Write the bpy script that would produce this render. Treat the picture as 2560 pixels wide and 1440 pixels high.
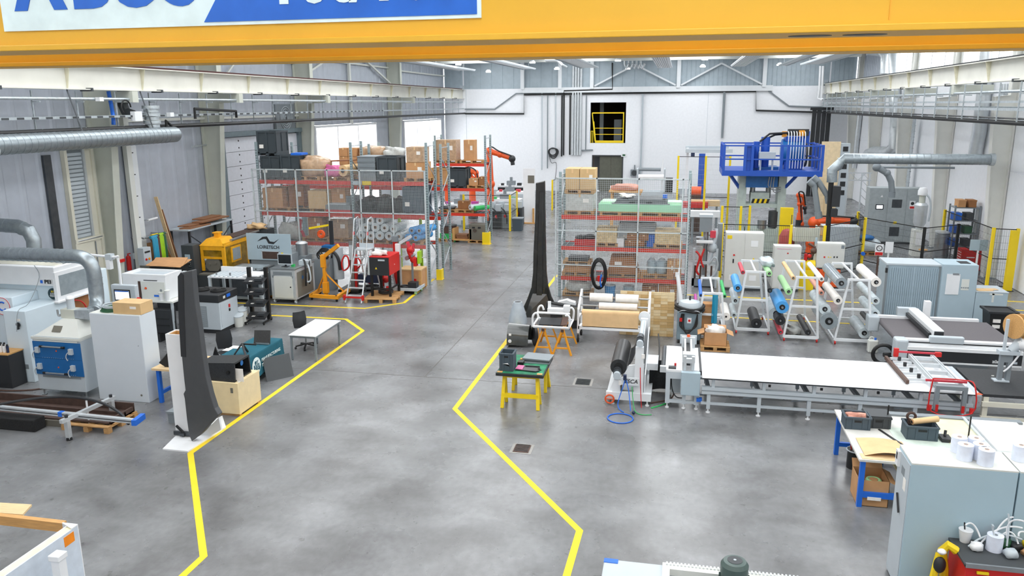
import bpy,math,random
from mathutils import Vector,Matrix,Euler
random.seed(7)
for o in list(bpy.data.objects): bpy.data.objects.remove(o)
SC = bpy.context.scene;COL = SC.collection
PI = math.pi
# ---------------------------------------------------------------- camera
CAM_H,YAW,PITCH,ROLL,FPX = 6.8,math.radians(11.9),math.radians(13.05),math.radians(-0.345),1974.0
cd = bpy.data.cameras.new('camera');cam = bpy.data.objects.new('camera',cd);COL.objects.link(cam)
cd.sensor_width = 36;cd.lens = 36 * FPX / 2560;cd.clip_end = 400
_f = Vector((-math.sin(YAW)*math.cos(PITCH),math.cos(YAW)*math.cos(PITCH),-math.sin(PITCH)))
_r = Vector((math.cos(YAW),math.sin(YAW),0));_u = _r.cross(_f)
RI = _r*math.cos(ROLL) + _u*math.sin(ROLL);UP = -_r*math.sin(ROLL) + _u*math.cos(ROLL)
cam.matrix_world = Matrix(((RI.x,UP.x,-_f.x,0),(RI.y,UP.y,-_f.y,0),(RI.z,UP.z,-_f.z,CAM_H),(0,0,0,1)))
SC.camera = cam
# ---------------------------------------------------------------- world, light, exposure
W = bpy.data.worlds.new('sky');SC.world = W;W.use_nodes = True
wn = W.node_tree.nodes;bg = wn['Background']
bg.inputs['Color'].default_value = (0.96,0.98,1.0,1);bg.inputs['Strength'].default_value = 4.3
vs = SC.view_settings;vs.view_transform = 'Standard';vs.look = 'None';vs.gamma = 1.0;vs.use_curve_mapping = False
vs.exposure = 0.12
# ---------------------------------------------------------------- survey helpers (photograph point -> place in the hall)
def _ray(u,v): return RI*((u-1280)/FPX) + UP*((720-v)/FPX) + _f
def gp(u,v,z=0.0):
    d = _ray(u,v);t = (z-CAM_H)/d.z;return Vector((d.x*t,d.y*t,z))
def yp(u,v,Y):
    d = _ray(u,v);t = Y/d.y;return Vector((d.x*t,Y,CAM_H+d.z*t))
def xp(u,v,X):
    d = _ray(u,v);t = X/d.x;return Vector((X,d.y*t,CAM_H+d.z*t))
# ---------------------------------------------------------------- materials
MATS = {}
def lin(h):
    h = h.lstrip('#');c = [int(h[i:i+2],16)/255 for i in (0,2,4)]
    return [x/12.92 if x <= .04045 else ((x+.055)/1.055)**2.4 for x in c]
def mat(name,hexc,rough=.5,metal=0.,var=.08,scale=6.,bump=0.,stretch=None,spec=None,alpha=None,emit=None,hex2=None,coat=0):
    if name in MATS: return MATS[name]
    m = bpy.data.materials.new(name);m.use_nodes = True;nt = m.node_tree;N = nt.nodes;L = nt.links
    b = N['Principled BSDF'];c = lin(hexc)
    tc = N.new('ShaderNodeTexCoord');mp = N.new('ShaderNodeMapping');nz = N.new('ShaderNodeTexNoise');rp = N.new('ShaderNodeValToRGB')
    if stretch: mp.inputs['Scale'].default_value = stretch
    nz.inputs['Scale'].default_value = scale;nz.inputs['Detail'].default_value = 5
    L.new(tc.outputs['Object'],mp.inputs[0]);L.new(mp.outputs[0],nz.inputs['Vector']);L.new(nz.outputs['Fac'],rp.inputs[0])
    c2 = lin(hex2) if hex2 else [min(1,x*(1+var)+var*.01) for x in c];c1 = [x*(1-var) for x in c] if not hex2 else c
    rp.color_ramp.elements[0].position = .33;rp.color_ramp.elements[0].color = (*c1,1)
    rp.color_ramp.elements[1].position = .67;rp.color_ramp.elements[1].color = (*c2,1)
    L.new(rp.outputs[0],b.inputs['Base Color'])
    b.inputs['Roughness'].default_value = rough;b.inputs['Metallic'].default_value = metal
    if spec is not None: b.inputs['Specular IOR Level'].default_value = spec
    if coat: b.inputs['Coat Weight'].default_value = coat
    if bump:
        bp = N.new('ShaderNodeBump');bp.inputs['Strength'].default_value = bump;bp.inputs['Distance'].default_value = .02
        L.new(nz.outputs['Fac'],bp.inputs['Height']);L.new(bp.outputs[0],b.inputs['Normal'])
    if alpha is not None: b.inputs['Alpha'].default_value = alpha
    if emit: b.inputs['Emission Color'].default_value = (*lin(emit[0]),1);b.inputs['Emission Strength'].default_value = emit[1]
    MATS[name] = m;return m
def mm(k):
    return MATS[k]
for a in [('white','e6e8ea',.45),('white_paint','dfe3e6',.4),('offwhite','d6d8d2',.5),('cream','d9d6c6',.55),('beige_steel','c6c9be',.5),('cream_steel','e2e2dc',.5),('cab_grey','cfd0cc',.45),('tank_red','9c3f3a',.45),('light_grey','b9c2c8',.45),
          ('pale_blue_grey','a9bcc6',.45),('mid_grey','80888d',.5),('dark_grey','3e4245',.55),('charcoal','26282b',.5),('black','121314',.5),('rubber','17181a',.75),
          ('red','c81f1c',.45),('beam_red','d53c28',.5),('orange','e2571d',.45),('amber','e79a1d',.45),('crane_yellow','dfaa2a',.45),('yellow','efcf14',.5),('line_yellow','eccb1c',.6),
          ('blue','1e69d2',.45),('press_blue','1c4fb0',.4),('deep_blue','1a62a0',.45),('teal','12606f',.8),('navy','1b2a4a',.6),('green','2fae5a',.5),('mint','9fd8b4',.7),('dark_green','2a5c3c',.6),
          ('pink','d76fa0',.6),('magenta','b03a94',.4),('sky_blue','4c9fe0',.45),('cyan_blue','2a8fb0',.4),('rose','c83a4a',.45),('salmon','d99a86',.5),('pale_green','a9dba0',.5),
          ('box_blue_grey','44525c',.55),('bin_grey','3c4449',.5),('motor_green','4a5c58',.4),('khaki','6d6a60',.7)]:
    mat(a[0],a[1],a[2],0,.025,3)
mat('steel','a9adb0',.35,.85,.08);mat('galv','b6bec2',.4,.5,.12,10);mat('alu','cfd4d7',.35,.45,.05);mat('dark_steel','54585c',.42,.7,.1)
mat('duct_metal','9aa3a8',.36,.75,.1,10);mat('rust_steel','5c463d',.6,.3,.15,20)
mat('wood','c99a5e',.6,0,.14,5,stretch=(1,12,12));mat('pale_wood','dcc094',.62,0,.1,5,stretch=(1,10,10));mat('pallet_wood','b98f5c',.75,0,.2,7,stretch=(1,8,8))
mat('chipboard','d8c193',.7,0,.16,14);mat('cardboard','c29264',.8,0,.07,4);mat('cardboard_light','cfae7e',.8,0,.05,4);mat('cardboard_dark','9c6b42',.8,0,.1,4)
mat('plank_brown','8c6142',.7,0,.2,6,stretch=(1,10,10));mat('paper','ece8e2',.85,0,.05,8);mat('kraft','dcb98a',.8,0,.06,5)
mat('carbon','26282a',.38,0,.25,30);mat('carbon_gloss','1d1d1b',.22,0,.5,3,coat=.4);mat('foam_black','1a1b1c',.95,0,.3,60,bump=.3)
mat('film','c9d4d8',.22,0,.1,6);mat('film_wrap','b89a7c',.25,0,.14,9,bump=.3);mat('clear_wrap','c2c4c0',.2,0,.12,9,bump=.4)
mat('brown_board','4a3831',.75,0,.15,8);mat('soil_grey','8e8f90',.6,0,.2,10)
mat('screen_black','1e2226',.2);mat('screen_white','e8ecf8',.3,emit=('e8f0ff',1.2));mat('lamp_glow','ffffff',.4,emit=('ffffff',14.0))
mat('glass_grey','8d979c',.15,0,.1);mat('glass_amber','8a6a14',.2,0,.3)
mat('mesh_wire','c3cbcd',.5,.1);mat('black_wire','24272a',.5)
# ---------------------------------------------------------------- mesh helpers
def _box(x0,x1,y0,y1,z0,z1):
    v = [(x0,y0,z0),(x1,y0,z0),(x1,y1,z0),(x0,y1,z0),(x0,y0,z1),(x1,y0,z1),(x1,y1,z1),(x0,y1,z1)]
    return v,[(0,3,2,1),(4,5,6,7),(0,1,5,4),(1,2,6,5),(2,3,7,6),(3,0,4,7)]
def _frame(d):
    d = d.normalized();a = Vector((0,0,1)) if abs(d.z) < .95 else Vector((1,0,0))
    s = d.cross(a).normalized();return s,s.cross(d).normalized()
def _cyl(p0,p1,r,n=12,r2=None,cap=True):
    p0 = Vector(p0);p1 = Vector(p1);r2 = r if r2 is None else r2;s,t = _frame(p1-p0)
    v = [];f = []
    for i in range(n):
        a = 2*PI*i/n;e = s*math.cos(a)+t*math.sin(a);v += [tuple(p0+e*r),tuple(p1+e*r2)]
    for i in range(n):
        j = (i+1) % n;f.append((2*i,2*i+1,2*j+1,2*j))
    if cap: f.append(tuple(2*i for i in range(n)));f.append(tuple(2*i+1 for i in reversed(range(n))))
    return v,f
def _tube(pts,r,n=8,closed=False):
    pts = [Vector(p) for p in pts]
    if not closed and 3 <= len(pts) <= 9 and not isinstance(r,(list,tuple)) and r < .05:   # slack hoses follow a smooth curve
        q = [pts[0]]+pts+[pts[-1]];o = []
        for i in range(len(pts)-1):
            a,b,c,d = q[i:i+4]
            o += [.5*(2*b+(c-a)*t+(2*a-5*b+4*c-d)*t*t+(3*b-a-3*c+d)*t**3) for t in (0,.25,.5,.75)]
        pts = o+[pts[-1]]
    m = len(pts);v = [];f = [];s = None
    for k in range(m):
        a = pts[k-1] if (k or closed) else pts[k];b = pts[(k+1) % m] if (k < m-1 or closed) else pts[k]
        d = (b-a).normalized()
        if s is None: s,t = _frame(d)
        else:
            s = (s-d*s.dot(d));s = s.normalized() if s.length > 1e-5 else _frame(d)[0];t = s.cross(d).normalized()
        rr = r[k] if isinstance(r,(list,tuple)) else r
        for i in range(n):
            an = 2*PI*i/n;v.append(tuple(pts[k]+(s*math.cos(an)+t*math.sin(an))*rr))
    R = m if closed else m-1
    for k in range(R):
        k2 = (k+1) % m
        for i in range(n):
            j = (i+1) % n;f.append((k*n+i,k2*n+i,k2*n+j,k*n+j))
    if not closed: f.append(tuple(range(n)));f.append(tuple((m-1)*n+i for i in reversed(range(n))))
    return v,f
def _prism(poly,a,b,ax='z'):
    n = len(poly)
    def P(p,h): return (p[0],p[1],h) if ax == 'z' else ((h,p[0],p[1]) if ax == 'x' else (p[0],h,p[1]))
    v = [P(p,a) for p in poly]+[P(p,b) for p in poly]
    return v,[tuple(range(n))[::-1],tuple(range(n,2*n))]+[(i,(i+1) % n,n+(i+1) % n,n+i) for i in range(n)]
def _sph(c,r,n=12,m=8):
    if not isinstance(r,(list,tuple)): r = (r,r,r)
    v = [(c[0],c[1],c[2]-r[2])];f = []
    for k in range(1,m):
        ph = -PI/2+PI*k/m
        for i in range(n):
            a = 2*PI*i/n;v.append((c[0]+r[0]*math.cos(ph)*math.cos(a),c[1]+r[1]*math.cos(ph)*math.sin(a),c[2]+r[2]*math.sin(ph)))
    v.append((c[0],c[1],c[2]+r[2]));q = len(v)-1
    for i in range(n):
        j = (i+1) % n;f.append((0,1+j,1+i));f.append((q,q-n+i,q-n+j))
        for k in range(m-2): f.append((1+k*n+i,1+k*n+j,1+(k+1)*n+j,1+(k+1)*n+i))
    return v,f
def _bar(p0,p1,w,h):
    p0 = Vector(p0);p1 = Vector(p1);d = (p1-p0).normalized()
    a = Vector((0,0,1)) if abs(d.z) < .95 else Vector((0,1,0));s = d.cross(a).normalized()*(w/2);t = s.cross(d).normalized()*(h/2)
    v = [tuple(p+e) for p in (p0,p1) for e in (-s-t,s-t,s+t,-s+t)]
    return v,[(0,1,2,3),(7,6,5,4),(0,4,5,1),(1,5,6,2),(2,6,7,3),(3,7,4,0)]
def _lathe(prof,c=(0,0,0),n=16,ax='z'):
    v = [];f = [];m = len(prof)
    for r,h in prof:
        for i in range(n):
            a = 2*PI*i/n;x,y = r*math.cos(a),r*math.sin(a)
            v.append((c[0]+x,c[1]+y,c[2]+h) if ax == 'z' else ((c[0]+h,c[1]+x,c[2]+y) if ax == 'x' else (c[0]+x,c[1]+h,c[2]+y)))
    for k in range(m-1):
        for i in range(n):
            j = (i+1) % n;f.append((k*n+i,k*n+j,(k+1)*n+j,(k+1)*n+i))
    f.append(tuple(range(n))[::-1]);f.append(tuple((m-1)*n+i for i in range(n)))
    return v,f
def _hull8(lo,hi):   # frustum: two 4-point rings
    v = [tuple(p) for p in lo]+[tuple(p) for p in hi]
    return v,[(3,2,1,0),(4,5,6,7)]+[(i,(i+1) % 4,4+(i+1) % 4,4+i) for i in range(4)]
def _grid(fn,nu,nv):   # surface sheet fn(u,v)
    v = [tuple(fn(i/nu,j/nv)) for j in range(nv+1) for i in range(nu+1)]
    return v,[(j*(nu+1)+i,j*(nu+1)+i+1,(j+1)*(nu+1)+i+1,(j+1)*(nu+1)+i) for j in range(nv) for i in range(nu)]
_fn = {'b': _box,'c': _cyl,'t': _tube,'p': _prism,'s': _sph,'r': _bar,'l': _lathe,'h': _hull8,'g': _grid,'m': lambda v,f: (v,f)}
def geo(shapes):
    V = [];F = [];rnd = False
    for i,s in enumerate(shapes):
        e = .0006*(i % 5)   # keep touching boxes of one mesh from sharing a plane
        if e and s[0] == 'b' and min(s[2]-s[1],s[4]-s[3],s[6]-s[5]) > .018: s = ('b',s[1]-e,s[2]+e,s[3]-e,s[4]+e,s[5],s[6]+e)
        elif e and s[0] == 'r' and min(s[3:5]) > .018: s = ('r',s[1],s[2],s[3]+e,s[4]+e)
        if s[0] == 'x':
            v,f,r = geo(s[2]);v = [tuple(s[1] @ Vector(p)) for p in v];rnd |= r
        else:
            v,f = _fn[s[0]](*s[1:]);rnd |= s[0] in 'ctslg'
        o = len(V);V += v;F += [tuple(i+o for i in q) for q in f]
    return V,F,rnd
def TR(loc=(0,0,0),rz=0,rx=0,ry=0): return Matrix.Translation(Vector(loc)) @ Euler((rx,ry,rz)).to_matrix().to_4x4()
def mesh(name,shapes,m):
    V,F,rnd = geo(shapes);me = bpy.data.meshes.new(name);me.from_pydata(V,[],F)
    me.materials.append(MATS[m] if isinstance(m,str) else m)
    if rnd:
        me.polygons.foreach_set('use_smooth',[True]*len(me.polygons));me.set_sharp_from_angle(angle=.6)
    me.update();return me
def link(name,me,parent=None,loc=(0,0,0),rz=0):
    o = bpy.data.objects.new(name,me);COL.objects.link(o);o.parent = parent;o.location = loc;o.rotation_euler = (0,0,rz);return o
def tag(o,label=None,cat=None,group=None,kind=None):
    if label: o['label'] = label
    if cat: o['category'] = cat
    if group: o['group'] = group
    if kind: o['kind'] = kind
    return o
def P(parent,name,m,*shapes,loc=(0,0,0),rz=0,label=None,kind=None,bev=0):
    o = link(name,mesh(name,shapes,m),parent,loc,rz);tag(o,label,None,None,kind)
    if bev:
        b = o.modifiers.new('bevel','BEVEL');b.width = bev;b.segments = 2;b.limit_method = 'ANGLE'
    return o
def one(name,label,cat,m,*shapes,loc=(0,0,0),rz=0,group=None,bev=0,kind=None):
    return tag(P(None,name,m,*shapes,loc=loc,rz=rz,bev=bev),label,cat,group,kind)
def thing(name,label,cat,loc=(0,0,0),rz=0,group=None):
    o = bpy.data.objects.new(name,None);COL.objects.link(o);o.location = loc;o.rotation_euler = (0,0,rz);o.empty_display_size = .1
    return tag(o,label,cat,group)
def struct(name,m,*shapes,parent=None):
    o = P(parent,name,m,*shapes)
    if parent is None: o['kind'] = 'structure'
    return o
def dup(root,loc,rz=None,label=None,group=None):
    r = root.copy();COL.objects.link(r);r.location = loc
    if rz is not None: r.rotation_euler = (0,0,rz)
    if label: r['label'] = label
    if group: r['group'] = group
    for ch in list(root.children):
        c = ch.copy();COL.objects.link(c);c.parent = r
        for g in list(ch.children):
            d = g.copy();COL.objects.link(d);d.parent = c
    return r
def pieces(parent,name,m,shape,locs,rz=None,kind=None):   # alike pieces sharing one mesh
    me = mesh(name,[shape] if isinstance(shape,tuple) else shape,m);out = []
    for i,l in enumerate(locs):
        out.append(link(name,me,parent,l,rz[i] if rz else 0))
    return out
def text(parent,name,s,m,size,loc,rot,align='CENTER',depth=.002,sx=1,shear=0,bold=0):
    cu = bpy.data.curves.new(name,'FONT');cu.body = s;cu.size = size;cu.align_x = align;cu.align_y = 'CENTER';cu.extrude = depth;cu.shear = shear;cu.offset = bold
    cu.resolution_u = 4
    t = bpy.data.objects.new(name,cu);COL.objects.link(t)
    dg = bpy.context.evaluated_depsgraph_get();me = bpy.data.meshes.new_from_object(t.evaluated_get(dg));bpy.data.objects.remove(t)
    me.materials.clear();me.materials.append(MATS[m]);o = link(name,me,parent);o.rotation_euler = rot;o.location = loc;o.scale = (sx,1,1);return o
FRONT = (PI/2,0,0)      # lettering that faces the camera (-y)
RIGHTF = (PI/2,0,PI/2)  # lettering that faces +x
def bez(a,b,c,n=8):
    a,b,c = Vector(a),Vector(b),Vector(c);return [a*(1-t)**2+b*2*t*(1-t)+c*t*t for t in [i/n for i in range(n+1)]]
def ring(c,r,n=24,ax='z',wob=0):
    o = []
    for i in range(n):
        a = 2*PI*i/n;q = r*(1+wob*math.sin(3*a));x,y = q*math.cos(a),q*math.sin(a)
        o.append((c[0]+x,c[1]+y,c[2]) if ax == 'z' else ((c[0],c[1]+x,c[2]+y) if ax == 'x' else (c[0]+x,c[1],c[2]+y)))
    return o

# ================================================================ THE HALL
XL,XR,YB,ZT = -18.9,12.4,63.5,10.3
def concrete():
    m = bpy.data.materials.new('polished_concrete');m.use_nodes = True;nt = m.node_tree;N = nt.nodes;L = nt.links;b = N['Principled BSDF']
    tc = N.new('ShaderNodeTexCoord')
    def noise(sc,det,st=(1,1,1),dist=0.):
        mp = N.new('ShaderNodeMapping');mp.inputs['Scale'].default_value = st;n = N.new('ShaderNodeTexNoise');n.inputs['Scale'].default_value = sc;n.inputs['Detail'].default_value = det;n.inputs['Distortion'].default_value = dist
        L.new(tc.outputs['Object'],mp.inputs[0]);L.new(mp.outputs[0],n.inputs['Vector']);return n
    def ramp(src,p0,c0,p1,c1):
        r = N.new('ShaderNodeValToRGB');r.color_ramp.elements[0].position = p0;r.color_ramp.elements[0].color = (*lin(c0),1);r.color_ramp.elements[1].position = p1;r.color_ramp.elements[1].color = (*lin(c1),1);L.new(src,r.inputs[0]);return r
    def mul(a,bsock,fac):
        x = N.new('ShaderNodeMix');x.data_type = 'RGBA';x.blend_type = 'MULTIPLY';x.inputs[0].default_value = fac;L.new(a,x.inputs[6]);L.new(bsock,x.inputs[7]);return x.outputs[2]
    big = ramp(noise(.22,5,(1,.8,1),.3).outputs['Fac'],.3,'7a7b7d',.7,'909294')
    mid = ramp(noise(.75,10,(1,1,1),.25).outputs['Fac'],.3,'a9a6a3',.62,'ffffff')
    fine = ramp(noise(9,6,(1,.7,1)).outputs['Fac'],.3,'e4e4e4',.65,'ffffff')
    spot = ramp(noise(5,3,(1,1,1),.3).outputs['Fac'],.69,'ffffff',.76,'8f8a85')
    streak = ramp(noise(1.6,8,(.6,1.3,1),.4).outputs['Fac'],.45,'ffffff',.85,'a9a6a2')
    c = mul(mul(mul(mul(big.outputs[0],mid.outputs[0],.75),fine.outputs[0],.8),spot.outputs[0],.55),streak.outputs[0],.4)
    L.new(c,b.inputs['Base Color'])
    rr = N.new('ShaderNodeMapRange');rr.inputs[3].default_value = .16;rr.inputs[4].default_value = .4;L.new(noise(1.0,5).outputs['Fac'],rr.inputs[0]);L.new(rr.outputs[0],b.inputs['Roughness'])
    b.inputs['Specular IOR Level'].default_value = .5
    MATS['concrete'] = m
concrete()
mat('wall_white','eff1f5',.6,0,.02);mat('cladding','b3b9c3',.4,.1,.04,3);mat('cladding_up','a9b6be',.5,.1,.05,3);mat('roof_deck','c2c8cc',.6,0,.05)
mat('girder_white','d9d8cf',.5,0,.05,1.2);mat('stiff_cream','cfcbb4',.5);mat('rail_red','4a2420',.6);mat('door_white','d3d6dd',.5,0,.03);mat('olive','5c5d52',.6);mat('dark_room','2a201a',.8)
mat('grey_steel','75848a',.5,.2,.06)
fl = struct('floor','concrete',('b',XL-.3,XR+.3,-5,YB+.3,-.3,0))
mat('joint','5b5854',.8);mat('drain_frame','9a9894',.5,.4);mat('grate','3d4144',.5,.5)
a,b2 = gp(560,909),gp(1645,976)
P(fl,'floor_joint','joint',('b',XL,XR,a.y-.012,a.y+.012,0,.0015),label='dark sawn joint across the concrete floor')
P(fl,'floor_joint','joint',('b',-6.2,-6.18,18.4,34,0,.0015))
# --- yellow floor tape
def tape(label,pts,w=.115,m='line_yellow'):
    q = [gp(*p) for p in pts];V = [];F = []
    for i,p in enumerate(q):
        d0 = (q[i]-q[i-1]).normalized() if i else (q[1]-q[0]).normalized();d1 = (q[i+1]-q[i]).normalized() if i < len(q)-1 else d0
        t = (d0+d1).normalized();nrm = Vector((-t.y,t.x,0));k = w/2/max(.4,nrm.dot(Vector((-d0.y,d0.x,0))))
        for s in (-1,1):
            for z in (0.0,.003): V.append((p.x+nrm.x*k*s,p.y+nrm.y*k*s,z))
    for i in range(len(q)-1):
        o = i*4;F += [(o+1,o+3,o+7,o+5),(o,o+1,o+5,o+4),(o+2,o+6,o+7,o+3),(o,o+4,o+6,o+2)]
    F += [(0,2,3,1),(len(V)-4,len(V)-3,len(V)-1,len(V)-2)]
    one('floor_marking',label,'floor marking',m,('m',V,F),group='yellow floor lines')
tape('yellow floor line with a pointed corner beside the white desk',[(440,1455),(509,1391),(476,1133),(907,827),(865,798),(690,789),(588,786)])
tape('yellow floor line bending in front of the ladder and red machine',[(560,756),(912,771),(1010,757),(1085,697)])
tape('yellow floor line running past the yellow trestle table with two kinks',[(1412,1455),(1449,1327),(1137,1022),(1392,688)])
tape('yellow floor line behind the roll trolleys, in front of the grey control cabinets',[(1715,737),(2200,759)],.1)
tape('yellow floor line under the roll trolleys',[(1800,792),(2180,812)],.1)
tape('short yellow floor line right of the low grey cabinet, farther one',[(2500,752),(2620,758)],.1)
tape('short yellow floor line right of the low grey cabinet, nearer one',[(2500,773),(2620,780)],.1)
tape('short yellow floor line beside the black wheeled bin',[(2500,829),(2640,838)],.1)
# --- drain covers
for (u,v,w,d,lab) in [(1458,955,.36,.44,'square floor drain cover left of the carbon roll unwinder'),(1305,1122,.32,.36,'square floor drain cover in the open floor, rusty brown')]:
    p = gp(u,v);t = thing('floor_drain',lab,'floor drain',(p.x,p.y,0))
    P(t,'drain_frame','drain_frame',('b',-w/2-.06,w/2+.06,-d/2-.06,d/2+.06,0,.004))
    P(t,'drain_cover','grate' if w > .33 else 'rust_steel',('b',-w/2,w/2,-d/2,d/2,.004,.012))
    pieces(t,'drain_bar','grate',('b',-w/2+.02,w/2-.02,-.01,.01,.012,.02),[(0,-d/2+.05+i*.06,0) for i in range(6)])
# --- left wall
def ribbed(y0,y1,z0,z1,X,s,step=.75,rib=.12,h=.035):   # trapezoid profile sheet facing s*x
    prof = [(y0,0)];y = y0+step*.4
    while y+rib+.1 < y1: prof += [(y-.05,0),(y+.03,h),(y+.03+rib,h),(y+.11+rib,0)];y += step
    prof += [(y1,0)];n = len(prof);V = [];F = []
    for (yy,d) in prof: V += [(X+s*d,yy,z0),(X+s*d,yy,z1)]
    for i in range(n-1): F.append((2*i,2*i+1,2*i+3,2*i+2) if s > 0 else (2*i,2*i+2,2*i+3,2*i+1))
    return ('m',V,F)
WX = XL
wl = struct('wall_left','cladding',('b',WX-.3,WX-.04,-5,30.3,0,ZT),('b',WX-.3,WX-.04,30.3,39.4,0,ZT),('b',WX-.3,WX-.04,39.4,YB,5.8,ZT),('b',WX-.3,WX-.04,39.4,YB,0,1.0),('b',WX-.3,WX-.04,48.2,53.35,1,5.8),('b',WX-.3,WX-.04,62.3,YB,1,5.8))
LC = [9.5,16.4,22.95,29.3,37.5,50.6]
for (y0,y1,z0,z1) in [(-5,9.4,0,9.9),(9.6,16.3,0,9.9),(16.5,22.85,0,9.9),(23.05,29.2,0,9.9),(29.4,37.4,5.75,9.9),(37.6,50.5,5.85,9.9),(50.7,63.4,5.85,9.9)]:
    P(wl,'cladding_panel','cladding',ribbed(y0,y1,z0,z1,WX-.02,1))
for z,y0,y1 in [(8.9,30.3,37.9),(9.2,38.1,50.9),(9.1,51.1,63.4),(8.9,9.6,16.3),(8.9,16.5,23.2),(8.9,23.4,30.1),(6.35,23.4,37.9)]:
    P(wl,'girt','offwhite',('b',WX+.01,WX+.14,y0,y1,z-.05,z+.05))
P(wl,'brace','offwhite',('r',(WX+.2,37.8,8.2),(WX+.2,44,10.2),.1,.1),('r',(WX+.2,50.6,8.2),(WX+.2,44,10.2),.1,.1),('r',(WX+.2,31,8.1),(WX+.2,34,10.2),.07,.07),('r',(WX+.2,23.6,8.0),(WX+.2,27,10.2),.07,.07),('b',WX+.1,WX+.22,43.9,44.1,5.8,10.2))
# wall windows
mat('pane','e8f1f6',.08,0,.01,alpha=.16)
def window(n,y0,y1,z0,z1,nm,X=XL):
    w = struct('window_%d' % n,'white',('b',X-.16,X+.06,y0,y0+.12,z0,z1),('b',X-.16,X+.06,y1-.12,y1,z0,z1),('b',X-.16,X+.06,y0,y1,z1-.12,z1),('b',X-.16,X+.08,y0,y1,z0,z0+.1))
    st = (y1-y0)/nm
    for i in range(nm): P(w,'pane','pane',('b',X-.1,X-.08,y0+i*st+.05,y0+(i+1)*st-.05,z0+.1,z1-.1))
    pieces(w,'mullion','white',('b',X-.14,X+.02,-.05,.05,z0,z1),[(0,y0+i*st,0) for i in range(1,nm)])
window(1,39.4,48.2,1.0,5.78,3);window(2,53.35,62.3,1.0,5.78,3)
# sectional door with dark fixing dots
d1 = struct('door_1','grey_steel',('b',WX,WX+.22,30.0,30.45,0,6.0),('b',WX,WX+.2,37.2,37.5,0,5.7),('b',WX,WX+.25,30.0,37.5,5.55,5.75))
pieces(d1,'door_panel','door_white',('b',WX-.03,WX+.07,30.45,37.2,.01,.605),[(0,0,i*.611) for i in range(9)])
pieces(d1,'fixing_dot','black',('c',(WX+.07,0,0),(WX+.085,0,0),.035,10),[(0,y,.25+i*.3) for y in (31.75,33.45) for i in range(18)])
# --- columns: tapered portal legs
def column(n,y,X,s,zt=10.2,d0=.4,d1=.9,d2=.9,m='beige_steel'):
    zc = 7.0
    c = struct('trim_%d' % n,m,('p',[(X+s*.02,0),(X+s*d0,0),(X+s*d1,zc),(X+s*d2,zc+.05),(X+s*d2,zt),(X+s*.02,zt)],y-.01,y+.01,'y'))
    P(c,'flange',m,('p',[(X+s*d0,0),(X+s*(d0+.03),0),(X+s*(d1+.03),zc),(X+s*(d2+.03),zc+.05),(X+s*(d2+.03),zt),(X+s*d2,zt),(X+s*d2,zc+.05),(X+s*d1,zc)],y-.16,y+.16,'y'))
    P(c,'back_flange',m,('b',min(X+s*.0,X+s*.05),max(X,X+s*.05),y-.16,y+.16,0,zt))
    P(c,'base_plate','mid_grey',('b',min(X,X+s*(d0+.12)),max(X,X+s*(d0+.12)),y-.22,y+.22,0,.03))
    return c
nc = 1
for y in LC: column(nc,y,XL,1);nc += 1
RC = [20.1,27.0,33.9,40.8,47.7,54.6,61.3]
for y in RC: column(nc,y,XR,-1,d1=.8,d2=.28,m='cream_steel');nc += 1
# --- right wall
wr = struct('wall_right','wall_white',('b',XR+.03,XR+.3,-5,YB,0,8.35),('b',XR+.03,XR+.3,-5,YB,10.0,ZT),('b',XR+.03,XR+.3,55.2,YB,8.35,10.0))
for i,y in enumerate([-5]+RC):
    y1 = (RC+[63.4])[i]
    for z0,z1,m in [(0.02,4.2,'wall_white'),(4.25,8.3,'wall_white')]:
        P(wr,'wall_panel',m,('b',XR,XR+.04,y+.2,y1-.2,z0,z1))
P(wr,'cladding_panel','cladding',ribbed(55.2,61.2,8.35,10,XR+.02,-1,.5))
for i,(y0,y1) in enumerate([(27.2,33.7),(34.1,40.6),(41,47.5),(47.9,54.4)]):
    window(3+i,y0,y1,8.35,10.0,3,X=XR+.12)
# --- back wall with door and gated opening
OX0,OX1,OZ0,OZ1 = -7.0,-4.22,3.82,6.95;DX0,DX1,DZ = -6.75,-4.4,2.83
wb = struct('wall_back','wall_white',('b',XL,OX0,YB,YB+.3,0,8.05),('b',OX1,XR,YB,YB+.3,0,8.05),('b',OX0,OX1,YB,YB+.3,OZ1,8.05),('b',OX0,OX1,YB,YB+.3,DZ,OZ0),('b',OX0,DX0,YB,YB+.3,0,DZ),('b',DX1,OX1,YB,YB+.3,0,DZ),('b',XL,XR,YB+.05,YB+.3,8.05,ZT))
def ribx(x0,x1,z0,z1,Y,step,h=.03):
    prof = [(x0,0)];x = x0+step*.5
    while x+.1 < x1: prof += [(x,0),(x+.015,h),(x+.05,h),(x+.065,0)];x += step
    prof += [(x1,0)];V = [];F = []
    for (xx,d) in prof: V += [(xx,Y-d,z0),(xx,Y-d,z1)]
    for i in range(len(prof)-1): F.append((2*i,2*i+2,2*i+3,2*i+1))
    return ('m',V,F)
ux = [XL,-17.3,-12.4,-9.4,-6.9,-.3,5.95,10.6,XR]
for i in range(len(ux)-1): P(wb,'cladding_panel','cladding_up',ribx(ux[i]+.05,ux[i+1]-.05,8.06,10.2,YB+.04,.33 if i > 4 else .9))
for x in (-12.4,-9.4,-6.9,-.3,5.95): P(wb,'post','white_paint',('b',x-.14,x+.14,YB-.3,YB+.04,8.0,10.2))
P(wb,'ledge_beam','white_paint',('b',-12.4,6.6,YB-.22,YB,7.72,8.12))
for (xa,xb) in [(-6.7,-3.6),(-.5,-3.6),(-.1,2.8),(5.8,2.8)]:
    P(wb,'brace','white_paint',('r',(xa,YB-.18,8.2),(xb,YB-.18,9.75),.12,.12))
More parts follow.
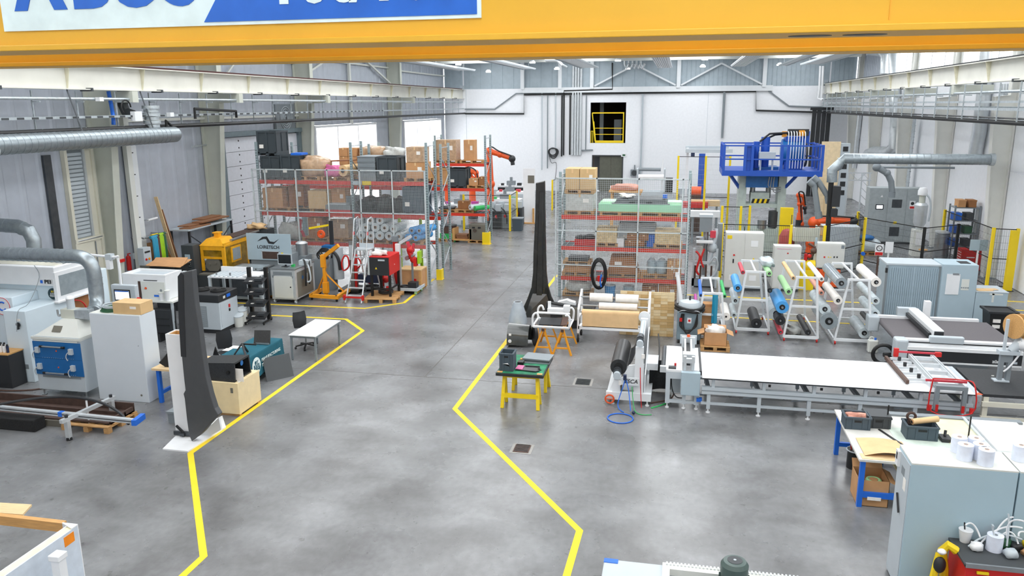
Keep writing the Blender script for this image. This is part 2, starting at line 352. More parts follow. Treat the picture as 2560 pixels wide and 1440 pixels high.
P(wb,'panel_seam','light_grey',('b',-17.1,-17.07,YB-.012,YB,0,8.05),('b',1.95,1.97,YB-.012,YB,2,7.7))
# dark store behind the opening
struct('wall_store','dark_room',('b',-9,-2,YB+5,YB+5.2,0,8),('b',-9.2,-9,YB+.3,YB+5,0,8),('b',-2,-1.8,YB+.3,YB+5,0,8),('b',-9,-2,YB+.3,YB+5,7.2,7.4),('b',-9,-2,YB+.3,YB+5,3.6,3.8))
one('store_column','grey steel column inside the dark upper opening','column','mid_grey',('b',-6.45,-6.15,YB+2,YB+2.3,3.8,7.2))
one('store_cabinet','grey box standing in the dark upper opening','cabinet','mid_grey',('b',-5.3,-4.7,YB+2.2,YB+2.6,3.81,5.6),('b',-5.2,-4.8,YB+2.15,YB+2.2,5.0,5.5))
g = thing('safety_gate','yellow tilting pallet gate in the upper wall opening','gate',(0,0,0))
P(g,'gate_frame','yellow',('r',(-6.85,YB+.05,6.15),(-4.4,YB+.05,6.15),.09,.09),('r',(-6.6,YB+.05,3.95),(-6.85,YB+.05,6.15),.07,.07),('r',(-4.4,YB+.05,3.85),(-4.4,YB+.05,6.2),.08,.08),('r',(-6.55,YB+.05,3.85),(-6.72,YB+.05,5.5),.07,.07))
P(g,'toe_board','yellow',('b',-6.6,-4.38,YB+.03,YB+.08,3.84,4.02))
pieces(g,'rail','yellow',('r',(-6.6,YB+.05,0),(-4.4,YB+.05,0),.05,.05),[(0,0,4.5),(0,0,4.98)])
P(g,'side_guard','yellow',('r',(-6.92,YB+.02,3.83),(-6.92,YB+.02,4.75),.05,.05),('r',(-6.78,YB+.02,3.83),(-6.78,YB+.02,4.75),.05,.05),('r',(-6.92,YB+.02,4.75),(-6.75,YB+.02,4.75),.05,.05))
d2 = struct('door_2','olive',('b',DX0+.0,DX1,YB+.2,YB+.3,DZ-.06,DZ))
for x0,x1 in [(-6.2,-5.32),(-5.3,DX1)]:
    l = P(d2,'door_leaf','olive',('b',x0,x1,YB+.1,YB+.16,.01,DZ-.06))
P(d2,'open_leaf','dark_grey',('r',(-6.2,YB+.1,1.4),(-6.7,YB+.9,1.4),.06,2.7));P(d2,'door_frame','dark_grey',('b',DX0-.06,DX0+.02,YB-.03,YB+.2,0,DZ),('b',DX1-.02,DX1+.06,YB-.03,YB+.2,0,DZ),('b',DX0-.06,DX1+.06,YB-.03,YB+.2,DZ-.02,DZ+.06))
struct('wall_front','wall_white',('b',XL,XR,-5.3,-5,0,ZT))
# --- roof with unseen open slots, added to let sky light into the hall
SL = [(-16.6,-13.2),(-9.4,-5.4),(-1.6,2.4),(6.2,9.6)]
xs = [XL-.3]+[c for s in SL for c in s]+[XR+.3]
ro = struct('ceiling','roof_deck',*[('b',xs[i],xs[i+1],-5,YB+.3,ZT,ZT+.2) for i in range(0,len(xs),2)],*[('b',s[0],s[1],y0,y1,ZT,ZT+.2) for s in SL for (y0,y1) in [(-5,-4.4),(62,YB+.3)]])
for y in LC+[44.5,57.5,2.6]: P(ro,'rafter','offwhite',('b',XL+1.0,XR-1.0,y-.12,y+.12,9.75,10.28))
for y in (53,54,60): P(ro,'lamp_rail','light_grey',('b',XL+.5,XR-.5,y-.05,y+.05,10.05,10.15))
for i,x in enumerate([-16,-12.8,-9.8,-5,-2,2.8,5.8,10]): P(ro,'purlin','offwhite',('b',x-.06,x+.06,-4,YB,10.05,10.28))

# ================================================================ CRANE, RUNWAYS, SERVICES
mat('sign_white','dcecec',.35);mat('sign_blue','1d63c4',.35);mat('orange_web','e8a426',.42)
cr = thing('bridge_crane','yellow double girder bridge crane with a blue and white maker sign','crane',(0,0,7.1))
def girder_box(nm,y0,y1,m):
    g = P(cr,nm,m,('b',-16.2,9.3,y0+.045,y1-.045,.04,1.35))
    P(g,'bottom_flange',m,('b',-16.2,9.3,y0,y1,0,.03),bev=.004);P(g,'top_flange',m,('b',-16.2,9.3,y0,y1,1.35,1.38))
    P(g,'weld_seam',m,('b',-16.2,9.3,y0+.038,y0+.046,.03,.045));return g
g1 = girder_box('girder',3.80,4.12,'crane_yellow');g2 = girder_box('girder',5.22,5.5,'crane_yellow')
P(g1,'web_joint','orange_web',('b',.86,.865,3.842,3.846,.05,1.3))
for (x0,x1) in [(.46,.66),(.69,.90)]: P(g1,'flange_hole','dark_grey',('x',TR(((x0+x1)/2,3.97,-.001)) @ Matrix.Diagonal((1,.5,1,1)),[('c',(0,0,-.001),(0,0,.001),.095,20)]))
for s,x in ((-1,-16.9),(1,9.85)):
    P(cr,'end_carriage','crane_yellow',('b',x-.18,x+.18,3.2,6.2,1.12,1.5),('b',min(x,x-s*.9),max(x,x-s*.9),3.85,5.45,1.0,1.45));
sg = P(cr,'sign_plate','sign_white',('b',-3.62,-.95,3.836,3.846,.105,.64),label='white and blue sign plate with maker letters and load')
P(sg,'blue_field','sign_blue',('p',[(-2.41,.122),(-.97,.122),(-.97,.62),(-2.06,.62)],3.832,3.838,'y'))
for ch,x in (('A',-3.37),('B',-3.06),('U',-2.79),('S',-2.53)):
    text(sg,'letter',ch,'sign_blue',.40,(x,3.834,.345),FRONT,sx=1.02,bold=.018)
text(sg,'lettering','10t/10t','sign_white',.31,(-1.56,3.83,.297),FRONT,bold=.008,sx=1.05)
# runways
def runway(lab,X,zb,zt,ys,tint,y0=-4,sgn=1):
    r = thing('runway_girder',lab,'runway girder',(X,0,zb));h = zt-zb
    P(r,'web','girder_white',('b',-.008,.008,y0,YB-.02,.03,h-.03));P(r,'bottom_flange','girder_white',('b',-.17,.17,y0,YB-.02,0,.03));P(r,'top_flange','girder_white',('b',-.2,.2,y0,YB-.02,h-.03,h))
    P(r,'crane_rail',tint,('b',-.04,.04,y0,YB-.3,h,h+.07));P(r,'rail_clip_strip',tint,('b',-.12,.12,y0,YB-.3,h,h+.012))
    pieces(r,'stiffener','stiff_cream',('h',[(.008,-.006,.03),(.05,-.006,.03),(.05,.006,.03),(.008,.006,.03)],[(.008,-.006,h-.03),(.19,-.006,h-.03),(.19,.006,h-.03),(.008,.006,h-.03)]) if sgn > 0 else ('h',[(-.05,-.006,.03),(-.008,-.006,.03),(-.008,.006,.03),(-.05,.006,.03)],[(-.19,-.006,h-.03),(-.008,-.006,h-.03),(-.008,.006,h-.03),(-.19,.006,h-.03)]),[(0,y,0) for y in ys])
    pieces(r,'beam_clamp','dark_steel',('b',-.2,.2,-.04,.04,-.04,.06),[(0,y+.8,0) for y in ys[2:]])
    P(r,'end_stop','light_grey',('b',-.15,.15,YB-.28,YB-.03,h,h+.3));return r
runway('cream crane runway girder along the left wall',-17.35,7.31,8.03,[17-3.32*2+i*3.32 for i in range(16)],'rail_red')
runway('cream crane runway girder along the right wall',10.28,7.45,8.17,[14.1+i*3.32 for i in range(15)],'charcoal',sgn=-1)
for i,y in enumerate(LC): one('corbel','steel corbel carrying the left runway girder, number %s from the camera' % ['one','two','three','four','five','six'][i],'bracket','beige_steel',('b',XL+.9,-17.1,y-.14,y+.14,6.95,7.3),group='corbels under the left runway')
for i,y in enumerate(RC): one('corbel','steel corbel carrying the right runway girder, number %s from the camera' % ['one','two','three','four','five','six','seven'][i],'bracket','beige_steel',('b',10.1,XR-.9,y-.14,y+.14,7.1,7.44),group='corbels under the right runway')
# hanging tray frame below a runway
def tray(lab,X,zc,zt_,zp,y0,y1,step,ztop,extra=()):
    t = thing('service_rack',lab,'cable tray',(X,0,0))
    n = int((y1-y0)/step)
    pieces(t,'hanger','galv',[('b',-.02,.02,-.015,.015,zp,ztop-.04),('b',-.02,.22,-.015,.015,zp+.05,zp+.08),('b',-.02,.25,-.015,.015,zc-.1,zc-.07)],[(0,y0+i*step,0) for i in range(n+1)])
    P(t,'conduit','galv',('c',(.1,y0,zc),(.1,y1,zc),.045,8))
    sl = []
    P(t,'perforated_tray','galv',('b',.02,.24,y0,y1,zt_-.01,zt_),('b',.02,.03,y0,y1,zt_,zt_+.06),('b',.23,.24,y0,y1,zt_,zt_+.06))
    pieces(t,'tray_rung','dark_grey',('b',.241,.245,-.12,.12,zt_-.005,zt_+.05),[(0,y0+.25+i*.5,0) for i in range(int((min(y1,45)-y0)/.5))])
    for e in extra: P(t,*e)
    return t
tray('hanging cable tray frame under the left runway girder',-17.35,7.05,6.5,6.15,14,63,1.66,7.31)
tray('hanging cable tray frame under the right runway girder',10.05,7.13,6.78,6.2,24,63,1.66,7.45,
     (('lower_tray','galv',('b',.0,.22,24,63,6.53,6.55),('b',0,.01,24,63,6.55,6.62)),('upper_pipe','galv',('c',(.3,24,7.12),(.3,63,7.12),.035,8)),('mid_pipe','galv',('c',(.32,24,6.62),(.32,63,6.62),.035,8)),('bottom_cable','charcoal',('c',(.05,24,6.3),(.05,63,6.3),.03,6))))
one('black_pipe','black service pipe along the left runway and the back wall','pipe','black',('t',[(-17.15,13,6.16),(-17.15,YB-.15,6.16)],.07,8),('t',[(-17.15,YB-.12,6.13),yp(1310,284.5,YB-.12),yp(1310,236.5,YB-.12),yp(1890,228,YB-.12),yp(1890,276,YB-.12),yp(2062,281,YB-.12)],.065,8))
one('black_pipe','black service pipe along the right runway','pipe','black',('c',(10.2,22,6.16),(10.2,YB-.3,6.16),.075,8))
one('wall_tray','thin grey cable tray stepping across the back wall','cable tray','mid_grey',*[('r',yp(*p,YB-.06),yp(*q,YB-.06),.1,.09) for p,q in [((1162,273),(1237,273)),((1237,273),(1290,234)),((1290,234),(1915,222)),((1915,222),(1972,265)),((1972,265),(2060,268))]])
# small items on the left runway services
one('blue_hose','blue air pipe dropping beside a left column','pipe','blue',('t',[xp(271,228,-17.6),xp(278,262,-17.6),xp(283,290,-17.4),xp(284,312,-17.4)],.06,8))
one('duct_riser','dark duct bend behind the left cable tray','duct','dark_grey',('t',[xp(305,228,-17.9),xp(307,262,-17.8),xp(315,280,-17.7),xp(335,288,-17.4)],.16,8))
u = thing('junction_box','white junction box with ribbed flexible duct on the left services','junction box',(-17.1,22.9,6.35))
P(u,'box','white',('b',-.08,.08,-.18,.18,.02,.32));P(u,'flexible_duct','galv',*[('c',(0,.75,-.2+i*.12),(0,.75,-.1+i*.12),.27 if i % 2 else .23,14) for i in range(6)])
P(u,'cable','black',('t',ring((0,-.45,.45),.22,14,'x')[0:10],.025,6));P(u,'lower_plate','white',('b',-.05,.05,-.3,.2,-.35,-.28))
for i,(a_,b_) in enumerate([((415,302),(432,318)),((486,272),(590,278))]):
    one('black_loop',['black cable loop hanging on the left pipe beside the spiral duct','black bent cable bridging the left tray hangers'][i],'cable','black',('t',[xp(*a_,-17.0)-Vector((0,0,.35)),xp(*a_,-17.0),xp(*b_,-17.0),xp(*b_,-17.0)-Vector((0,0,.25))],.05,6))
one('lamp_box','small white sensor box on the left tray','sensor','white',('b',-17.1,-16.95,24.45,24.65,6.48,6.62));one('lamp_box','small white box hung on the conduit by the left dark duct','sensor','white',('b',-17.2,-17.05,21.25,21.42,6.98,7.1))
# spiral ducts: helper with seam rings
def duct(nm,lab,pts,r,m='duct_metal',seams=.5,cat='duct',parts=()):
    t = thing(nm,lab,cat,(0,0,0));P(t,'duct_run',m,('t',pts,r,20))
    sh = []
    for a_,b_ in zip(pts[:-1],pts[1:]):
        a_ = Vector(a_);b_ = Vector(b_);L = (b_-a_).length;k = int(L/seams);d = (b_-a_)/max(L,.01)
        for i in range(k): c = a_+d*(seams*(i+.5));sh.append(('c',c-d*.012,c+d*.012,r+.006,20))
    if sh: P(t,'seam_rings',m,*sh,kind='stuff')
    for p in parts: P(t,*p)
    return t
duct('spiral_duct','long grey spiral duct with closed round end on the left wall',[(-16.9,10,5.89),(-16.9,24.3,5.89),(-16.9,24.5,5.89)],.26,'duct_metal',.22,parts=[('end_cap','duct_metal',('s',(-16.9,24.5,5.89),(.255,.16,.255),20,8)),('branch_elbow','alu',('t',[(-16.8,16.9,5.8),(-16.6,16.7,5.75),(-16.3,16.3,5.7)],.17,14)),('strap','dark_steel',('c',(-16.9,20.2,6.1),(-17.25,20.2,7.32),.02,6)),('strap','dark_steel',('c',(-16.9,23.4,6.1),(-17.25,23.4,7.32),.02,6))])
# back wall conduits
for u0,v0,v1,r,m,lab in [(1355,230,425,.045,'light_grey','thin grey conduit left of the hose coil'),(1369,238,421,.045,'mid_grey','thin grey conduit with end fitting over the hose coil'),(1389,230,378,.05,'light_grey','thin grey conduit right of the hose coil'),
        (1404.5,238,391,.06,'black','left black pipe of the pair on the back wall'),(1409.5,229,388,.06,'black','right black pipe of the pair on the back wall'),(1425,238,387,.06,'black','single black pipe beside the four silver pipes'),
        (1432,160,388,.09,'alu','first of four silver pipes from the left on the back wall'),(1438.5,160,388,.09,'alu','second of four silver pipes from the left on the back wall'),(1445,160,388,.09,'alu','third of four silver pipes from the left on the back wall'),(1452,160,388,.1,'alu','fourth of four silver pipes from the left on the back wall'),
        (1465,237,376,.045,'mid_grey','thin grey conduit between the silver pipes and the upper opening'),(1604,236,440,.07,'light_grey','grey conduit right of the upper opening down to a small fan'),(1808,230,345,.09,'mid_grey','grey conduit on the back wall above the blue press')]:
    p,q = yp(u0,v0,YB-.12),yp(u0,v1,YB-.12);p.x = q.x = (p.x+q.x)/2
    one('wall_pipe',lab,'pipe',m,('c',p,q,r,10),group='vertical pipes on the back wall')
one('wall_pipe','short grey conduit elbow under the thin conduit by the upper opening','pipe','mid_grey',('r',yp(1453,376,YB-.1),yp(1482,375,YB-.1),.08,.1))
one('black_riser','black pipe rising from the back wall pipe to the roof','pipe','black',('t',[yp(1409.5,240,YB-.2),yp(1410,227,YB-.2),yp(1531,223,YB-.2),yp(1531,157,YB-.2)],.06,8))
hc = yp(1382,379,YB-.15)
for i in range(1): one('hose_coil','dark hose coil hung on the back wall','hose','charcoal',*[('t',ring((hc.x+.03*k,hc.y-.05*k,hc.z-.05*k),.29+.05*k,24,'y',.05*k),.045,8,True) for k in range(3)],('t',[hc+Vector((-.3,0,-.3)),hc+Vector((-.1,0,-.9)),hc+Vector((.25,0,-.85)),hc+Vector((.3,0,-1.4)),hc+Vector((.2,0,-2.2))],.02,6))
t = thing('wall_fan','small dark fan heater on the back wall right of the olive door','fan',yp(1586,432,YB-.25));P(t,'housing','mid_grey',('b',-.3,.3,-.2,.2,-.25,.25));P(t,'grille','dark_grey',('c',(0,-.22,0),(0,-.2,0),.22,16));P(t,'bracket','mid_grey',('b',-.04,.04,0,.2,.25,.6))
t = thing('exit_sign','small white sign right of the olive door head','sign',yp(1560,388,YB-.03));P(t,'plate','white',('b',-.22,.22,-.02,.0,-.12,.12));P(t,'pictogram','dark_green',('b',-.12,.1,-.026,-.02,-.06,.07))
t = thing('fan_grille','round concentric fan grille above the white sectional door','fan',(XL+.05,36.0,6.25));P(t,'frame','mid_grey',('b',0,.12,-.95,.95,-.65,.65));P(t,'grille_rings','light_grey',*[('t',ring((.14,0,0),.1+.11*i,24,'x'),.022,6,True) for i in range(5)]);P(t,'hub','dark_grey',('c',(.1,0,0),(.16,0,0),.08,12))
# radiant ceiling panels and lamps near the far end
for i,(X,w,m) in enumerate([(yp(1165,180,58).x,1.2,'white'),(yp(1325,177,58).x,.9,'white'),(yp(1478,172,58).x,1.2,'white'),(yp(1662,170,58).x,1.0,'corr'),(yp(1845,167,58).x,1.0,'corr'),(yp(2020,160,58).x,1.2,'white'),(yp(1958,158,58).x,.5,'white')]):
    lab = ['leftmost ceiling radiant panel','white ceiling radiant panel, second from the left','white ceiling radiant panel above the silver wall pipes','ribbed ceiling radiant panel left of the paired lamps','ribbed ceiling radiant panel above the blue press','long white ceiling radiant panel above the right runway','narrow white ceiling panel between the press and right runway'][i]
    t = thing('radiant_panel',lab,'ceiling panel',(X,0,9.3));P(t,'panel','white_paint',('b',-w/2,w/2,44,58.5-(i % 3)*.6,0,.07))
    if m == 'corr': pieces(t,'radiant_tube','white',('b',-.035,.035,44,58.3-(i % 3)*.6,-.05,0),[(-w/2+.07+k*.115,0,0) for k in range(8)])
    else: pieces(t,'edge_strip','light_grey',('b',-.02,.02,44,58.3-(i % 3)*.6,-.06,.0),[(-w/2+.02,0,0),(w/2-.02,0,0)])
    pieces(t,'hanger','galv',('c',(0,0,.07),(0,0,.5),.012,6),[(0,y,0) for y in (44.55,50.6,57.45)])
for i,(u0,v0,Y) in enumerate([(1146,161,53),(1221,179,60),(1331,156,54),(1392,172,60),(1545,151,53),(1571,171,60),(1762,148,53),(1757,166,60),(1995,140,53),(1949,162,60)]):
    p = yp(u0,v0,Y);row = 'nearer' if Y < 57 else 'farther'
    t = thing('high_bay_lamp','glowing high bay lamp in the %s row, %s from the left' % (row,['first','second','third','fourth','fifth'][i//2]),'lamp',p,group='high bay lamps')
    P(t,'housing','white',('c',(0,0,.03),(0,0,.14),.2,16,.1));P(t,'diffuser','lamp_glow',('c',(0,0,-.05),(0,0,.03),.19,16));P(t,'cord','mid_grey',('c',(0,0,.14),(0,0,10.1-p.z),.01,6))
one('ceiling_pipes','bundle of silver pipes under the roof left of the paired lamps','pipes','alu',*[('t',[(-9.2,55+k*.3,9.75),(-8.4,55+k*.3,9.75),(-8.1,55+k*.3,9.45),(-8.1,57.5,9.4)],.09,8) for k in range(3)])
one('ceiling_pipes','silver flexible pipes hanging under the roof by the paired lamps','pipes','alu',*[('t',[(-4.1+k*.28,59,10.2),(-4.1+k*.28,59,9.6),(-3.95+k*.28,58.9,9.3),(-3.8+k*.28,58.8,9.6)],.08,8) for k in range(5)])
# right wall services
duct('supply_duct','tall silver duct with a low bend on the right wall, farther one',[xp(2235,120,12.02),xp(2236,250,12.05),xp(2240,300,12.05),xp(2235,368,12.05),xp(2222,380,12.0),xp(2185,378,11.95),xp(2170,384,11.9)],.3,'alu',.8,parts=[('bracket','dark_steel',('b',12.2,12.42,49,49.1,4,4.1))])
duct('supply_duct','tall silver duct on the right wall above the horizontal duct end',[xp(2470,120,12.1),xp(2458,250,12.1),xp(2448,330,12.1),xp(2438,385,12.1)],.27,'alu',.8)
duct('upper_duct','short bent silver duct in the clerestory window',[xp(2175,128,11.9),xp(2205,130,11.9),xp(2213,142,11.9),xp(2210,185,11.9)],.25,'alu',.5)
p0,p1 = gp(2478,398,3.9),None
q = yp(2478,399,33.0);q2 = yp(2110,403,33.0);q3 = yp(2085,425,33.0);q4 = yp(2080,455,33.0);q2.z = q.z
duct('extraction_duct','horizontal galvanised duct crossing the right side above the robot cell',[q,q2,(q3.x+.12,33,q3.z+.16),q3-Vector((.06,0,0)),q4],.2,'duct_metal',.25,parts=[('end_collar','galv',('c',q+Vector((-.05,0,0)),q+Vector((.1,0,0)),.23,20))])
e0,e1 = yp(2078,455,33.0),yp(2072,565,33.0)
t = thing('extraction_post','black square extraction post below the horizontal duct','post',(0,0,0));P(t,'post','black',('r',e0,e1+Vector((0,0,-2)),.17,.17));P(t,'fan_box','charcoal',('b',e0.x+.05,e0.x+.35,32.8,33.2,e0.z-.95,e0.z-.15),('b',e0.x+.05,e0.x+.3,32.8,33.2,e0.z-1.35,e0.z-1.05))
for i,(a_,b_,c_) in enumerate([((2045,452),(2070,492),None),((2035,460),(2045,530),None)]):
    A,B = yp(*a_,33.2),yp(*b_,33.2)
    one('fume_extractor',['grey extraction arm tube, slanting to the black post','grey extraction arm tube, hanging toward the orange robot'][i],'extraction arm','mid_grey',('t',[A+Vector((-.15,0,.1)),A,B,B+Vector((.06,0,-.2))],.11,12),('c',A+Vector((-.2,0,.13)),A+Vector((-.02,0,-.02)),.14,12),('c',B,B+Vector((.06,0,-.25)),.14,12))
A,B,C_,D_ = yp(2192,418,40),yp(2218,433,40),yp(2228,455,40),yp(2230,480,40)
one('fume_extractor','grey jointed extraction arm hanging above the large grey electrical cabinet','extraction arm','mid_grey',('t',[A,B,C_,D_],.14,12),('c',A,(12.42,40,A.z),.05,8),('s',A,.2,12,8),('s',B,.17,12,8),('c',D_,D_+Vector((0,0,-.25)),.16,12))
for i,(u0,u1) in enumerate([(2481,2483),(2488,2490),(2495,2497),(2503,2506)]):
    one('riser_pipe',['first','second','third','fourth'][i]+' of four tall silver pipes on the right wall, from the left','pipe','alu',('c',xp(u0+22,210,12.34),xp(u0-12,560,12.34),.05,8),group='four silver riser pipes')
duct('return_duct','slim silver duct on the right wall near the corner',[xp(2150,285,12.22),xp(2135,420,12.22)],.17,'alu',1.2)
one('strip_curtain','dark tall strip curtain beside the back right corner','curtain','charcoal',*[('b',9.35+i*.33,9.65+i*.33,YB-1.3,YB-1.25,.02,6.4) for i in range(4)],('b',9.2,10.8,YB-1.35,YB-1.2,6.3,6.5))
for i in range(2): one('roof_drop_pipe',['left','right'][i]+' white pipe dropping from the roof to the end of the right runway','pipe','white',('t',[yp(2051+i*7,165,YB-.9),yp(2048+i*7,225,YB-.9),yp(2045+i*9,246,YB-.9),yp(2056+i*7,250,YB-1.2)],.08,8))
P(None,'wall_ladder_tray','galv',('b',12.05,12.1,45.9,46.35,.2,6.0),*[('b',12.03,12.12,45.9,46.35,.5+i*.3,.54+i*.3) for i in range(18)]);tag(bpy.data.objects['wall_ladder_tray'],'vertical ladder cable tray on the right wall','cable tray')

# ================================================================ STORAGE RACKS
def _pal(w=1.2,d=.8):
    s = []
    for i in range(5): y = -d/2+.05+i*(d-.1)/4;s.append(('b',-w/2,w/2,y-.05,y+.05,.122,.144))
    for x in (-w/2+.05,0,w/2-.05): s.append(('b',x-.05,x+.05,-d/2,d/2,.1,.122));s += [('b',x-.05,x+.05,y-.05,y+.05,.022,.1) for y in (-d/2+.05,0,d/2-.05)]
    for y in (-d/2+.05,0,d/2-.05): s.append(('b',-w/2,w/2,y-.05,y+.05,0,.022))
    return s
_PM = {}
def pallet(x,y,z,what,w=1.2,d=.8,rz=0):
    k = (w,d)
    if k not in _PM: _PM[k] = mesh('pallet',_pal(w,d),'pallet_wood')
    o = link('pallet',_PM[k],None,(x,y,z),rz);o['kind'] = 'thing';return tag(o,'wooden pallet under '+what,'pallet','wooden pallets')
def carton(x0,x1,y0,y1,z0,z1,lab,m='cardboard',lbl=True,tape=True,name='cardboard_box',rz=0,group='cardboard boxes'):
    cx,cy = (x0+x1)/2,(y0+y1)/2;w,d,h = x1-x0,y1-y0,z1-z0
    t = thing(name,lab,'box',(cx,cy,z0),rz,group);P(t,'body',m,('b',-w/2,w/2,-d/2,d/2,0,h-.012),bev=.008)
    P(t,'top_flap',m,('b',-w/2,w/2,-d/2,-.004,h-.012,h));P(t,'top_flap',m,('b',-w/2,w/2,.004,d/2,h-.012,h))
    if tape: P(t,'tape','kraft',('b',-w/2-.003,w/2+.003,-.03,.03,h,h+.003),('b',-.03,.03,-d/2-.004,-d/2,h*.8,h))
    if lbl: P(t,'paper_label','paper',('b',w*.12,w*.34,-d/2-.005,-d/2,h*.5,h*.72))
    return t
def bigbin(x0,x1,y0,y1,z0,z1,lab,m='bin_grey',open_=True,group='grey plastic box pallets'):
    cx,cy = (x0+x1)/2,(y0+y1)/2;w,d,h = x1-x0,y1-y0,z1-z0;f = .12 if h > .5 else .05
    t = thing('pallet_bin',lab,'plastic bin',(cx,cy,z0),0,group);b = .03
    P(t,'body',m,('b',-w/2+b,w/2-b,-d/2+b,-d/2+b+.03,f,h),('b',-w/2+b,w/2-b,d/2-b-.03,d/2-b,f,h),('b',-w/2+b,-w/2+b+.03,-d/2+b,d/2-b,f,h),('b',w/2-b-.03,w/2-b,-d/2+b,d/2-b,f,h),('b',-w/2+b,w/2-b,-d/2+b,d/2-b,f,f+.03))
    P(t,'rim',m,('b',-w/2,w/2,-d/2,-d/2+.07,h-.06,h),('b',-w/2,w/2,d/2-.07,d/2,h-.06,h),('b',-w/2,-w/2+.07,-d/2,d/2,h-.06,h),('b',w/2-.07,w/2,-d/2,d/2,h-.06,h))
    r = [(x,-d/2+.012,0) for x in (-w/2+.035,0,w/2-.035)]
    pieces(t,'rib',m,('b',-.035,.035,-.012,.012,f,h-.06),r);pieces(t,'side_rib',m,('b',-.012,.012,-.035,.035,f,h-.06),[(w/2-.012,y,0) for y in (-d/2+.035,0,d/2-.035)])
    P(t,'base_rail',m,('b',-w/2,w/2,-d/2,-d/2+.05,f-.03,f+.03),('b',w/2-.05,w/2,-d/2,d/2,f-.03,f+.03))
    for x in (-w/2+.06,0,w/2-.06): P(t,'foot',m,('b',x-.06,x+.06,-d/2,d/2,0,f))
    P(t,'paper_label','paper',('b',-w*.38,-w*.18,-d/2-.004,-d/2+.03,h*.3,h*.45));return t
def lump(name,lab,cat,m,c,r,seed,amp=.2,n=20,k=12,group=None,flat=True,parent=None):
    rg = random.Random(seed);ph = [(rg.uniform(1,5),rg.uniform(1,5),rg.uniform(0,6),rg.uniform(.4,1)) for _ in range(5)]
    V,F = _sph((0,0,0),1,n,k);W_ = []
    for p in V:
        v = Vector(p);s = 1+amp*sum(w*math.sin(a*v.x*2+b*v.y*2+f+v.z*3*w) for a,b,f,w in ph)/3
        e = [math.copysign(abs(q)**.7,q) for q in v]
        q = [e[i]*s*r[i] for i in range(3)];q[2] = max(q[2],-r[2]*.85) if flat else q[2];W_.append(tuple(q))
    z = c[2]+(r[2]*.85 if flat else 0)
    o = P(parent,name,m,('m',W_,F),loc=(c[0],c[1],z));o.data.polygons.foreach_set('use_smooth',[True]*len(o.data.polygons))
    return tag(o,lab,cat,group) if parent is None else o
def roll(lab,a,b,r,m,core='cardboard',rc=.05,group=None,name='material_roll',axle=0,parent=None,cat='roll'):
    a,b = Vector(a),Vector(b);d = (b-a).normalized();t = thing(name,lab,cat,a,0,group) if parent is None else P(parent,name,m,('c',a,b,r,24))
    o = a if parent is None else Vector((0,0,0))
    if parent is None: P(t,'sheet',m,('c',(0,0,0),b-a,r,24))
    P(t,'core',core,('c',a-o-d*.012,b-o+d*.012,rc,14));P(t,'core_hole','black',('c',a-o-d*.014,b-o+d*.014,rc*.75,12))
    if axle: P(t,'axle','steel',('c',a-o-d*axle,b-o+d*axle,rc*.4,8))
    return t
mat('upright_grey','9fb0b4',.45,.4);mat('shelf_grid','6f7b80',.45,.5)
def rack(lab,x0,x1,xm,y0,y1,zt,beams,ztb=None):
    t = thing('pallet_rack',lab,'rack',(0,0,0));X = [x0]+xm+[x1]
    for x in X:
        for y in (y0,y1):
            u = P(t,'upright','upright_grey',('b',x-.045,x+.045,y-.04,y+.04,0,zt));P(u,'foot_plate','mid_grey',('b',x-.08,x+.08,y-.07,y+.07,0,.012))
            P(u,'slot_row','charcoal',*[('b',x-.028+dx,x-.012+dx,y-.043,y-.04,.2+k*.1,.245+k*.1) for k in range(int((zt-.4)/.1)) for dx in (0,.04)],kind='stuff')
        z = .3;k = 0
        while z+.75 < zt:
            ya,yb = (y0,y1) if k % 2 == 0 else (y1,y0);P(t,'diagonal','galv',('r',(x,ya,z),(x,yb,z+.75),.03,.03));z += .75;k += 1
        P(t,'cross_strut','galv',('r',(x,y0,zt-.15),(x,y1,zt-.15),.03,.03))
    for z in beams:
        for i in range(len(X)-1):
            for y in (y0-.02,y1+.02): P(t,'beam','beam_red',('b',X[i]+.05,X[i+1]-.05,y-.025,y+.025,z-.14,z))
            P(t,'wire_deck','shelf_grid',*[('b',X[i]+.05,X[i+1]-.05,y0+(y1-y0)*k/8-.01,y0+(y1-y0)*k/8+.01,z-.03,z-.012) for k in range(1,8)],*[('b',X[i]+.2+k*.25-.012,X[i]+.2+k*.25+.012,y0,y1,z-.012,z) for k in range(int((X[i+1]-X[i]-.3)/.25)+1)],kind='stuff')
    return t
def meshfence(lab,x0,x1,Y,z0,z1,posts,bars,cell,m='mesh_wire',wire=.005,pw=.045):
    t = thing('mesh_panel',lab,'mesh guard',(0,Y,0));sh = []
    x = x0
    while x < x1: sh.append(('b',x-wire/2,x+wire/2,-.004,.004,z0,z1));x += cell
    z = z0
    while z < z1: sh.append(('b',x0,x1,-.007,0,z-wire/2,z+wire/2));z += cell
    P(t,'wire_mesh',m,*sh,kind='stuff')
    for p in posts: P(t,'post','mesh_wire',('b',p-pw/2,p+pw/2,-.03,.02,0 if p in (posts[0],posts[-1]) else z0,z1+.02))
    for z in bars: P(t,'rail','mesh_wire',('b',x0,x1,-.03,.015,z-.02,z+.02))
    return t
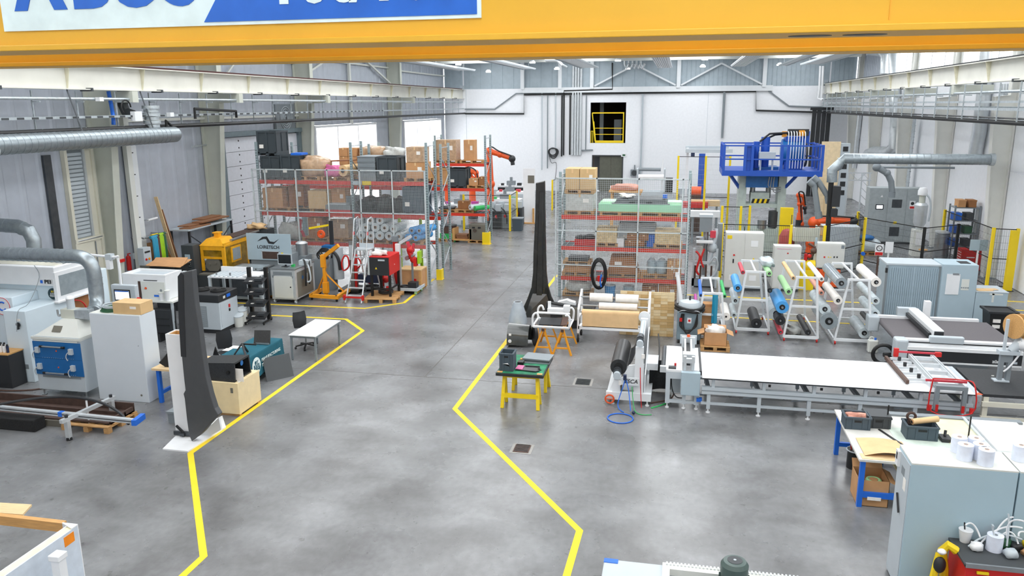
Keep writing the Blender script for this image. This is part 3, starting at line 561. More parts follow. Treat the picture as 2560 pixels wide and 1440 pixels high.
# ---------------- left rack
LY0,LY1 = 28.75,29.8;Z1,Z2,Z3 = 3.97,2.71,1.54
rack('long red and grey pallet rack behind the left mesh guard',-16.3,-9.33,[-12.35],LY0,LY1,5.45,[Z1,Z2,Z3])
rack('second red pallet rack standing behind the left one',-16.3,-9.33,[-12.35],30.6,31.7,5.3,[3.6,2.4])
meshfence('white wire mesh guard in front of the left pallet rack',-16.45,-9.35,28.55,1.1,4.4,[-16.45,-15.9,-14.6,-13.28,-11.95,-10.65,-9.35],[4.4,2.77,1.1],.056)
t = thing('corner_guard','yellow steel corner guard at the foot of the left rack','guard',(-9.2,29.72,0));P(t,'plate','yellow',('b',-.12,.1,-.14,-.1,0,.42),('b',.06,.1,-.14,.14,0,.42));P(t,'foot','yellow',('b',-.14,.12,-.16,.16,0,.015))
one('load_plate','yellow load plate on the red beam of the left rack','sign','yellow',('b',-11.9,-11.55,28.66,28.70,3.84,3.98));one('load_plate','grey sign plate on the red beam of the left rack','sign','light_grey',('b',-12.3,-11.93,28.66,28.70,3.84,3.98))
def L(u0,u1,v): a,b = yp(u0,v,LY0),yp(u1,v,LY0);return a.x,b.x
def zv(u,v,Y=LY0): return yp(u,v,Y).z
def Lbin(u0,u1,vt,z0,lab,d=1.0,**k): x0,x1 = L(u0,u1,(vt+450)/2);return bigbin(x0,x1,LY0+.03,LY0+.03+d,z0,zv(u0,vt),lab,**k)
Lbin(650,699,390,Z1,'dark grey plastic bin at the left end of the top rack shelf, under another bin')
Lbin(700,748,388,Z1,'dark grey plastic bin with a blue item on its rim, top shelf left')
Lbin(643,692,328,zv(650,389),'dark grey plastic bin stacked on another bin at the top left of the rack')
x0,x1 = L(725,752,385);one('blue_cover','blue lid lying on the top shelf bin','lid','blue',('b',x0,x1,LY0+.05,LY0+.6,zv(700,388)+.0,zv(700,388)+.08))
pallet(-14.35,LY0+.5,Z1,'the plastic wrapped bundle on the left rack top shelf');pallet(-13.1,LY0+.5,Z1,'the pink bag and kraft roll on the left rack top shelf')
lump('wrapped_bundle','clear plastic wrapped carton bundle beside the pink bag on the top shelf','bundle','film_wrap',(-14.1,LY0+.5,Z1+.144),(.62,.42,.42),3,.18)
lump('pink_bag','pink plastic bag on the top shelf of the left rack','bag','pink',(-13.2,LY0+.25,Z1+.144),(.33,.25,.24),5,.3)
roll('kraft paper roll lying end on beside the pink bag, top shelf',(-12.72,LY0+.02,Z1+.39),(-12.5,LY0+.95,Z1+.39),.22,'kraft',rc=.11)
one('wood_board','brown boards lying across behind the kraft roll on the top shelf','board','plank_brown',('r',(-13.7,LY0+.8,Z1+.7),(-12.5,LY0+.75,Z1+.75),.3,.05))
def cstack(lab0,x0,x1,y0,z0,w,h,rows,cols,d=.4):
    for r in range(rows):
        for c in range(cols): carton(x0+c*w+.005,x0+(c+1)*w-.005,y0,y0+d,z0+r*h,z0+(r+1)*h-.008,lab0 % (['bottom','second','third','fourth'][r],['left','right','far right'][c]),'cardboard',lbl=False,group='stacked cartons on the second rack')
a = yp(845,400,30.65);b = yp(890,400,30.65);pallet((a.x+b.x)/2,31.1,3.6,'the brown carton stack behind the left rack')
cstack('small brown carton of the tall stack behind the left rack, %s row %s',a.x,b.x,30.75,3.744,(b.x-a.x)/2,.345,4,2,.6)
a = yp(900,380,30.65);b = yp(968,380,30.65);lump('wrapped_bundle','long grey wrapped bundle with yellow tag above the grey crates','bundle','film_wrap',((a.x+b.x)/2-.2,31.1,4.65),(.62,.4,.3),11,.12)
one('timber_block','timber support under the long grey wrapped bundle','support','pallet_wood',('b',a.x+.1,b.x-.2,30.7,31.5,3.6,4.66))
lump('wrapped_bundle','pale plastic film heap at the right of the long grey bundle','bundle','clear_wrap',(b.x+.15,31.0,4.65),(.4,.3,.27),12,.3)
one('timber_block','timber support under the pale film heap','support','pallet_wood',('b',b.x-.1,b.x+.45,30.7,31.4,3.6,4.66))
x0,x1 = L(892,938,420)
for i in range(5):
    z = Z1+i*.19;tt = thing('stacking_crate','flat grey stacking crate in the pile of five, %s from the bottom' % ['first','second','third','fourth','fifth'][i],'crate',((x0+x1)/2,LY0+.5,z),0,'flat grey crates');w = (x1-x0)/2
    P(tt,'body','mid_grey',('b',-w+.02,w-.02,-.45,.45,0,.15));P(tt,'rim','mid_grey',('b',-w,w,-.47,.47,.15,.185))
Lbin(941,992,392,Z1,'grey green plastic bin at the right of the flat crate pile, top shelf',m='bin_grey')
x0,x1 = L(1013,1060,420)
pallet((x0+x1)/2,LY0+.5,Z1,'the tall carton at the right end of the left rack top shelf',.9,.9)
carton(x0,x1,LY0+.08,LY0+.9,Z1+.144,Z1+.72,'large plain carton at the right end of the left rack top shelf','cardboard')
carton(x0+.02,x1-.06,LY0+.1,LY0+.9,Z1+.73,Z1+1.3,'plastic wrapped carton on the large carton at the right end of the top shelf','film_wrap')
# level two
x0,x1 = L(655,704,495);pallet((x0+x1)/2+.1,LY0+.5,Z2,'the tall brown carton at the left of the middle shelf');carton(x0,x1,LY0+.06,LY0+.95,Z2+.144,Z2+.93,'tall brown carton at the left of the middle rack shelf','cardboard',lbl=False)
carton(x1+.1,x1+.75,LY0+.4,LY0+1.0,Z2+.16,Z2+1.0,'wrapped brown carton behind the tall one on the middle shelf','cardboard_dark');pallet(x1+.6,LY0+.62,Z2,'the wrapped brown carton on the middle shelf',1.0,.8)
one('machine_part','small dark machine part lying on the middle shelf between cartons','part','charcoal',('b',-14.9,-14.3,LY0+.2,LY0+.7,Z2+.005,Z2+.12),('c',(-14.75,LY0+.35,Z2+.12),(-14.75,LY0+.35,Z2+.22),.1,12),('b',-14.55,-14.35,LY0+.3,LY0+.45,Z2+.12,Z2+.18))
x0,x1 = L(769,815,500);pallet((x0+x1)/2+.3,LY0+.5,Z2,'the light cardboard box on the middle shelf');carton(x0,x1,LY0+.05,LY0+.9,Z2+.144,Z2+.85,'light cardboard box in the centre of the middle rack shelf','cardboard_light',lbl=False,tape=False)
carton(x1+.02,x1+.62,LY0+.45,LY0+1.0,Z2+.15,Z2+.9,'brown carton beside the light one on the middle shelf','cardboard')
tt = thing('tool_case','grey case with red trim on the middle shelf left of the rack post','case',(-13.0,LY0+.25,Z2));P(tt,'body','mid_grey',('b',-.55,.5,-.2,.2,.12,.32));P(tt,'trim','red',('b',-.53,.48,-.22,.15,.0,.12));P(tt,'lid','light_grey',('b',-.6,.3,-.15,.3,.32,.36))
bigbin(-13.2,-12.45,LY0+.5,LY0+1.0,Z2,Z2+.62,'mid grey plastic bin behind the red trimmed case',m='mid_grey')
for i,(x,r,h) in enumerate([(-11.85,.4,.33),(-11.2,.42,.36),(-10.6,.4,.34)]): lump('black_bag',['left','middle','right'][i]+' black film covered load on the middle shelf','bag','black',(x,LY0+.5,Z2),(r,.45,h),20+i,.2,group='black covered loads')
bigbin(-10.35,-9.5,LY0+.05,LY0+1.05,Z2,Z2+1.05,'large dark grey bin at the right end of the middle shelf',m='box_blue_grey')
# level three
lump('wrapped_bundle','clear film wrapped parts at the left of the lower shelf','bundle','clear_wrap',(-15.3,LY0+.5,Z3),(.5,.42,.38),31,.25);one('red_frame_part','red metal frame part behind the lower shelf mesh','part','rose',('r',(-14.95,LY0+.3,Z3+.02),(-14.75,LY0+.3,Z3+.85),.12,.08),('r',(-14.75,LY0+.3,Z3+.4),(-14.6,LY0+.3,Z3+.02),.1,.08))
carton(-14.35,-13.75,LY0+.1,LY0+.8,Z3+.144,Z3+.95,'tall brown carton on the lower rack shelf','cardboard_dark');pallet(-14.05,LY0+.5,Z3,'the tall brown carton on the lower shelf')
carton(-13.6,-12.75,LY0+.3,LY0+1.0,Z3+.144,Z3+.9,'wide wrapped brown carton on the lower rack shelf','film_wrap');pallet(-13.0,LY0+.55,Z3,'the wide wrapped carton on the lower shelf')
pallet(-11.6,LY0+.5,Z3,'the white film rolls, left part');pallet(-10.2,LY0+.5,Z3,'the white film rolls and blue rolls, right part')
pts = [(-12.1,.17,.0),(-11.7,.17,.0),(-11.33,.18,0),(-10.95,.17,0),(-10.55,.16,0),(-11.9,.17,.31),(-11.5,.18,.32),(-11.12,.17,.31),(-10.75,.16,.3),(-11.7,.16,.6),(-11.3,.16,.61)]
for i,(x,r,z) in enumerate(pts): roll('white film roll, lower shelf heap, %s' % ['bottom row first from the left','bottom row second from the left','bottom row third from the left','bottom row fourth from the left','bottom row fifth from the left','middle row first from the left','middle row second from the left','middle row third from the left','middle row fourth from the left','top row left one','top row right one'][i],(x,LY0+.03,Z3+.144+r+z),(x+.05,LY0+1.0,Z3+.144+r+z),r,'film',rc=.06,group='white film rolls')
for i,(x,z) in enumerate([(-10.17,.14),(-9.85,.14),(-10.0,.41),(-9.7,.41)]): roll('bright blue wrapped roll on the lower shelf, %s' % ['bottom left','bottom right','top left','top right'][i],(x,LY0+.0,Z3+.15+z),(x+.25,LY0+1.05,Z3+.15+z),.14,'sky_blue',rc=.06,group='blue rolls')
for i,x in enumerate([-11.0,-10.1]): one('green_post',['left','right'][i]+' lime green post seen through the mesh behind the film rolls','post',mat('lime','9ac41e',.5),('b',x-.05,x+.05,30.1,30.2,0,2.4))
# ---------------- far rack (left of the aisle)
FY0,FY1 = 38.3,39.4
rack('far red pallet rack beside the orange robot',-11.95,-9.38,[],FY0,FY1,5.35,[3.98,2.75,1.5])
t = thing('corner_guard','yellow corner guard at the foot of the far rack','guard',(-9.3,38.05,0));P(t,'plate','yellow',('b',-.2,.16,-.12,-.06,0,.6),('b',.1,.16,-.12,.2,0,.6));P(t,'foot','yellow',('b',-.22,.2,-.16,.22,0,.015))
def FX(u): return yp(u,450,FY0).x
def farrect(u0,u1): return FX(u0),FX(u1)
x0,x1 = farrect(1087,1140);pallet((x0+x1)/2,FY0+.5,3.98,'the wrapped carton block at the top of the far rack');carton(x0+.02,x1,FY0+.1,FY0+.95,4.124,5.12,'wrapped carton block at the top left of the far rack','film_wrap')
x0,x1 = farrect(1158,1184);pallet((x0+x1)/2+.15,FY0+.5,3.98,'the narrow carton tower at the top right of the far rack');carton(x0,x1,FY0+.2,FY0+.8,4.124,5.12,'narrow wrapped carton tower at the top right of the far rack','cardboard')
x0,x1 = farrect(1077,1118);pallet((x0+x1)/2,FY0+.5,2.75,'the orange brown crate on the far rack',.9,.9);t = thing('wooden_crate','orange brown wooden crate on the far rack','crate',((x0+x1)/2,FY0+.5,2.894));w = (x1-x0)/2;P(t,'body','cardboard',('b',-w,w,-.42,.42,0,.85));P(t,'batten','wood',('b',-w-.02,w+.02,-.45,-.42,.75,.85),('b',-w-.02,w+.02,-.45,-.42,0,.08),('b',-w-.02,-w+.06,-.45,-.42,0,.85),('b',w-.06,w+.02,-.45,-.42,0,.85))
x0,x1 = farrect(1121,1164);bigbin(x0,x1,FY0+.02,FY0+1.0,2.75,3.72,'dark grey plastic bin with white label on the far rack',m='bin_grey')
x0,x1 = farrect(1166,1212);pallet((x0+x1)/2,FY0+.5,2.75,'the small cartons on the far rack',.95,.8);carton(x0+.08,x0+.55,FY0+.15,FY0+.7,2.894,3.22,'carton with red label on the far rack','cardboard');carton(x0+.58,x0+.9,FY0+.2,FY0+.75,2.894,3.3,'brown carton beside the red labelled one on the far rack','cardboard_dark',lbl=False)
pallet(-11.4,FY0+.5,1.5,'the grey parts on the lower far rack shelf',.9,.8);pallet(-10.5,FY0+.5,1.5,'the small cartons on the lower far rack shelf',.9,.8)
lump('grey_parts','heap of grey parts on the lower shelf of the far rack','parts','dark_steel',(-11.5,FY0+.5,1.644),(.42,.35,.08),41,.2);carton(-10.95,-10.4,FY0+.4,FY0+.9,1.644,2.05,'open brown carton on the lower far rack shelf','cardboard_dark',lbl=False);carton(-10.3,-9.95,FY0+.1,FY0+.5,1.644,1.82,'low brown carton on the lower far rack shelf','cardboard')
roll('white film roll lying on the lower far rack shelf',(-10.2,FY0+.0,1.8),(-9.6,FY0+.7,1.8),.14,'film',rc=.05);roll('bright green roll lying on the lower far rack shelf',(-9.95,FY0-.05,1.76),(-9.4,FY0+.6,1.76),.12,'green',rc=.03)
t = thing('cable_drum','brown round drum on the floor under the far rack','drum',(-11.5,FY0+.5,.42));P(t,'drum','rust_steel',('c',(0,0,0),(0,0,.36),.42,20));P(t,'rim','dark_grey',('c',(0,0,.36),(0,0,.4),.44,20))
one('green_box','mint green flat box under the brown drum','box','green',('b',-11.85,-11.1,FY0+.1,FY0+.9,.145,.42));pallet(-11.5,FY0+.5,0,'the mint green box under the far rack',.9,.9)
t = thing('wooden_dolly','low wooden dolly with raised ends under the far rack','dolly',(-10.65,FY0+.35,0));P(t,'deck','wood',('b',-.5,.5,-.4,.4,.1,.17));P(t,'end_board','wood',('b',-.5,-.38,-.4,.4,.17,.7));P(t,'end_board','wood',('b',.38,.5,-.4,.4,.17,.7));pieces(t,'wheel','green',('c',(-.03,0,.05),(.03,0,.05),.05,10),[(-.4,-.3,0),(.4,-.3,0),(-.4,.3,0),(.4,.3,0)])
one('plank_stack','short wooden planks stacked on the low dolly','planks','plank_brown',*[('b',-.3-.01*i,.3-.02*i,-.3,.2,.17+i*.06,.22+i*.06) for i in range(4)],loc=(-10.65,FY0+.35,0))
t = thing('machine_block','grey brown machine block with shackles under the far rack','machine part',(-9.85,FY0+.3,.144));P(t,'block','khaki',('b',-.42,.42,-.35,.35,0,.8),bev=.02);P(t,'shackle','rust_steel',('t',ring((-.1,-.38,.5),.07,12,'y'),.02,6,True));P(t,'slot','charcoal',('b',-.25,-.1,-.36,-.35,.6,.68),('b',.05,.2,-.36,-.35,.6,.68));pallet(-9.85,FY0+.3,0,'the grey brown machine block',.95,.8)
# ---------------- right rack
RY0,RY1 = 27.75,28.85;q1,q2_,q3_ = 2.98,1.86,.76
rack('red and grey pallet rack behind the right mesh guard',-4.08,.4,[],RY0,RY1,4.5,[q1,q2_,q3_])
meshfence('white wire mesh guard in front of the right pallet rack',-4.2,.38,27.55,.12,4.3,[-4.2,-2.77,-1.32,.16,.38],[4.3,2.45,1.22],.068)
def RX(u): return yp(u,550,RY0).x
x0,x1 = RX(1412),RX(1482)
pallet((x0+x1)/2,RY0+.5,q1,'the plastic wrapped block on the right rack',x1-x0+.05,.9);carton(x0+.02,x1,RY0+.07,RY0+.95,q1+.144,q1+.745,'plastic wrapped block on the right rack under the two cartons','clear_wrap',name='wrapped_block')
pallet((x0+x1)/2,RY0+.5,q1+.75,'the pair of cartons at the top of the right rack',x1-x0+.05,.9)
xm_ = (x0+x1)/2
carton(x0,xm_-.01,RY0+.06,RY0+.95,q1+.9,q1+1.62,'left carton of the pair at the top of the right rack','cardboard_light',lbl=False);carton(xm_+.01,x1+.04,RY0+.06,RY0+.95,q1+.9,q1+1.62,'right carton with white label of the pair at the top of the right rack','cardboard_light')
x0,x1 = RX(1495),RX(1704)
pallet(x0+.75,RY0+.5,q1,'the left end of the mint foam block',1.4,1.0);pallet(x1-.75,RY0+.5,q1,'the right end of the mint foam block',1.4,1.0)
t = thing('foam_block','large mint green foam block on the top of the right rack','foam block',((x0+x1)/2,RY0+.55,q1+.144));w = (x1-x0)/2;P(t,'slab','mint',('b',-w,w,-.5,.55,0,.27),bev=.01);P(t,'upper_slab',mat('mint_pale','c4ebcb',.7),('b',-w+.08,-w+.6,-.35,.55,.27,.33));P(t,'upper_slab','mint_pale',('b',w-.5,w-.02,-.4,.3,.27,.36))
t = thing('composite_tray','dark grey moulded tray lying on the mint foam block','tray',(RX(1600),RY0+.5,q1+.42));P(t,'tray','dark_grey',('h',[(-.95,-.42,0),(.95,-.42,0),(.95,.42,0),(-.95,.42,0)],[(-.8,-.3,.16),(.8,-.3,.16),(.85,.42,.22),(-.8,.42,.22)]));P(t,'flange','mid_grey',('b',-1.0,1.0,-.45,.45,0,.03));P(t,'slot','black',('b',-.4,-.2,-.44,-.4,.05,.09),('b',.2,.4,-.44,-.4,.05,.09));P(t,'blue_clip','blue',('b',.75,.9,-.3,-.1,.2,.33))
t = thing('document_pile','pile of white foil and papers on the grey tray','papers',(RX(1567),RY0+.5,q1+.64));P(t,'sheets','paper',('r',(-.25,-.1,.02),(.2,.1,.05),.3,.03),('r',(-.25,.1,.1),(.05,-.2,.0),.25,.02))
# level two
t = thing('parts_box','open crate with red and dark parts on the right rack','crate',(RX(1462),RY0+.4,q2_));P(t,'red_crate','red',('b',-.38,.38,-.25,.25,0,.22));P(t,'dark_parts','charcoal',('s',(-.2,0,.26),(.2,.2,.1),10,6),('s',(.15,.05,.27),(.22,.18,.12),10,6),('c',(-.3,.1,.3),(.3,-.1,.36),.03,8))
x0,x1 = RX(1493),RX(1541);pallet((x0+x1)/2,RY0+.5,q2_,'the pale wooden crate on the left of the right rack',.8,.8)
def wcrate(lab,x0,x1,z0,z1,m='chipboard',y=RY0+.1,d=.8):
    t = thing('wooden_crate',lab,'crate',((x0+x1)/2,y+d/2,z0));w = (x1-x0)/2;h = z1-z0;P(t,'panel',m,('b',-w,w,-d/2,d/2,0,h));P(t,'lid',m,('b',-w-.02,w+.02,-d/2-.02,d/2+.02,h,h+.03));P(t,'batten',m,('b',-w-.015,-w+.06,-d/2-.02,-d/2,0,h),('b',w-.06,w+.015,-d/2-.02,-d/2,0,h));return t
wcrate('pale wooden crate on a pallet at the left of the right rack',x0,x1,q2_+.144,q2_+.62);wcrate('wide pale wooden crate at the right end of the right rack',RX(1640),RX(1703),q2_+.144,q2_+.6);pallet(RX(1672),RY0+.5,q2_,'the wide pale wooden crate on the right rack',1.0,.8)
for i,(u,z) in enumerate([(1575,0),(1600,0),(1580,.22),(1610,.22)]): carton(RX(u)-.17,RX(u)+.17,RY0+.2,RY0+.7,q2_+.02+z,q2_+.22+z,'small brown carton in the middle of the right rack, '+['lower left','lower right','upper left','upper right'][i],'cardboard_dark',lbl=False)
one('white_tub','white tub with papers on the right rack beside the pale crate','tub','white',('b',RX(1550)-.15,RX(1550)+.15,RY0+.1,RY0+.5,q2_,q2_+.3));one('blue_crate','blue plastic crate on the right rack beside the wide crate','crate','blue',('b',RX(1618),RX(1638),RY0+.3,RY0+.8,q2_,q2_+.42));bigbin(RX(1545),RX(1640),RY0+.55,RY0+1.05,q2_,q2_+.8,'pale grey plastic bin at the back of the right rack middle shelf',m='light_grey')
# level three
pallet(RX(1440),RY0+.45,q3_,'the dark shallow tray on the lower right rack shelf',1.0,.8);carton(RX(1412),RX(1475),RY0+.1,RY0+.8,q3_+.144,q3_+.38,'low open carton at the left of the lower right rack shelf','cardboard',lbl=False);pallet(RX(1442),RY0+.45,q3_+.38,'the dark steel plate on the lower right rack shelf',1.0,.8);one('steel_plate','dark steel plate on a pallet at the left of the right rack','plate','dark_grey',('b',RX(1420),RX(1470),RY0+.15,RY0+.8,q3_+.525,q3_+.65))
t = thing('carton_heap','wrapped brown load under film in the middle of the right rack','bundle',(RX(1560),RY0+.5,q3_+.144));P(t,'load','cardboard_dark',('h',[(-.55,-.4,0),(.55,-.4,0),(.55,.4,0),(-.55,.4,0)],[(-.45,-.3,.55),(.35,-.3,.6),(.4,.35,.62),(-.45,.35,.6)]));P(t,'paper_label','paper',('b',-.3,-.05,-.42,-.38,.3,.42));pallet(RX(1560),RY0+.5,q3_,'the wrapped brown load on the right rack')
for i,u in enumerate([1632,1658]):
    t = thing('metal_pot','grey blue lidded drum on the right rack, '+['left smaller one','right larger one'][i],'drum',(RX(u),RY0+.4,q3_+.144));P(t,'pot','pale_blue_grey',('l',[(.13+i*.05,0),(.16+i*.06,.1),(.17+i*.06,.42),(.1,.5)],(0,0,0),16));P(t,'lid','light_grey',('l',[(.12,.48),(.09,.54),(.03,.56)],(0,0,0),14))
pallet(RX(1645),RY0+.45,q3_,'the two grey blue drums on the right rack',1.1,.8)
for i in range(2): carton(RX(1672)+i*.26,RX(1672)+.24+i*.26,RY0+.05,RY0+.5,q3_+.01,q3_+.68,['left','right']+'' if False else ['left','right'][i]+' tall narrow carton at the right end of the lower right rack shelf','cardboard')
# floor level
pallet(RX(1445),RY0+.5,0,'the film covered load at the bottom left of the right rack',1.1,.8);lump('wrapped_block','film covered load at the bottom left of the right rack','bundle','clear_wrap',(RX(1445),RY0+.5,.144),(.5,.4,.24),61,.15)
for i,u in enumerate([1527,1575]):
    t = thing('paint_bucket',['left','right'][i]+' blue grey bucket on the floor under the right rack','bucket',(RX(u),RY0+.35,0));P(t,'bucket','sky_blue' if i == 0 else 'pale_blue_grey',('l',[(.17,0),(.2,.38),(.205,.4)],(0,0,0),18));P(t,'lid','light_grey',('c',(0,0,.4),(0,0,.42),.2,18))
carton(RX(1610),RX(1650),RY0+.2,RY0+.8,0.0,.45,'brown carton on the floor under the right rack','cardboard_dark');carton(RX(1653),RX(1700),RY0+.2,RY0+.8,0.0,.5,'brown carton with tubes on the floor at the right of the right rack','cardboard')
hc = Vector((RX(1502),27.44,1.0))
t = thing('cable_bundle','black cable coil with red plug hung on the right mesh guard','cable',hc);P(t,'coil','black',*[('t',[(.26*math.cos(a)*(1-.06*k),-.02*k,.55*math.sin(a)*(1-.05*k)-.05) for a in [2*PI*i/24 for i in range(24)]],.035,8,True) for k in range(4)]);P(t,'plug','red',('c',(.0,-.1,-.1),(.02,-.1,-.3),.05,10));P(t,'blue_cable','blue',('t',[(0.1,-.1,-.05),(.06,-.12,-.3),(.1,-.1,-.5)],.03,6));P(t,'hook','steel',('r',(0,.1,.5),(0,-.1,.5),.02,.02))
# spare leaning tube by the rack post
one('lock_post','white post with lock box at the right end of the right mesh guard','post','white',('b',RX(1703)-.03,RX(1703)+.03,27.42,27.5,.02,1.25),('b',RX(1700)-.08,RX(1700)+.04,27.4,27.5,.95,1.1))
one('leaning_tube','white cardboard tube leaning at the right end of the right mesh guard','tube','white',('c',(RX(1712),27.2,.03),(RX(1700),27.45,1.0),.07,14))

# ================================================================ LEFT SIDE
# --- sandwich panel corner in the foreground
t = thing('insulated_panel','white sandwich panel with cream foam edge and orange tag, bottom left corner','panel',(-7.9,8.4,0))
P(t,'right_skin',mat('panel_blue_white','c9d3de',.45),('b',-.015,0,-1.9,0,0,1.2));P(t,'foam_core',mat('foam_cream','e6dfbd',.8),('b',-.13,-.015,-1.9,-.02,0,1.19));P(t,'left_skin','white',('b',-.145,-.13,-1.9,0,0,1.2))
P(t,'end_cap','white',('b',-.24,.0,0,.015,0,1.2),('h',[(-.24,-.0,1.2),(0,-.1,1.2),(0,.015,1.2),(-.24,.015,1.2)],[(-.24,-.0,1.215),(0,-.1,1.215),(0,.015,1.215),(-.24,.015,1.215)]))
P(t,'orange_tag',mat('tag_orange','f08a12',.5),('b',0,.004,-.26,-.08,1.02,1.16))
t = thing('white_post','white square post with cap standing before the sandwich panel','post',(-7.62,7.72,0));P(t,'post','white',('b',-.06,.06,-.06,.06,0,1.14));P(t,'cap','white',('b',-.08,.08,-.08,.08,1.14,1.22),bev=.01)
t = thing('timber_rail','orange brown timber rail joined to the sandwich panel','timber',(0,8.45,0));P(t,'rail','wood',('b',-10.2,-8.15,-.04,.04,1.06,1.2));P(t,'leg','black',('r',(-9.25,-.2,1.06),(-8.95,-.75,.02),.035,.035));P(t,'far_leg','wood',('b',-10.2,-10.1,-.04,.04,0,1.06))
one('loose_board','pale board end above the timber rail at the left edge','board','pale_wood',('p',[(-10.2,8.55),(-9.0,8.62),(-9.1,8.9),(-10.2,8.8)],1.1,1.13),('b',-10.15,-10.05,8.6,8.7,0,1.1))
# --- aluminium test rail on the floor
pt = thing('pallet','wooden pallet under the long brown trough on the left floor','pallet',(-12.25,14.1,0),0,'wooden pallets')
for i,y in enumerate((-.42,-.21,0,.21,.42)): P(pt,'plank','pallet_wood',('b',-.6,.55,y-.06,y+.06,.122,.144))
for x in (-.55,0,.5):
    P(pt,'stringer','pallet_wood',('b',x-.05,x+.05,-.48,.48,.1,.122))
    for y in (-.42,0,.42): P(pt,'block','pallet_wood',('b',x-.06,x+.06,y-.06,y+.06,0,.1))
t = thing('brown_trough','long dark brown trough of boards lying on the left floor','trough',(-14.0,14.25,.145));P(t,'back_board','brown_board',('b',-3.2,2.25,.28,.32,0,.2));P(t,'bottom_board','brown_board',('b',-3.2,2.25,-.45,.3,0,.03));P(t,'middle_ridge','brown_board',('b',-3.2,2.25,-.02,.02,.03,.1));P(t,'end_board','brown_board',('b',2.2,2.25,-.45,.3,0,.12))
t = thing('foam_bar','black foam bar lying in front of the brown trough','foam block',(-14.2,13.55,0));P(t,'bar','foam_black',('b',-1.5,.88,-.16,.16,0,.27),bev=.02)
one('timber_bearer','grey timber bearer under the brown trough left end','timber','khaki',('b',-13.4,-12.95,13.75,14.6,0,.14));one('timber_bearer','hidden timber bearer under the far left of the trough','timber','khaki',('b',-16.5,-16.2,13.75,14.6,0,.144))
t = thing('profile_bench','aluminium profile bench with long rail, cross bar and blue end','profile frame',(0,0,0))
A,B = gp(0,1019,.42),gp(338,1053,.42);d = (B-A).normalized();A -= d*1.5
P(t,'long_rail','alu',('r',A,B,.09,.09));P(t,'rail_slot','dark_steel',('r',A+Vector((0,-.046,0)),B+Vector((0,-.046,0)),.004,.02));P(t,'blue_end','blue',('r',gp(334,1058,.44),gp(358,1040,.44),.1,.12));P(t,'blue_clamp','blue',('r',A+d*3.05,A+d*3.15,.1,.1))
C_,D_ = gp(152,1055,.46),gp(286,993,.46);P(t,'cross_bar','alu',('r',C_,D_,.08,.08))
for k,f_ in enumerate((.1,.93)):
    q = C_.lerp(D_,f_);P(t,'leg','alu',('r',(q.x,q.y,.03),(q.x,q.y,.42),.09,.09));P(t,'foot','rubber',('c',(q.x,q.y,0),(q.x,q.y,.06),.06,12));P(t,'knob','charcoal',('c',(q.x,q.y,.5),(q.x,q.y,.56),.035,10))
c = [gp(*p,z) for p,z in (((-60,1022),.55),((60,1000),.62),((150,992),.66),((215,997),.66),((262,1010),.6),((300,1033),.45),((322,1060),.3))];P(t,'bent_strip','charcoal',('t',c,.03,8));q = c[3];P(t,'strip_holder','white',('c',(q.x,q.y,.0),(q.x,q.y,.62),.02,8),('c',(q.x,q.y,.0),(q.x,q.y,.02),.06,12))
# --- blade display
BY = 13.55
t = thing('rudder_blade','dark grey composite blade standing upright, left foreground','composite blade',(0,BY,0))
out = [(447,700),(455,691),(481,685),(484,720),(489,772),(498,830),(506,890),(515,950),(526,995),(537,1030),(547,1046),(535,1058),(521,1073),(509,1088),(498,1099),(490,1103),(480,1112),(473,1095),(468,1060),(462,1005),(459,993),(464,984),(461,960),(455,900),(449,800)]
po = [yp(u,v,BY) for u,v in out];zmin = min(p.z for p in po);po = [(p.x,p.z-zmin+.035) for p in po]
P(t,'blade',mat('blade_grey','46484b',.5,0,.05),('p',po[::-1],0,.16,'y'),bev=.015)
P(t,'trailing_edge','charcoal',('p',[(po[1][0]-.01,po[1][1]+.01),(po[0][0]-.01,po[0][1]),(po[24][0]-.01,po[24][1]),(po[23][0]-.01,po[23][1]),(po[23][0]+.1,po[23][1]),(po[24][0]+.12,po[24][1]),(po[0][0]+.12,po[0][1]+.04)],-.01,.0,'y'))
P(t,'tip_cap','alu',('b',po[1][0]-.02,po[1][0]+.05,.02,.1,po[1][1]-.04,po[1][1]+.02))
t = thing('base_board','white board with wavy edge under the upright blade','board',(0,0,0));bp_ = [gp(*p) for p in ((407,1125),(470,1131),(565,1070),(556,1042),(520,1060),(505,1085),(440,1092))]
P(t,'board','white',('p',[(p.x,p.y) for p in bp_],0,.03));w_ = [yp(u,v,13.95) for u,v in ((505,1092),(510,1080),(522,1065),(534,1058),(546,1046),(550,1042),(556,1072),(530,1090))]
P(t,'wavy_upstand','white',('p',[(p.x,max(.03,p.z)) for p in w_],13.9,13.95,'y'))
t = thing('white_column','tall white hollow box column behind the upright blade','column',(-10.0,13.95,.035));P(t,'shell','white',('b',-.2,-.18,-.15,.2,0,2.22),('b',.18,.2,-.15,.2,0,2.22),('b',-.18,.18,-.15,-.13,0,2.22),('b',-.18,.18,.18,.2,0,2.22));P(t,'inner_wood','wood',('b',-.18,-.165,-.13,.18,1.6,2.2),('b',.165,.18,-.13,.18,1.6,2.2),('b',-.165,.165,.165,.18,1.6,2.2),('b',-.165,.165,-.13,-.115,1.6,2.2));P(t,'clamp_bar','dark_steel',('b',-.22,.22,-.2,-.15,.02,.1),('b',-.05,.05,-.24,-.2,.02,.08));P(t,'clamp_handle','black',('r',(-.12,-.22,.24),(.06,-.26,.12),.04,.04))
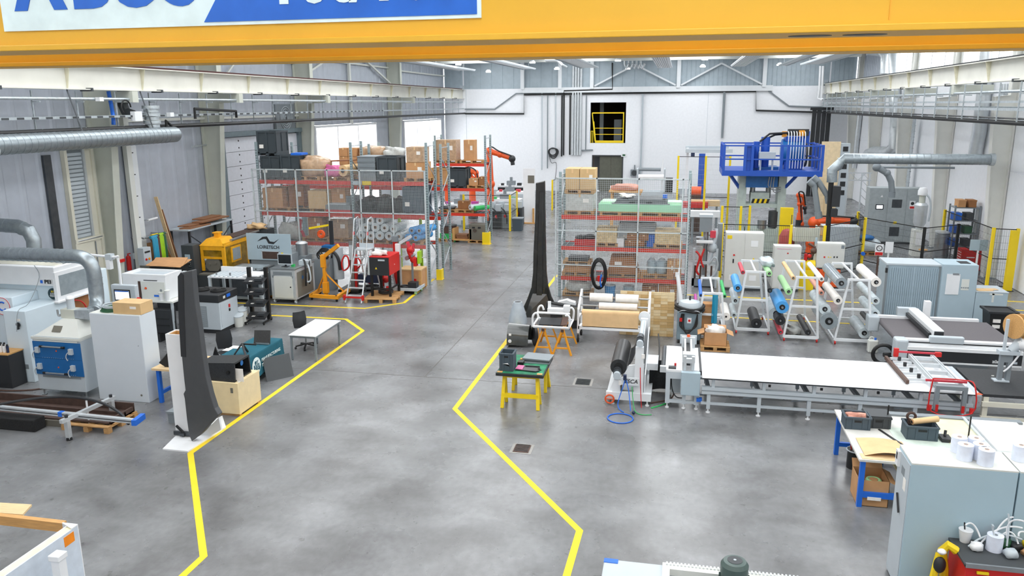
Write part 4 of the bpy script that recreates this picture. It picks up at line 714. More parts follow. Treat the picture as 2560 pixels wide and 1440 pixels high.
# --- carton with black hollow beam
t = carton(-10.25,-9.44,15.05,16.0,.05,.78,'pale carton on low skids carrying the black hollow beam',mat('carton_cream','e8d3a6',.75,0,.04),lbl=False,tape=False);P(t,'skid','pallet_wood',('b',-.38,.38,-.45,-.35,-.05,0));P(t,'skid','pallet_wood',('b',-.38,.38,.35,.45,-.05,0));P(t,'hand_hole','khaki',('b',.22,.28,-.482,-.475,.5,.62))
t = thing('hollow_beam','black composite hollow beam part lying on the pale carton','composite part',(-9.9,15.45,.782));P(t,'shell','carbon',('h',[(-.55,-.3,0),(.36,-.34,0),(.36,-.3,0),(-.55,-.26,0)],[(-.55,-.26,.36),(.36,-.3,.42),(.36,-.26,.42),(-.55,-.22,.36)]),('h',[(-.55,.3,0),(.36,.34,0),(.36,.38,0),(-.55,.34,0)],[(-.55,.26,.36),(.36,.3,.42),(.36,.34,.42),(-.55,.3,.36)]),('h',[(-.55,-.26,.34),(.36,-.3,.4),(.36,.34,.4),(-.55,.3,.34)],[(-.55,-.26,.38),(.36,-.3,.44),(.36,.34,.44),(-.55,.3,.38)]),('b',-.55,.36,-.3,.34,0,.03));P(t,'inner_wall','black',('b',-.1,-.06,-.28,.32,.02,.36));P(t,'bolt_hole','black',('c',(.2,-.345,.22),(.2,-.325,.22),.04,12));P(t,'blue_sticker','deep_blue',('c',(.362,.0,.35),(.366,.0,.35),.06,12))
one('leaflet','white leaflet standing at the open end of the black beam','leaflet','paper',('r',(-9.47,15.2,.78),(-9.47,15.2,1.08),.2,.01),('b',-9.5,-9.44,15.14,15.26,.78,.785))
# --- tablecloth table
mat('cloth_teal','135a6b',.9,0,.1,3);mat('cloth_text','dfeceb',.8)
t = thing('covered_table','table under a dark teal cloth with white company lettering','table',(-10.6,17.68,0))
def cloth(u,v): return None
w,l,h = .4,.88,.76;fl_ = .09
def drape(pts,n=10,hem=.12,waves=5):
    V = [];F = [];m = len(pts)
    for i in range(m):
        a_,b_ = Vector(pts[i]),Vector(pts[(i+1) % m]);nrm = Vector(((b_-a_).y,-(b_-a_).x,0)).normalized()
        for k in range(n):
            f_ = k/n;p = a_.lerp(b_,f_);cor = min(f_,1-f_)*2;out_ = .03+.05*(1-cor)+.012*math.sin(f_*PI*2*waves)
            V += [(p.x,p.y,h),(p.x+nrm.x*.01,p.y+nrm.y*.01,h-.03),(p.x+nrm.x*out_,p.y+nrm.y*out_,hem+.1*cor)]
    N_ = m*n
    for i in range(N_):
        j = (i+1) % N_;F += [(3*i,3*i+1,3*j+1,3*j),(3*i+1,3*i+2,3*j+2,3*j+1)]
    F.append(tuple(3*i for i in range(N_)));return ('m',V,F)
P(t,'tablecloth','cloth_teal',drape([(-w,-l,h),(w,-l,h),(w,l,h),(-w,l,h)]))
for x in (-.33,.33):
    for y in (-.8,.8): P(t,'leg','steel',('c',(x,y,0),(x,y,.74),.02,10))
P(t,'tabletop','white',('b',-.38,.38,-.86,.86,.72,.745))
P(t,'logo_disc','cloth_text',('x',TR((.445,-.58,.47)) @ Matrix.Diagonal((1,1,1.12,1)),[('c',(0,0,0),(.006,0,0),.2,24)]))
for s_,z,sz in (('IRT',.56,.11),('JULES',.47,.115),('VERNE',.38,.115)): text(t,'logo_lettering',s_,'cloth_teal',sz,(.456,-.58,z),RIGHTF,bold=.003)
text(t,'slogan','MANUFACTURING','cloth_text',.115,(.45,-.32,.54),RIGHTF,'LEFT',bold=.002);text(t,'slogan','THE FUTURE','cloth_text',.115,(.45,-.32,.40),RIGHTF,'LEFT',bold=.002)
p = gp(655,860,.77);t = thing('sample_pad','dark square sample panel standing on the teal table','sample',(p.x,p.y,.765));P(t,'panel','carbon',('r',(0,0,.01),(-.02,.12,.34),.42,.05));P(t,'film_edge','steel',('r',(0,-.035,.01),(-.0,-.03,.05),.44,.02))
p = gp(590,868,.77);t = thing('paper_sheet','white papers lying on the teal table','papers',(p.x,p.y,.765));P(t,'sheet','paper',('b',-.15,.12,-.1,.12,0,.004));P(t,'sheet','paper',('b',-.2,-.02,-.32,-.12,0,.004))
p = gp(590,888,.77);t = thing('display_stand','black folding stand on the teal table by the papers','stand',(p.x+.1,p.y+.1,.765));P(t,'strut','charcoal',('r',(-.15,-.1,.01),(.02,.02,.28),.05,.03));P(t,'strut','charcoal',('r',(.18,-.12,.01),(.02,.02,.28),.05,.03));P(t,'rear_strut','charcoal',('r',(.05,.2,.01),(.02,.02,.28),.05,.03));P(t,'bar','black',('r',(.0,.05,.26),(.35,.12,.24),.04,.03))
p = gp(540,893,.77);one('card_holder','small black triangular card holder on the teal table','holder','black',('p',[(-.08,0),(.08,0),(.0,.22)],0,.03,'y'),loc=(p.x-.1,p.y+.15,.765))
t = thing('leaning_plate','dark grey square plate leaning against the teal table end','plate',(0,0,0));a_,b_ = gp(668,955),gp(735,940);P(t,'plate','dark_grey',('h',[a_,b_,b_+Vector((-.02,.03,0)),a_+Vector((-.02,.03,0))],[a_+Vector((-.2,.2,.54)),b_+Vector((-.2,.2,.54)),b_+Vector((-.22,.23,.54)),a_+Vector((-.22,.23,.54))]));
# --- swivel chairs, white desk
def swivel(lab,x,y,rz):
    t = thing('swivel_chair',lab,'chair',(x,y,0),rz,'swivel chairs')
    for i in range(5):
        a_ = 2*PI*i/5+.3;l_ = P(t,'leg','black',('r',(0,0,.13),(.3*math.cos(a_),.3*math.sin(a_),.08),.05,.03));P(l_,'caster','black',('c',(.3*math.cos(a_)-.02,.3*math.sin(a_),.03),(.3*math.cos(a_)+.02,.3*math.sin(a_),.03),.03,12))
    P(t,'gas_lift','steel',('c',(0,0,.1),(0,0,.42),.025,12));P(t,'mechanism','black',('b',-.1,.1,-.1,.12,.4,.45))
    P(t,'seat','charcoal',('h',[(-.22,-.2,.45),(.22,-.2,.45),(.2,.22,.45),(-.2,.22,.45)],[(-.24,-.23,.52),(.24,-.23,.52),(.22,.24,.52),(-.22,.24,.52)]),bev=.03)
    P(t,'back_post','black',('r',(0,.2,.43),(0,.3,.62),.06,.025))
    P(t,'backrest','charcoal',('g',lambda u,v: ((u-.5)*(.42-.12*abs(v-.5)),.27+.03*v-.05*math.cos((u-.5)*PI)+.0,.56+.46*v),8,8),('g',lambda u,v: ((.5-u)*(.42-.12*abs(v-.5)),.31+.03*v-.05*math.cos((u-.5)*PI),.56+.46*v),8,8))
    for s_ in (-1,1): P(t,'lever','black',('r',(s_*.1,.05,.42),(s_*.28,.08,.4),.02,.02))
    return t
swivel('black swivel chair at the white desk',-10.33,20.15,.95);swivel('black swivel chair behind the teal table',-11.4,17.9,.85)
t = thing('office_desk','white rectangular desk with grey legs beside the yellow line','desk',(-9.85,19.83,0));P(t,'tabletop','white',('b',-.4,.4,-.83,.83,.7,.727),bev=.006)
for x in (-.35,.35):
    for y in (-.77,.77): l_ = P(t,'leg','mid_grey',('b',x-.025,x+.025,y-.025,y+.025,.01,.7));P(l_,'foot','charcoal',('c',(x,y,0),(x,y,.015),.02,10))
P(t,'side_rail','mid_grey',('b',.33,.37,-.75,.75,.64,.7));P(t,'side_rail','mid_grey',('b',-.37,-.33,-.75,.75,.64,.7));P(t,'end_rail','mid_grey',('b',-.33,.33,-.79,-.75,.64,.7));P(t,'end_rail','mid_grey',('b',-.33,.33,.75,.79,.64,.7))
# --- blue legged bench behind the column, grey crate
t = thing('work_bench','wooden topped workbench with blue legs behind the white column','bench',(-11.1,15.9,0));P(t,'benchtop','pale_wood',('b',-.75,.35,-.5,.6,.82,.87))
for y in (-.4,.5): P(t,'leg','blue',('b',-.68,-.6,y-.04,y+.04,0,.82))
P(t,'stretcher','blue',('b',-.67,-.61,-.36,.46,.2,.28));P(t,'right_leg','blue',('b',.22,.3,-.44,-.36,0,.82),('b',.22,.3,.46,.54,0,.82))
one('black_frame_part','black folded frame part on the blue legged workbench','part','black',('r',(-.25,-.3,.02),(0,-.1,.36),.06,.3),('r',(.25,-.1,.02),(0,-.1,.36),.06,.3),('b',-.25,.25,-.3,-.05,0,.04),loc=(-11.35,15.85,.87))
t = thing('plastic_crate','grey plastic crate on the floor behind the blade','crate',(-10.6,14.55,0));P(t,'body','mid_grey',('b',-.2,.2,-.15,.15,0,.26));P(t,'rim','mid_grey',('b',-.22,.22,-.17,.17,.23,.28))
# --- big grey cabinet
t = thing('machine_cabinet','tall plain pale grey cabinet with cables and a carton on top','cabinet',(-12.67,15.68,0));P(t,'body',mat('cab_pale','ced6dd',.45,0,.02,2),('b',-.67,.67,-.28,.28,0,2.13),bev=.012);P(t,'plug','khaki',('c',(.48,-.285,.18),(.48,-.275,.18),.025,10));P(t,'top_edge','offwhite',('b',-.66,.66,-.27,.27,2.13,2.135));P(t,'lock','mid_grey',('c',(.55,-.285,1.4),(.55,-.278,1.4),.012,8))
carton(-12.72,-11.99,15.45,15.9,2.136,2.40,'light brown carton with torn label on the tall grey cabinet','cardboard_light',tape=False)
t = thing('hose_coil','green and white hose coil on the tall grey cabinet','hose',(-12.95,15.72,2.136));P(t,'green_hose','dark_green',*[('t',ring((0,0,.02+.025*i),.25-.02*i,24),.016,6,True) for i in range(3)]);P(t,'white_hose','light_grey',*[('t',ring((.02,.02,.09+.025*i),.22+.02*(i % 2),24),.013,6,True) for i in range(3)])
# --- filter / oven with blue doors
t = thing('filter_unit','pale grey filter unit with two blue doors and a pyramid hood','machine',(-14.33,15.8,0));P(t,'body','light_grey',('b',-.66,.66,-.41,.4,.15,1.48),bev=.01)
for z0,z1 in ((.96,1.37),(.55,.955)):
    d_ = P(t,'door','deep_blue',('b',-.64,.66,-.44,-.41,z0,z1));zz = z1-.1 if z0 > .9 else z0+.06
    P(d_,'handle','steel',('c',(-.35,-.5,zz),(.2,-.5,zz),.022,10),('c',(-.33,-.5,zz),(-.33,-.44,zz),.012,8),('c',(.18,-.5,zz),(.18,-.44,zz),.012,8));P(d_,'grip_end','black',('c',(-.4,-.5,zz),(-.33,-.5,zz),.028,10),('c',(.2,-.5,zz),(.28,-.5,zz),.028,10))
    for x in (-.5,.42): P(d_,'latch','light_grey',('b',x-.05,x+.05,-.5,-.44,z0+.14,z0+.28),('t',bez((x-.05,-.48,z0+.2),(x-.18,-.5,z0+.1),(x-.12,-.46,z0-.02)),.014,6))
    P(d_,'bolt_row','steel',*[('s',(-.4+i*.06,-.442,z0+.02),.008,6,4) for i in range(15)],kind='stuff');P(d_,'indicator','orange',('c',(0,-.45,z0+.2),(0,-.44,z0+.2),.018,10))
P(t,'top_trim','offwhite',('b',-.67,.67,-.43,.41,1.42,1.48),('b',-.6,.6,-.435,-.43,1.38,1.41));P(t,'lower_slot','mid_grey',('b',-.5,.55,-.415,-.41,.47,.53));P(t,'side_vent','charcoal',('b',.661,.665,.1,.3,.25,.4))
P(t,'hood','offwhite',('h',[(-.63,-.39,1.48),(.63,-.39,1.48),(.63,.38,1.48),(-.63,.38,1.48)],[(-.05,-.1,1.85),(.38,-.1,1.85),(.38,.25,1.85),(-.05,.25,1.85)]));P(t,'rating_plate','khaki',('x',TR((-.05,-.27,1.655),0,.9),[('b',-.12,.12,-.08,.08,0,.004)]));P(t,'seam_strip','light_grey',('r',(-.62,-.4,1.485),(.62,-.4,1.485),.02,.02))
for x in (-.58,.6):
    for y in (-.36,.35): P(t,'foot','steel',('c',(x,y,0),(x,y,.16),.018,8),('c',(x,y,0),(x,y,.02),.06,12))
t = thing('suction_fan','grey fan with upright motor on the pyramid hood','fan',(-14.15,15.88,1.85));P(t,'fan_box','beige_steel',('b',-.3,.08,-.1,.15,0,.22));P(t,'motor','light_grey',('c',(-.1,.03,.22),(-.1,.03,.46),.09,16));P(t,'motor_cap','white',('s',(-.1,.03,.47),(.1,.1,.07),14,6));P(t,'outlet','galv',('h',[(.08,-.1,.02),(.08,.15,.02),(.08,.15,.22),(.08,-.1,.22)],[(.5,-.12,.0),(.5,.15,.0),(.5,.15,.24),(.5,-.12,.24)]));P(t,'valve','steel',('t',[(-.3,-.05,.1),(-.38,-.08,.05),(-.4,-.08,.2)],.025,8))
# --- machine at the left edge
t = thing('test_chamber','large white and pale blue test chamber with round logos, left edge','machine',(0,0,0))
pb = mat('pei_blue','d3e1e9',.4,0,.02,2);P(t,'control_cabinet','pei_blue',('b',-16.45,-15.8,16.12,17.5,0,1.86),bev=.012);P(t,'main_body','pei_blue',('b',-18.3,-15.85,17.35,19.2,0,2.35),bev=.02)
P(t,'left_body','pei_blue',('b',-18.3,-16.5,16.5,17.35,0,2.1),bev=.02)
hd = P(t,'hood','white',('b',-18.3,-15.8,17.22,18.6,2.25,2.76),bev=.02);P(hd,'hood_top','cream',('b',-18.2,-15.9,17.4,18.5,2.76,2.775))
P(t,'window_frame','white',('b',-15.86,-15.77,17.2,18.42,1.85,2.62));P(t,'window','glass_grey',('b',-15.775,-15.76,17.32,18.3,1.98,2.52));P(t,'window_sill','white',('b',-15.86,-15.68,17.1,18.45,1.83,1.87))
P(t,'opening','cardboard_dark',('b',-15.86,-15.83,17.3,18.35,1.3,1.82));P(t,'red_cable','red',('t',bez((-15.78,17.5,1.75),(-15.7,18.1,1.85),(-15.78,18.2,1.2)),.02,6))
P(t,'rotary_switch','charcoal',('c',(-16.02,16.1,1.52),(-16.02,16.08,1.52),.06,14),('b',-16.035,-16.005,16.05,16.1,1.4,1.52));P(t,'switch_label','paper',('b',-16.08,-15.97,16.112,16.12,1.6,1.66));P(t,'socket','mid_grey',('b',-16.05,-15.92,16.112,16.12,.35,.47))
P(t,'maker_plate','white',('b',-16.5+.3,-15.87+.0,17.2,17.22,2.3,2.44));P(t,'maker_square','blue',('b',-16.23,-16.16,17.19,17.2,2.33,2.41));text(t,'maker_lettering','PEI','black',.14,(-16.0,17.19,2.37),FRONT,sx=1.2,bold=.004)
c0 = yp(116,737,17.34);P(t,'dark_logo_disc',mat('logo_dark','12333a',.5),('c',(-16.02,17.345,2.02),(-16.02,17.325,2.02),.15,24))
for s_,z,m_ in (('IRT',2.08,'yellow'),('JULES',2.02,'white'),('VERNE',1.96,'white')): text(t,'disc_lettering',s_,m_,.065,(-16.02,17.322,z),FRONT,bold=.001)
P(t,'white_logo_disc','white',('c',(-16.8,16.495,1.86),(-16.8,16.48,1.86),.23,28));P(t,'logo_ring','blue',('t',ring((-16.8,16.478,1.86),.11,22,'y')[3:21],.022,6));P(t,'logo_rim','rose',('t',ring((-16.8,16.478,1.86),.225,28,'y'),.008,6,True))
P(t,'hanging_cable','mid_grey',('t',[(-16.35,17.2,2.8),(-16.2,17.15,2.5),(-16.1,16.6,1.95),(-15.95,16.08,1.88),(-15.9,15.9,1.4)],.008,6))
t = thing('waste_bin','dark charcoal cabinet with spray cans on top, left edge','cabinet',(-16.45,15.9,0));P(t,'body','charcoal',('b',-.5,.45,-.28,.2,0,.86),bev=.015);P(t,'board_top','wood',('b',-.5,.46,-.29,.21,.86,.89))
for i in range(6):
    q = (-16.15+.1*(i % 4)-.25,15.75+.12*(i//4),.892);s_ = thing('spray_can',['first','second','third','fourth','fifth','sixth'][i]+' white spray can on the charcoal cabinet','spray can',q,0,'spray cans');P(s_,'can','white' if i != 3 else 'navy',('c',(0,0,0),(0,0,.17),.033,12));P(s_,'cap','charcoal',('c',(0,0,.17),(0,0,.21),.025,10))
one('floor_cable','brown cable lying on the floor by the charcoal cabinet','cable','rust_steel',('t',[(-16.6,15.45,.02),(-16.0,15.42,.02),(-15.4,15.6,.02),(-15.1,15.9,.02)],.02,6))
# ducts of the chamber
a_,b_ = yp(195,641,16.4),yp(246,770,16.4);c_ = Vector((b_.x,16.4,a_.z))
duct('exhaust_duct','silver spiral duct crossing above the chamber and dropping to the filter fan',[(-18.0,16.4,a_.z)]+bez(c_+Vector((-.45,0,0)),c_,c_+Vector((0,0,-.45)),6)+bez((b_.x,16.4,2.35),(b_.x,16.4,2.0),(-13.68,15.95,1.98),5),.17,'duct_metal',.16)
q = [yp(-40,560,18.2),yp(45,566,18.2),yp(72,578,18.2),yp(84,600,18.2),yp(86,622,18.2)]
duct('exhaust_duct','grey duct elbow coming down into the chamber hood, left edge',[*q,(q[4].x,18.2,2.78)],.19,'duct_metal',.3)
# HMI on arm
t = thing('operator_panel','operator panel with bright screen hanging on a white swing arm','control panel',(0,0,0));sx_,sy_ = -14.03,17.5
P(t,'housing','light_grey',('b',sx_-.36,sx_+.36,sy_,sy_+.14,1.72,2.3),bev=.02);P(t,'screen_bezel','black',('b',sx_-.27,sx_+.2,sy_-.012,sy_,1.88,2.18));P(t,'screen','screen_white',('b',sx_-.24,sx_+.17,sy_-.016,sy_-.012,1.91,2.15));P(t,'taskbar','blue',('b',sx_-.24,sx_+.17,sy_-.018,sy_-.016,2.12,2.15));P(t,'side_handle','light_grey',('b',sx_+.3,sx_+.36,sy_-.02,sy_,1.75,2.2));P(t,'emergency_stop','red',('c',(sx_+.42,sy_+.05,1.92),(sx_+.36,sy_+.05,1.92),.06,12))
P(t,'arm','white',('t',[(sx_-.1,sy_+.07,2.3),(sx_-.1,sy_+.07,3.0),(sx_-.25,sy_+.07,3.02),(-16.0,sy_+.3,3.05)],.035,8));P(t,'arm_joint','light_grey',('b',sx_-.42,sx_-.25,sy_,sy_+.15,2.95,3.1));P(t,'hanger_box','white',('b',sx_-.42,sx_-.3,sy_,sy_+.12,2.7,2.95));P(t,'arm_root','white',('b',-16.1,-15.9,sy_+.15,sy_+.45,2.7,3.1))
# white instrument box on its table, black folding cart
t = thing('instrument_table','pale table carrying the white instrument box','table',(-15.3,20.4,0));P(t,'tabletop','offwhite',('b',-.95,.95,-.5,.5,1.2,1.25));P(t,'leg','light_grey',('b',-.9,-.84,-.45,-.39,0,1.2));P(t,'leg','light_grey',('b',.84,.9,-.45,-.39,0,1.2));P(t,'leg','light_grey',('b',-.9,-.84,.39,.45,0,1.2));P(t,'leg','light_grey',('b',.84,.9,.39,.45,0,1.2))
t = thing('instrument_box','white box shaped instrument with recessed top and orange button','machine',(-15.3,20.4,1.25));P(t,'body','white',('b',-.72,.72,-.4,.4,0,.7),bev=.015);P(t,'top_recess','light_grey',('b',-.6,.6,-.3,.3,.7,.705));P(t,'top_rim','white',('b',-.72,.72,-.4,-.32,.7,.76),('b',-.72,.72,.32,.4,.7,.76),('b',-.72,-.62,-.4,.4,.7,.76),('b',.62,.72,-.4,.4,.7,.76));P(t,'front_panel','offwhite',('b',-.1,.68,-.412,-.4,.05,.55));P(t,'button','orange',('c',(.05,-.43,.35),(.05,-.41,.35),.035,12));P(t,'handle_slot','charcoal',('b',.0,.45,-.416,-.41,.58,.6));P(t,'gauge','mid_grey',('c',(.55,-.42,.3),(.55,-.41,.3),.04,12),('c',(.55,-.42,.18),(.55,-.41,.18),.04,12));P(t,'blue_label','blue',('b',.3,.48,-.416,-.41,.1,.16));P(t,'dark_edge','brown_board',('b',-.2,-.12,-.41,-.4,.0,.55))
t = thing('tool_cart','black folded plastic cart below the instrument table','cart',(-14.75,20.0,0));P(t,'panel','charcoal',('b',-.3,.3,-.1,.1,.25,1.0),bev=.03);P(t,'groove','black',('b',-.22,.22,-.115,-.1,.7,.72),('b',-.22,.22,-.115,-.1,.5,.52));P(t,'foot','charcoal',('b',.1,.2,-.15,.15,0,.25));P(t,'foot','charcoal',('b',-.2,-.1,-.15,.15,0,.25));P(t,'handle','black',('r',(.35,0,.2),(.42,-.05,1.1),.03,.03),('r',(.3,0,.6),(.38,-.02,.62),.03,.03))
for i,x in enumerate((-14.75,-14.55)): s_ = thing('white_can',['small','taller'][i]+' white cup on the instrument table edge','cup',(x,19.98,1.25));P(s_,'cup','white',('l',[(.06,0),(.075,.2+.08*i),(.08,.22+.08*i)],(0,0,0),14));P(s_,'rim','offwhite',('c',(0,0,.22+.08*i),(0,0,.24+.08*i),.082,14))
# --- chiller
t = thing('chiller','white and black chiller unit with two round fans on top','chiller',(-14.08,21.5,0));P(t,'body','light_grey',('b',-.53,.53,-.52,.52,.12,.98),bev=.01);P(t,'top_cover','charcoal',('b',-.55,.55,-.54,.54,.98,1.22),bev=.02);P(t,'plinth','charcoal',('b',-.5,.5,-.5,.5,0,.12));P(t,'grille','mid_grey',('b',-.45,.1,-.528,-.52,.2,.85));pieces(t,'grille_slat','light_grey',('b',-.44,.09,-.534,-.528,0,.006),[(0,0,.22+i*.022) for i in range(28)])
P(t,'side_door','light_grey',('b',.53,.538,-.45,.42,.2,.92));P(t,'switch','red',('b',.538,.56,-.02,.05,.72,.82));P(t,'switch','black',('b',.538,.555,-.02,.05,.6,.68));P(t,'brand_tag','blue',('b',.552,.556,-.1,.1,1.06,1.16));P(t,'label_tag','offwhite',('b',.552,.556,-.3,-.18,1.06,1.14))
for x in (-.35,.22): f_ = P(t,'fan_guard','black',*[('t',ring((x,0,1.26+.012*k),.23-.05*k,20),.012,6,True) for k in range(4)],('c',(x,0,1.22),(x,0,1.25),.24,20));P(f_,'fan_hub','charcoal',('c',(x,0,1.24),(x,0,1.3),.07,12))
# bench with slatted top behind
t = thing('slatted_bench','white slatted machine table behind the chiller','table',(-14.4,23.4,0));P(t,'tabletop','white',('b',-.75,.75,-.45,.45,1.28,1.33));pieces(t,'slat','light_grey',('b',-.03,.03,-.42,.42,1.33,1.36),[(-.65+i*.16,0,0) for i in range(7)]);P(t,'back_upstand','white',('b',-.75,.4,.38,.45,1.33,1.5));P(t,'side_wing','white',('b',.5,1.05,-.4,.3,1.36,1.4));pieces(t,'clamp_knob','steel',('c',(0,-.3,1.33),(0,-.3,1.44),.03,10),[(-.5,0,0),(0,0,0)])
for x in (-.7,.7):
    for y in (-.4,.4): P(t,'leg','light_grey',('b',x-.04,x+.04,y-.04,y+.04,0,1.28))
for i,(u,v,h_) in enumerate([(608,812,.42),(597,818,.3)]):
    p = gp(u,v);s_ = thing('bucket',['grey white bucket with tilted lid between chiller and black display shelf','small white bucket between chiller and black display shelf'][i],'bucket',(p.x-.05,p.y+.1,0));P(s_,'bucket','offwhite',('l',[(.13,0),(.16,h_),(.165,h_+.02)],(0,0,0),18));P(s_,'lid','light_grey',('x',TR((0,0,h_+.06),.4,.3),[('c',(0,0,0),(0,0,.03),.17,18)]))
# --- black display shelf
t = thing('display_shelf','black rolling display shelf with tilted trays of small parts','shelf',(-13.1,22.45,0),.12)
for x in (-.28,.28): P(t,'upright','black',('b',x-.05,x+.05,.1,.22,.08,1.78))
for x in (-.3,.3): P(t,'foot','black',('b',x-.03,x+.03,-.38,.3,.05,.09),);pieces(t,'caster','rubber',('c',(-.02,0,.03),(.02,0,.03),.03,10),[(x,-.35,0),(x,.27,0)])
for i,z in enumerate((1.45,1.1,.72,.3)):
    tr = P(t,'tray','charcoal',('h',[(-.33,-.3,z-.12),(.33,-.3,z-.12),(.33,.12,z),(-.33,.12,z)],[(-.33,-.3,z-.1),(.33,-.3,z-.1),(.33,.12,z+.02),(-.33,.12,z+.02)]));P(tr,'tray_lip','charcoal',('b',-.33,.33,-.31,-.29,z-.13,z-.05));P(tr,'price_card','paper',('b',-.15,-.05,-.22,-.12,z-.06,z-.05));P(tr,'sample','dark_steel',('b',.02,.25,-.2,.0,z-.05,z+.03))
# --- yellow hooded machine
YX = -16
t = thing('winding_machine','yellow hooded machine with amber windows and round opening','machine',(0,0,0));ym = mat('machine_yellow','eba91b',.45)
P(t,'base','charcoal',('b',-17.1,-16.0,25.4,27.3,0,.95));P(t,'bed','dark_grey',('b',-17.0,-16.1,25.1,25.4,0,.85));
P(t,'front_frame','machine_yellow',('b',-16.95,-16.85,25.4,25.46,.95,1.85),('b',-16.1,-16.0,25.4,25.46,.95,1.85),('b',-16.95,-16.0,25.4,25.46,1.72,1.88),('b',-16.95,-16.0,25.4,25.46,1.4,1.48));P(t,'front_window','glass_amber',('b',-16.85,-16.1,25.43,25.45,1.48,1.72));P(t,'round_opening','khaki',('c',(-16.5,25.42,1.2),(-16.5,25.5,1.2),.3,20),('c',(-16.62,25.38,1.2),(-16.62,25.42,1.2),.04,10),('c',(-16.38,25.38,1.25),(-16.38,25.42,1.25),.04,10))
P(t,'side_frame','machine_yellow',('b',-16.03,-15.99,25.4,25.5,.85,1.95),('b',-16.03,-15.99,26.95,27.05,.8,2.0),('b',-16.03,-15.99,25.4,27.05,1.84,1.98),('b',-16.03,-15.99,25.4,27.05,.8,.92));P(t,'side_window','glass_amber',('b',-16.02,-16.0,25.5,26.95,.92,1.84));P(t,'inspection_frame','machine_yellow',('b',-16.0,-15.97,25.85,26.5,1.2,1.78));P(t,'inspection_pane','glass_grey',('b',-15.97,-15.96,25.92,26.43,1.27,1.71))
P(t,'roof','machine_yellow',('h',[(-16.97,25.38,1.88),(-15.98,25.38,1.88),(-15.98,26.3,1.95),(-16.97,26.3,1.95)],[(-16.75,25.55,2.12),(-16.2,25.55,2.12),(-16.2,26.2,2.14),(-16.75,26.2,2.14)]));P(t,'chimney','machine_yellow',('b',-16.6,-16.42,25.8,26.0,2.1,2.3),('b',-16.64,-16.38,25.76,26.04,2.28,2.32));P(t,'top_beam','brown_board',('b',-16.6,-16.05,26.2,28.0,1.95,2.1));P(t,'top_rail','steel',('c',(-16.0,25.9,2.02),(-16.0,27.9,2.06),.05,10));P(t,'guide_plate','khaki',('b',-16.9,-16.1,25.1,25.4,.85,.9))
t = thing('control_stand','dark grey machine control stand left of the yellow hood','control stand',(-17.2,25.2,0));P(t,'cabinet','dark_grey',('b',-.25,.22,-.2,.3,0,1.95),bev=.01);P(t,'display','pale_blue_grey',('b',-.12,.08,-.215,-.2,1.45,1.62));P(t,'keypad','black',('b',-.14,.1,-.21,-.2,1.15,1.42));pieces(t,'key','light_grey',('b',-.015,.015,-.215,-.21,-.012,.012),[(-.1+.06*i,0,1.2+.07*j) for i in range(4) for j in range(3)]);P(t,'door_panel','charcoal',('b',-.18,.15,-.208,-.2,.3,.95))
# --- sign board machine and others
t = thing('name_board_machine','grey machine with a large company name board','machine',(0,0,0));bx0,bx1,by_ = -15.45,-13.7,26.05
P(t,'name_board','pale_blue_grey',('b',bx0,bx1,by_,by_+.04,1.3,2.28));P(t,'window','brown_board',('b',bx0+.6,bx0+1.25,by_-.006,by_,1.35,1.62));P(t,'window_frame','light_grey',('b',bx0+.56,bx0+.6,by_-.01,by_,1.33,1.64),('b',bx0+1.25,bx0+1.29,by_-.01,by_,1.33,1.64),('b',bx0+.56,bx0+1.29,by_-.01,by_,1.62,1.65));text(t,'company_lettering','LOIRETECH','charcoal',.17,((bx0+bx1)/2-.02,by_-.005,1.78),FRONT,sx=1.0,bold=.003)
def swoosh(x,z,s_):
    pts = [(x-.42,z-.07),(x-.2,z+.1),(x-.02,z+.12),(x+.08,z-.06),(x+.25,z-.08),(x+.45,z+.04),(x+.22,z-.16),(x+.02,z-.14),(x-.06,z+.02),(x-.15,z+.03)];return ('p',pts,by_-.008,by_,'y')
P(t,'swoosh_mark','charcoal',swoosh((bx0+bx1)/2-.02,2.06,1));P(t,'machine_body','mid_grey',('b',bx0+.1,bx1-.1,by_+.04,by_+1.0,0,1.5));P(t,'warning_sign','yellow',('b',bx0+1.35,bx0+1.43,by_-.006,by_,1.5,1.6))
t = thing('test_table','grey framed machine table with a perforated steel top','machine',(-14.9,25.25,0));P(t,'frame','mid_grey',('b',-.6,-.54,-.5,.5,.12,1.15),('b',.54,.6,-.5,.5,.12,1.15),('b',-.6,.6,-.5,-.44,.12,.2),('b',-.6,.6,-.5,-.44,1.05,1.15));P(t,'infill','dark_steel',('b',-.54,.54,-.42,.45,.2,1.05));P(t,'tabletop','steel',('b',-.64,.64,-.54,.54,1.15,1.2));pieces(t,'pin','charcoal',('c',(0,0,1.2),(0,0,1.24),.02,8),[(-.5+i*.16,-.45,0) for i in range(7)]);P(t,'glass_plate','glass_grey',('b',-.5,.5,-.2,.45,1.2,1.21));pieces(t,'caster','amber',('c',(-.03,0,.06),(.03,0,.06),.06,12),[(-.5,-.42,0),(.5,-.42,0),(-.5,.42,0),(.5,.42,0)])
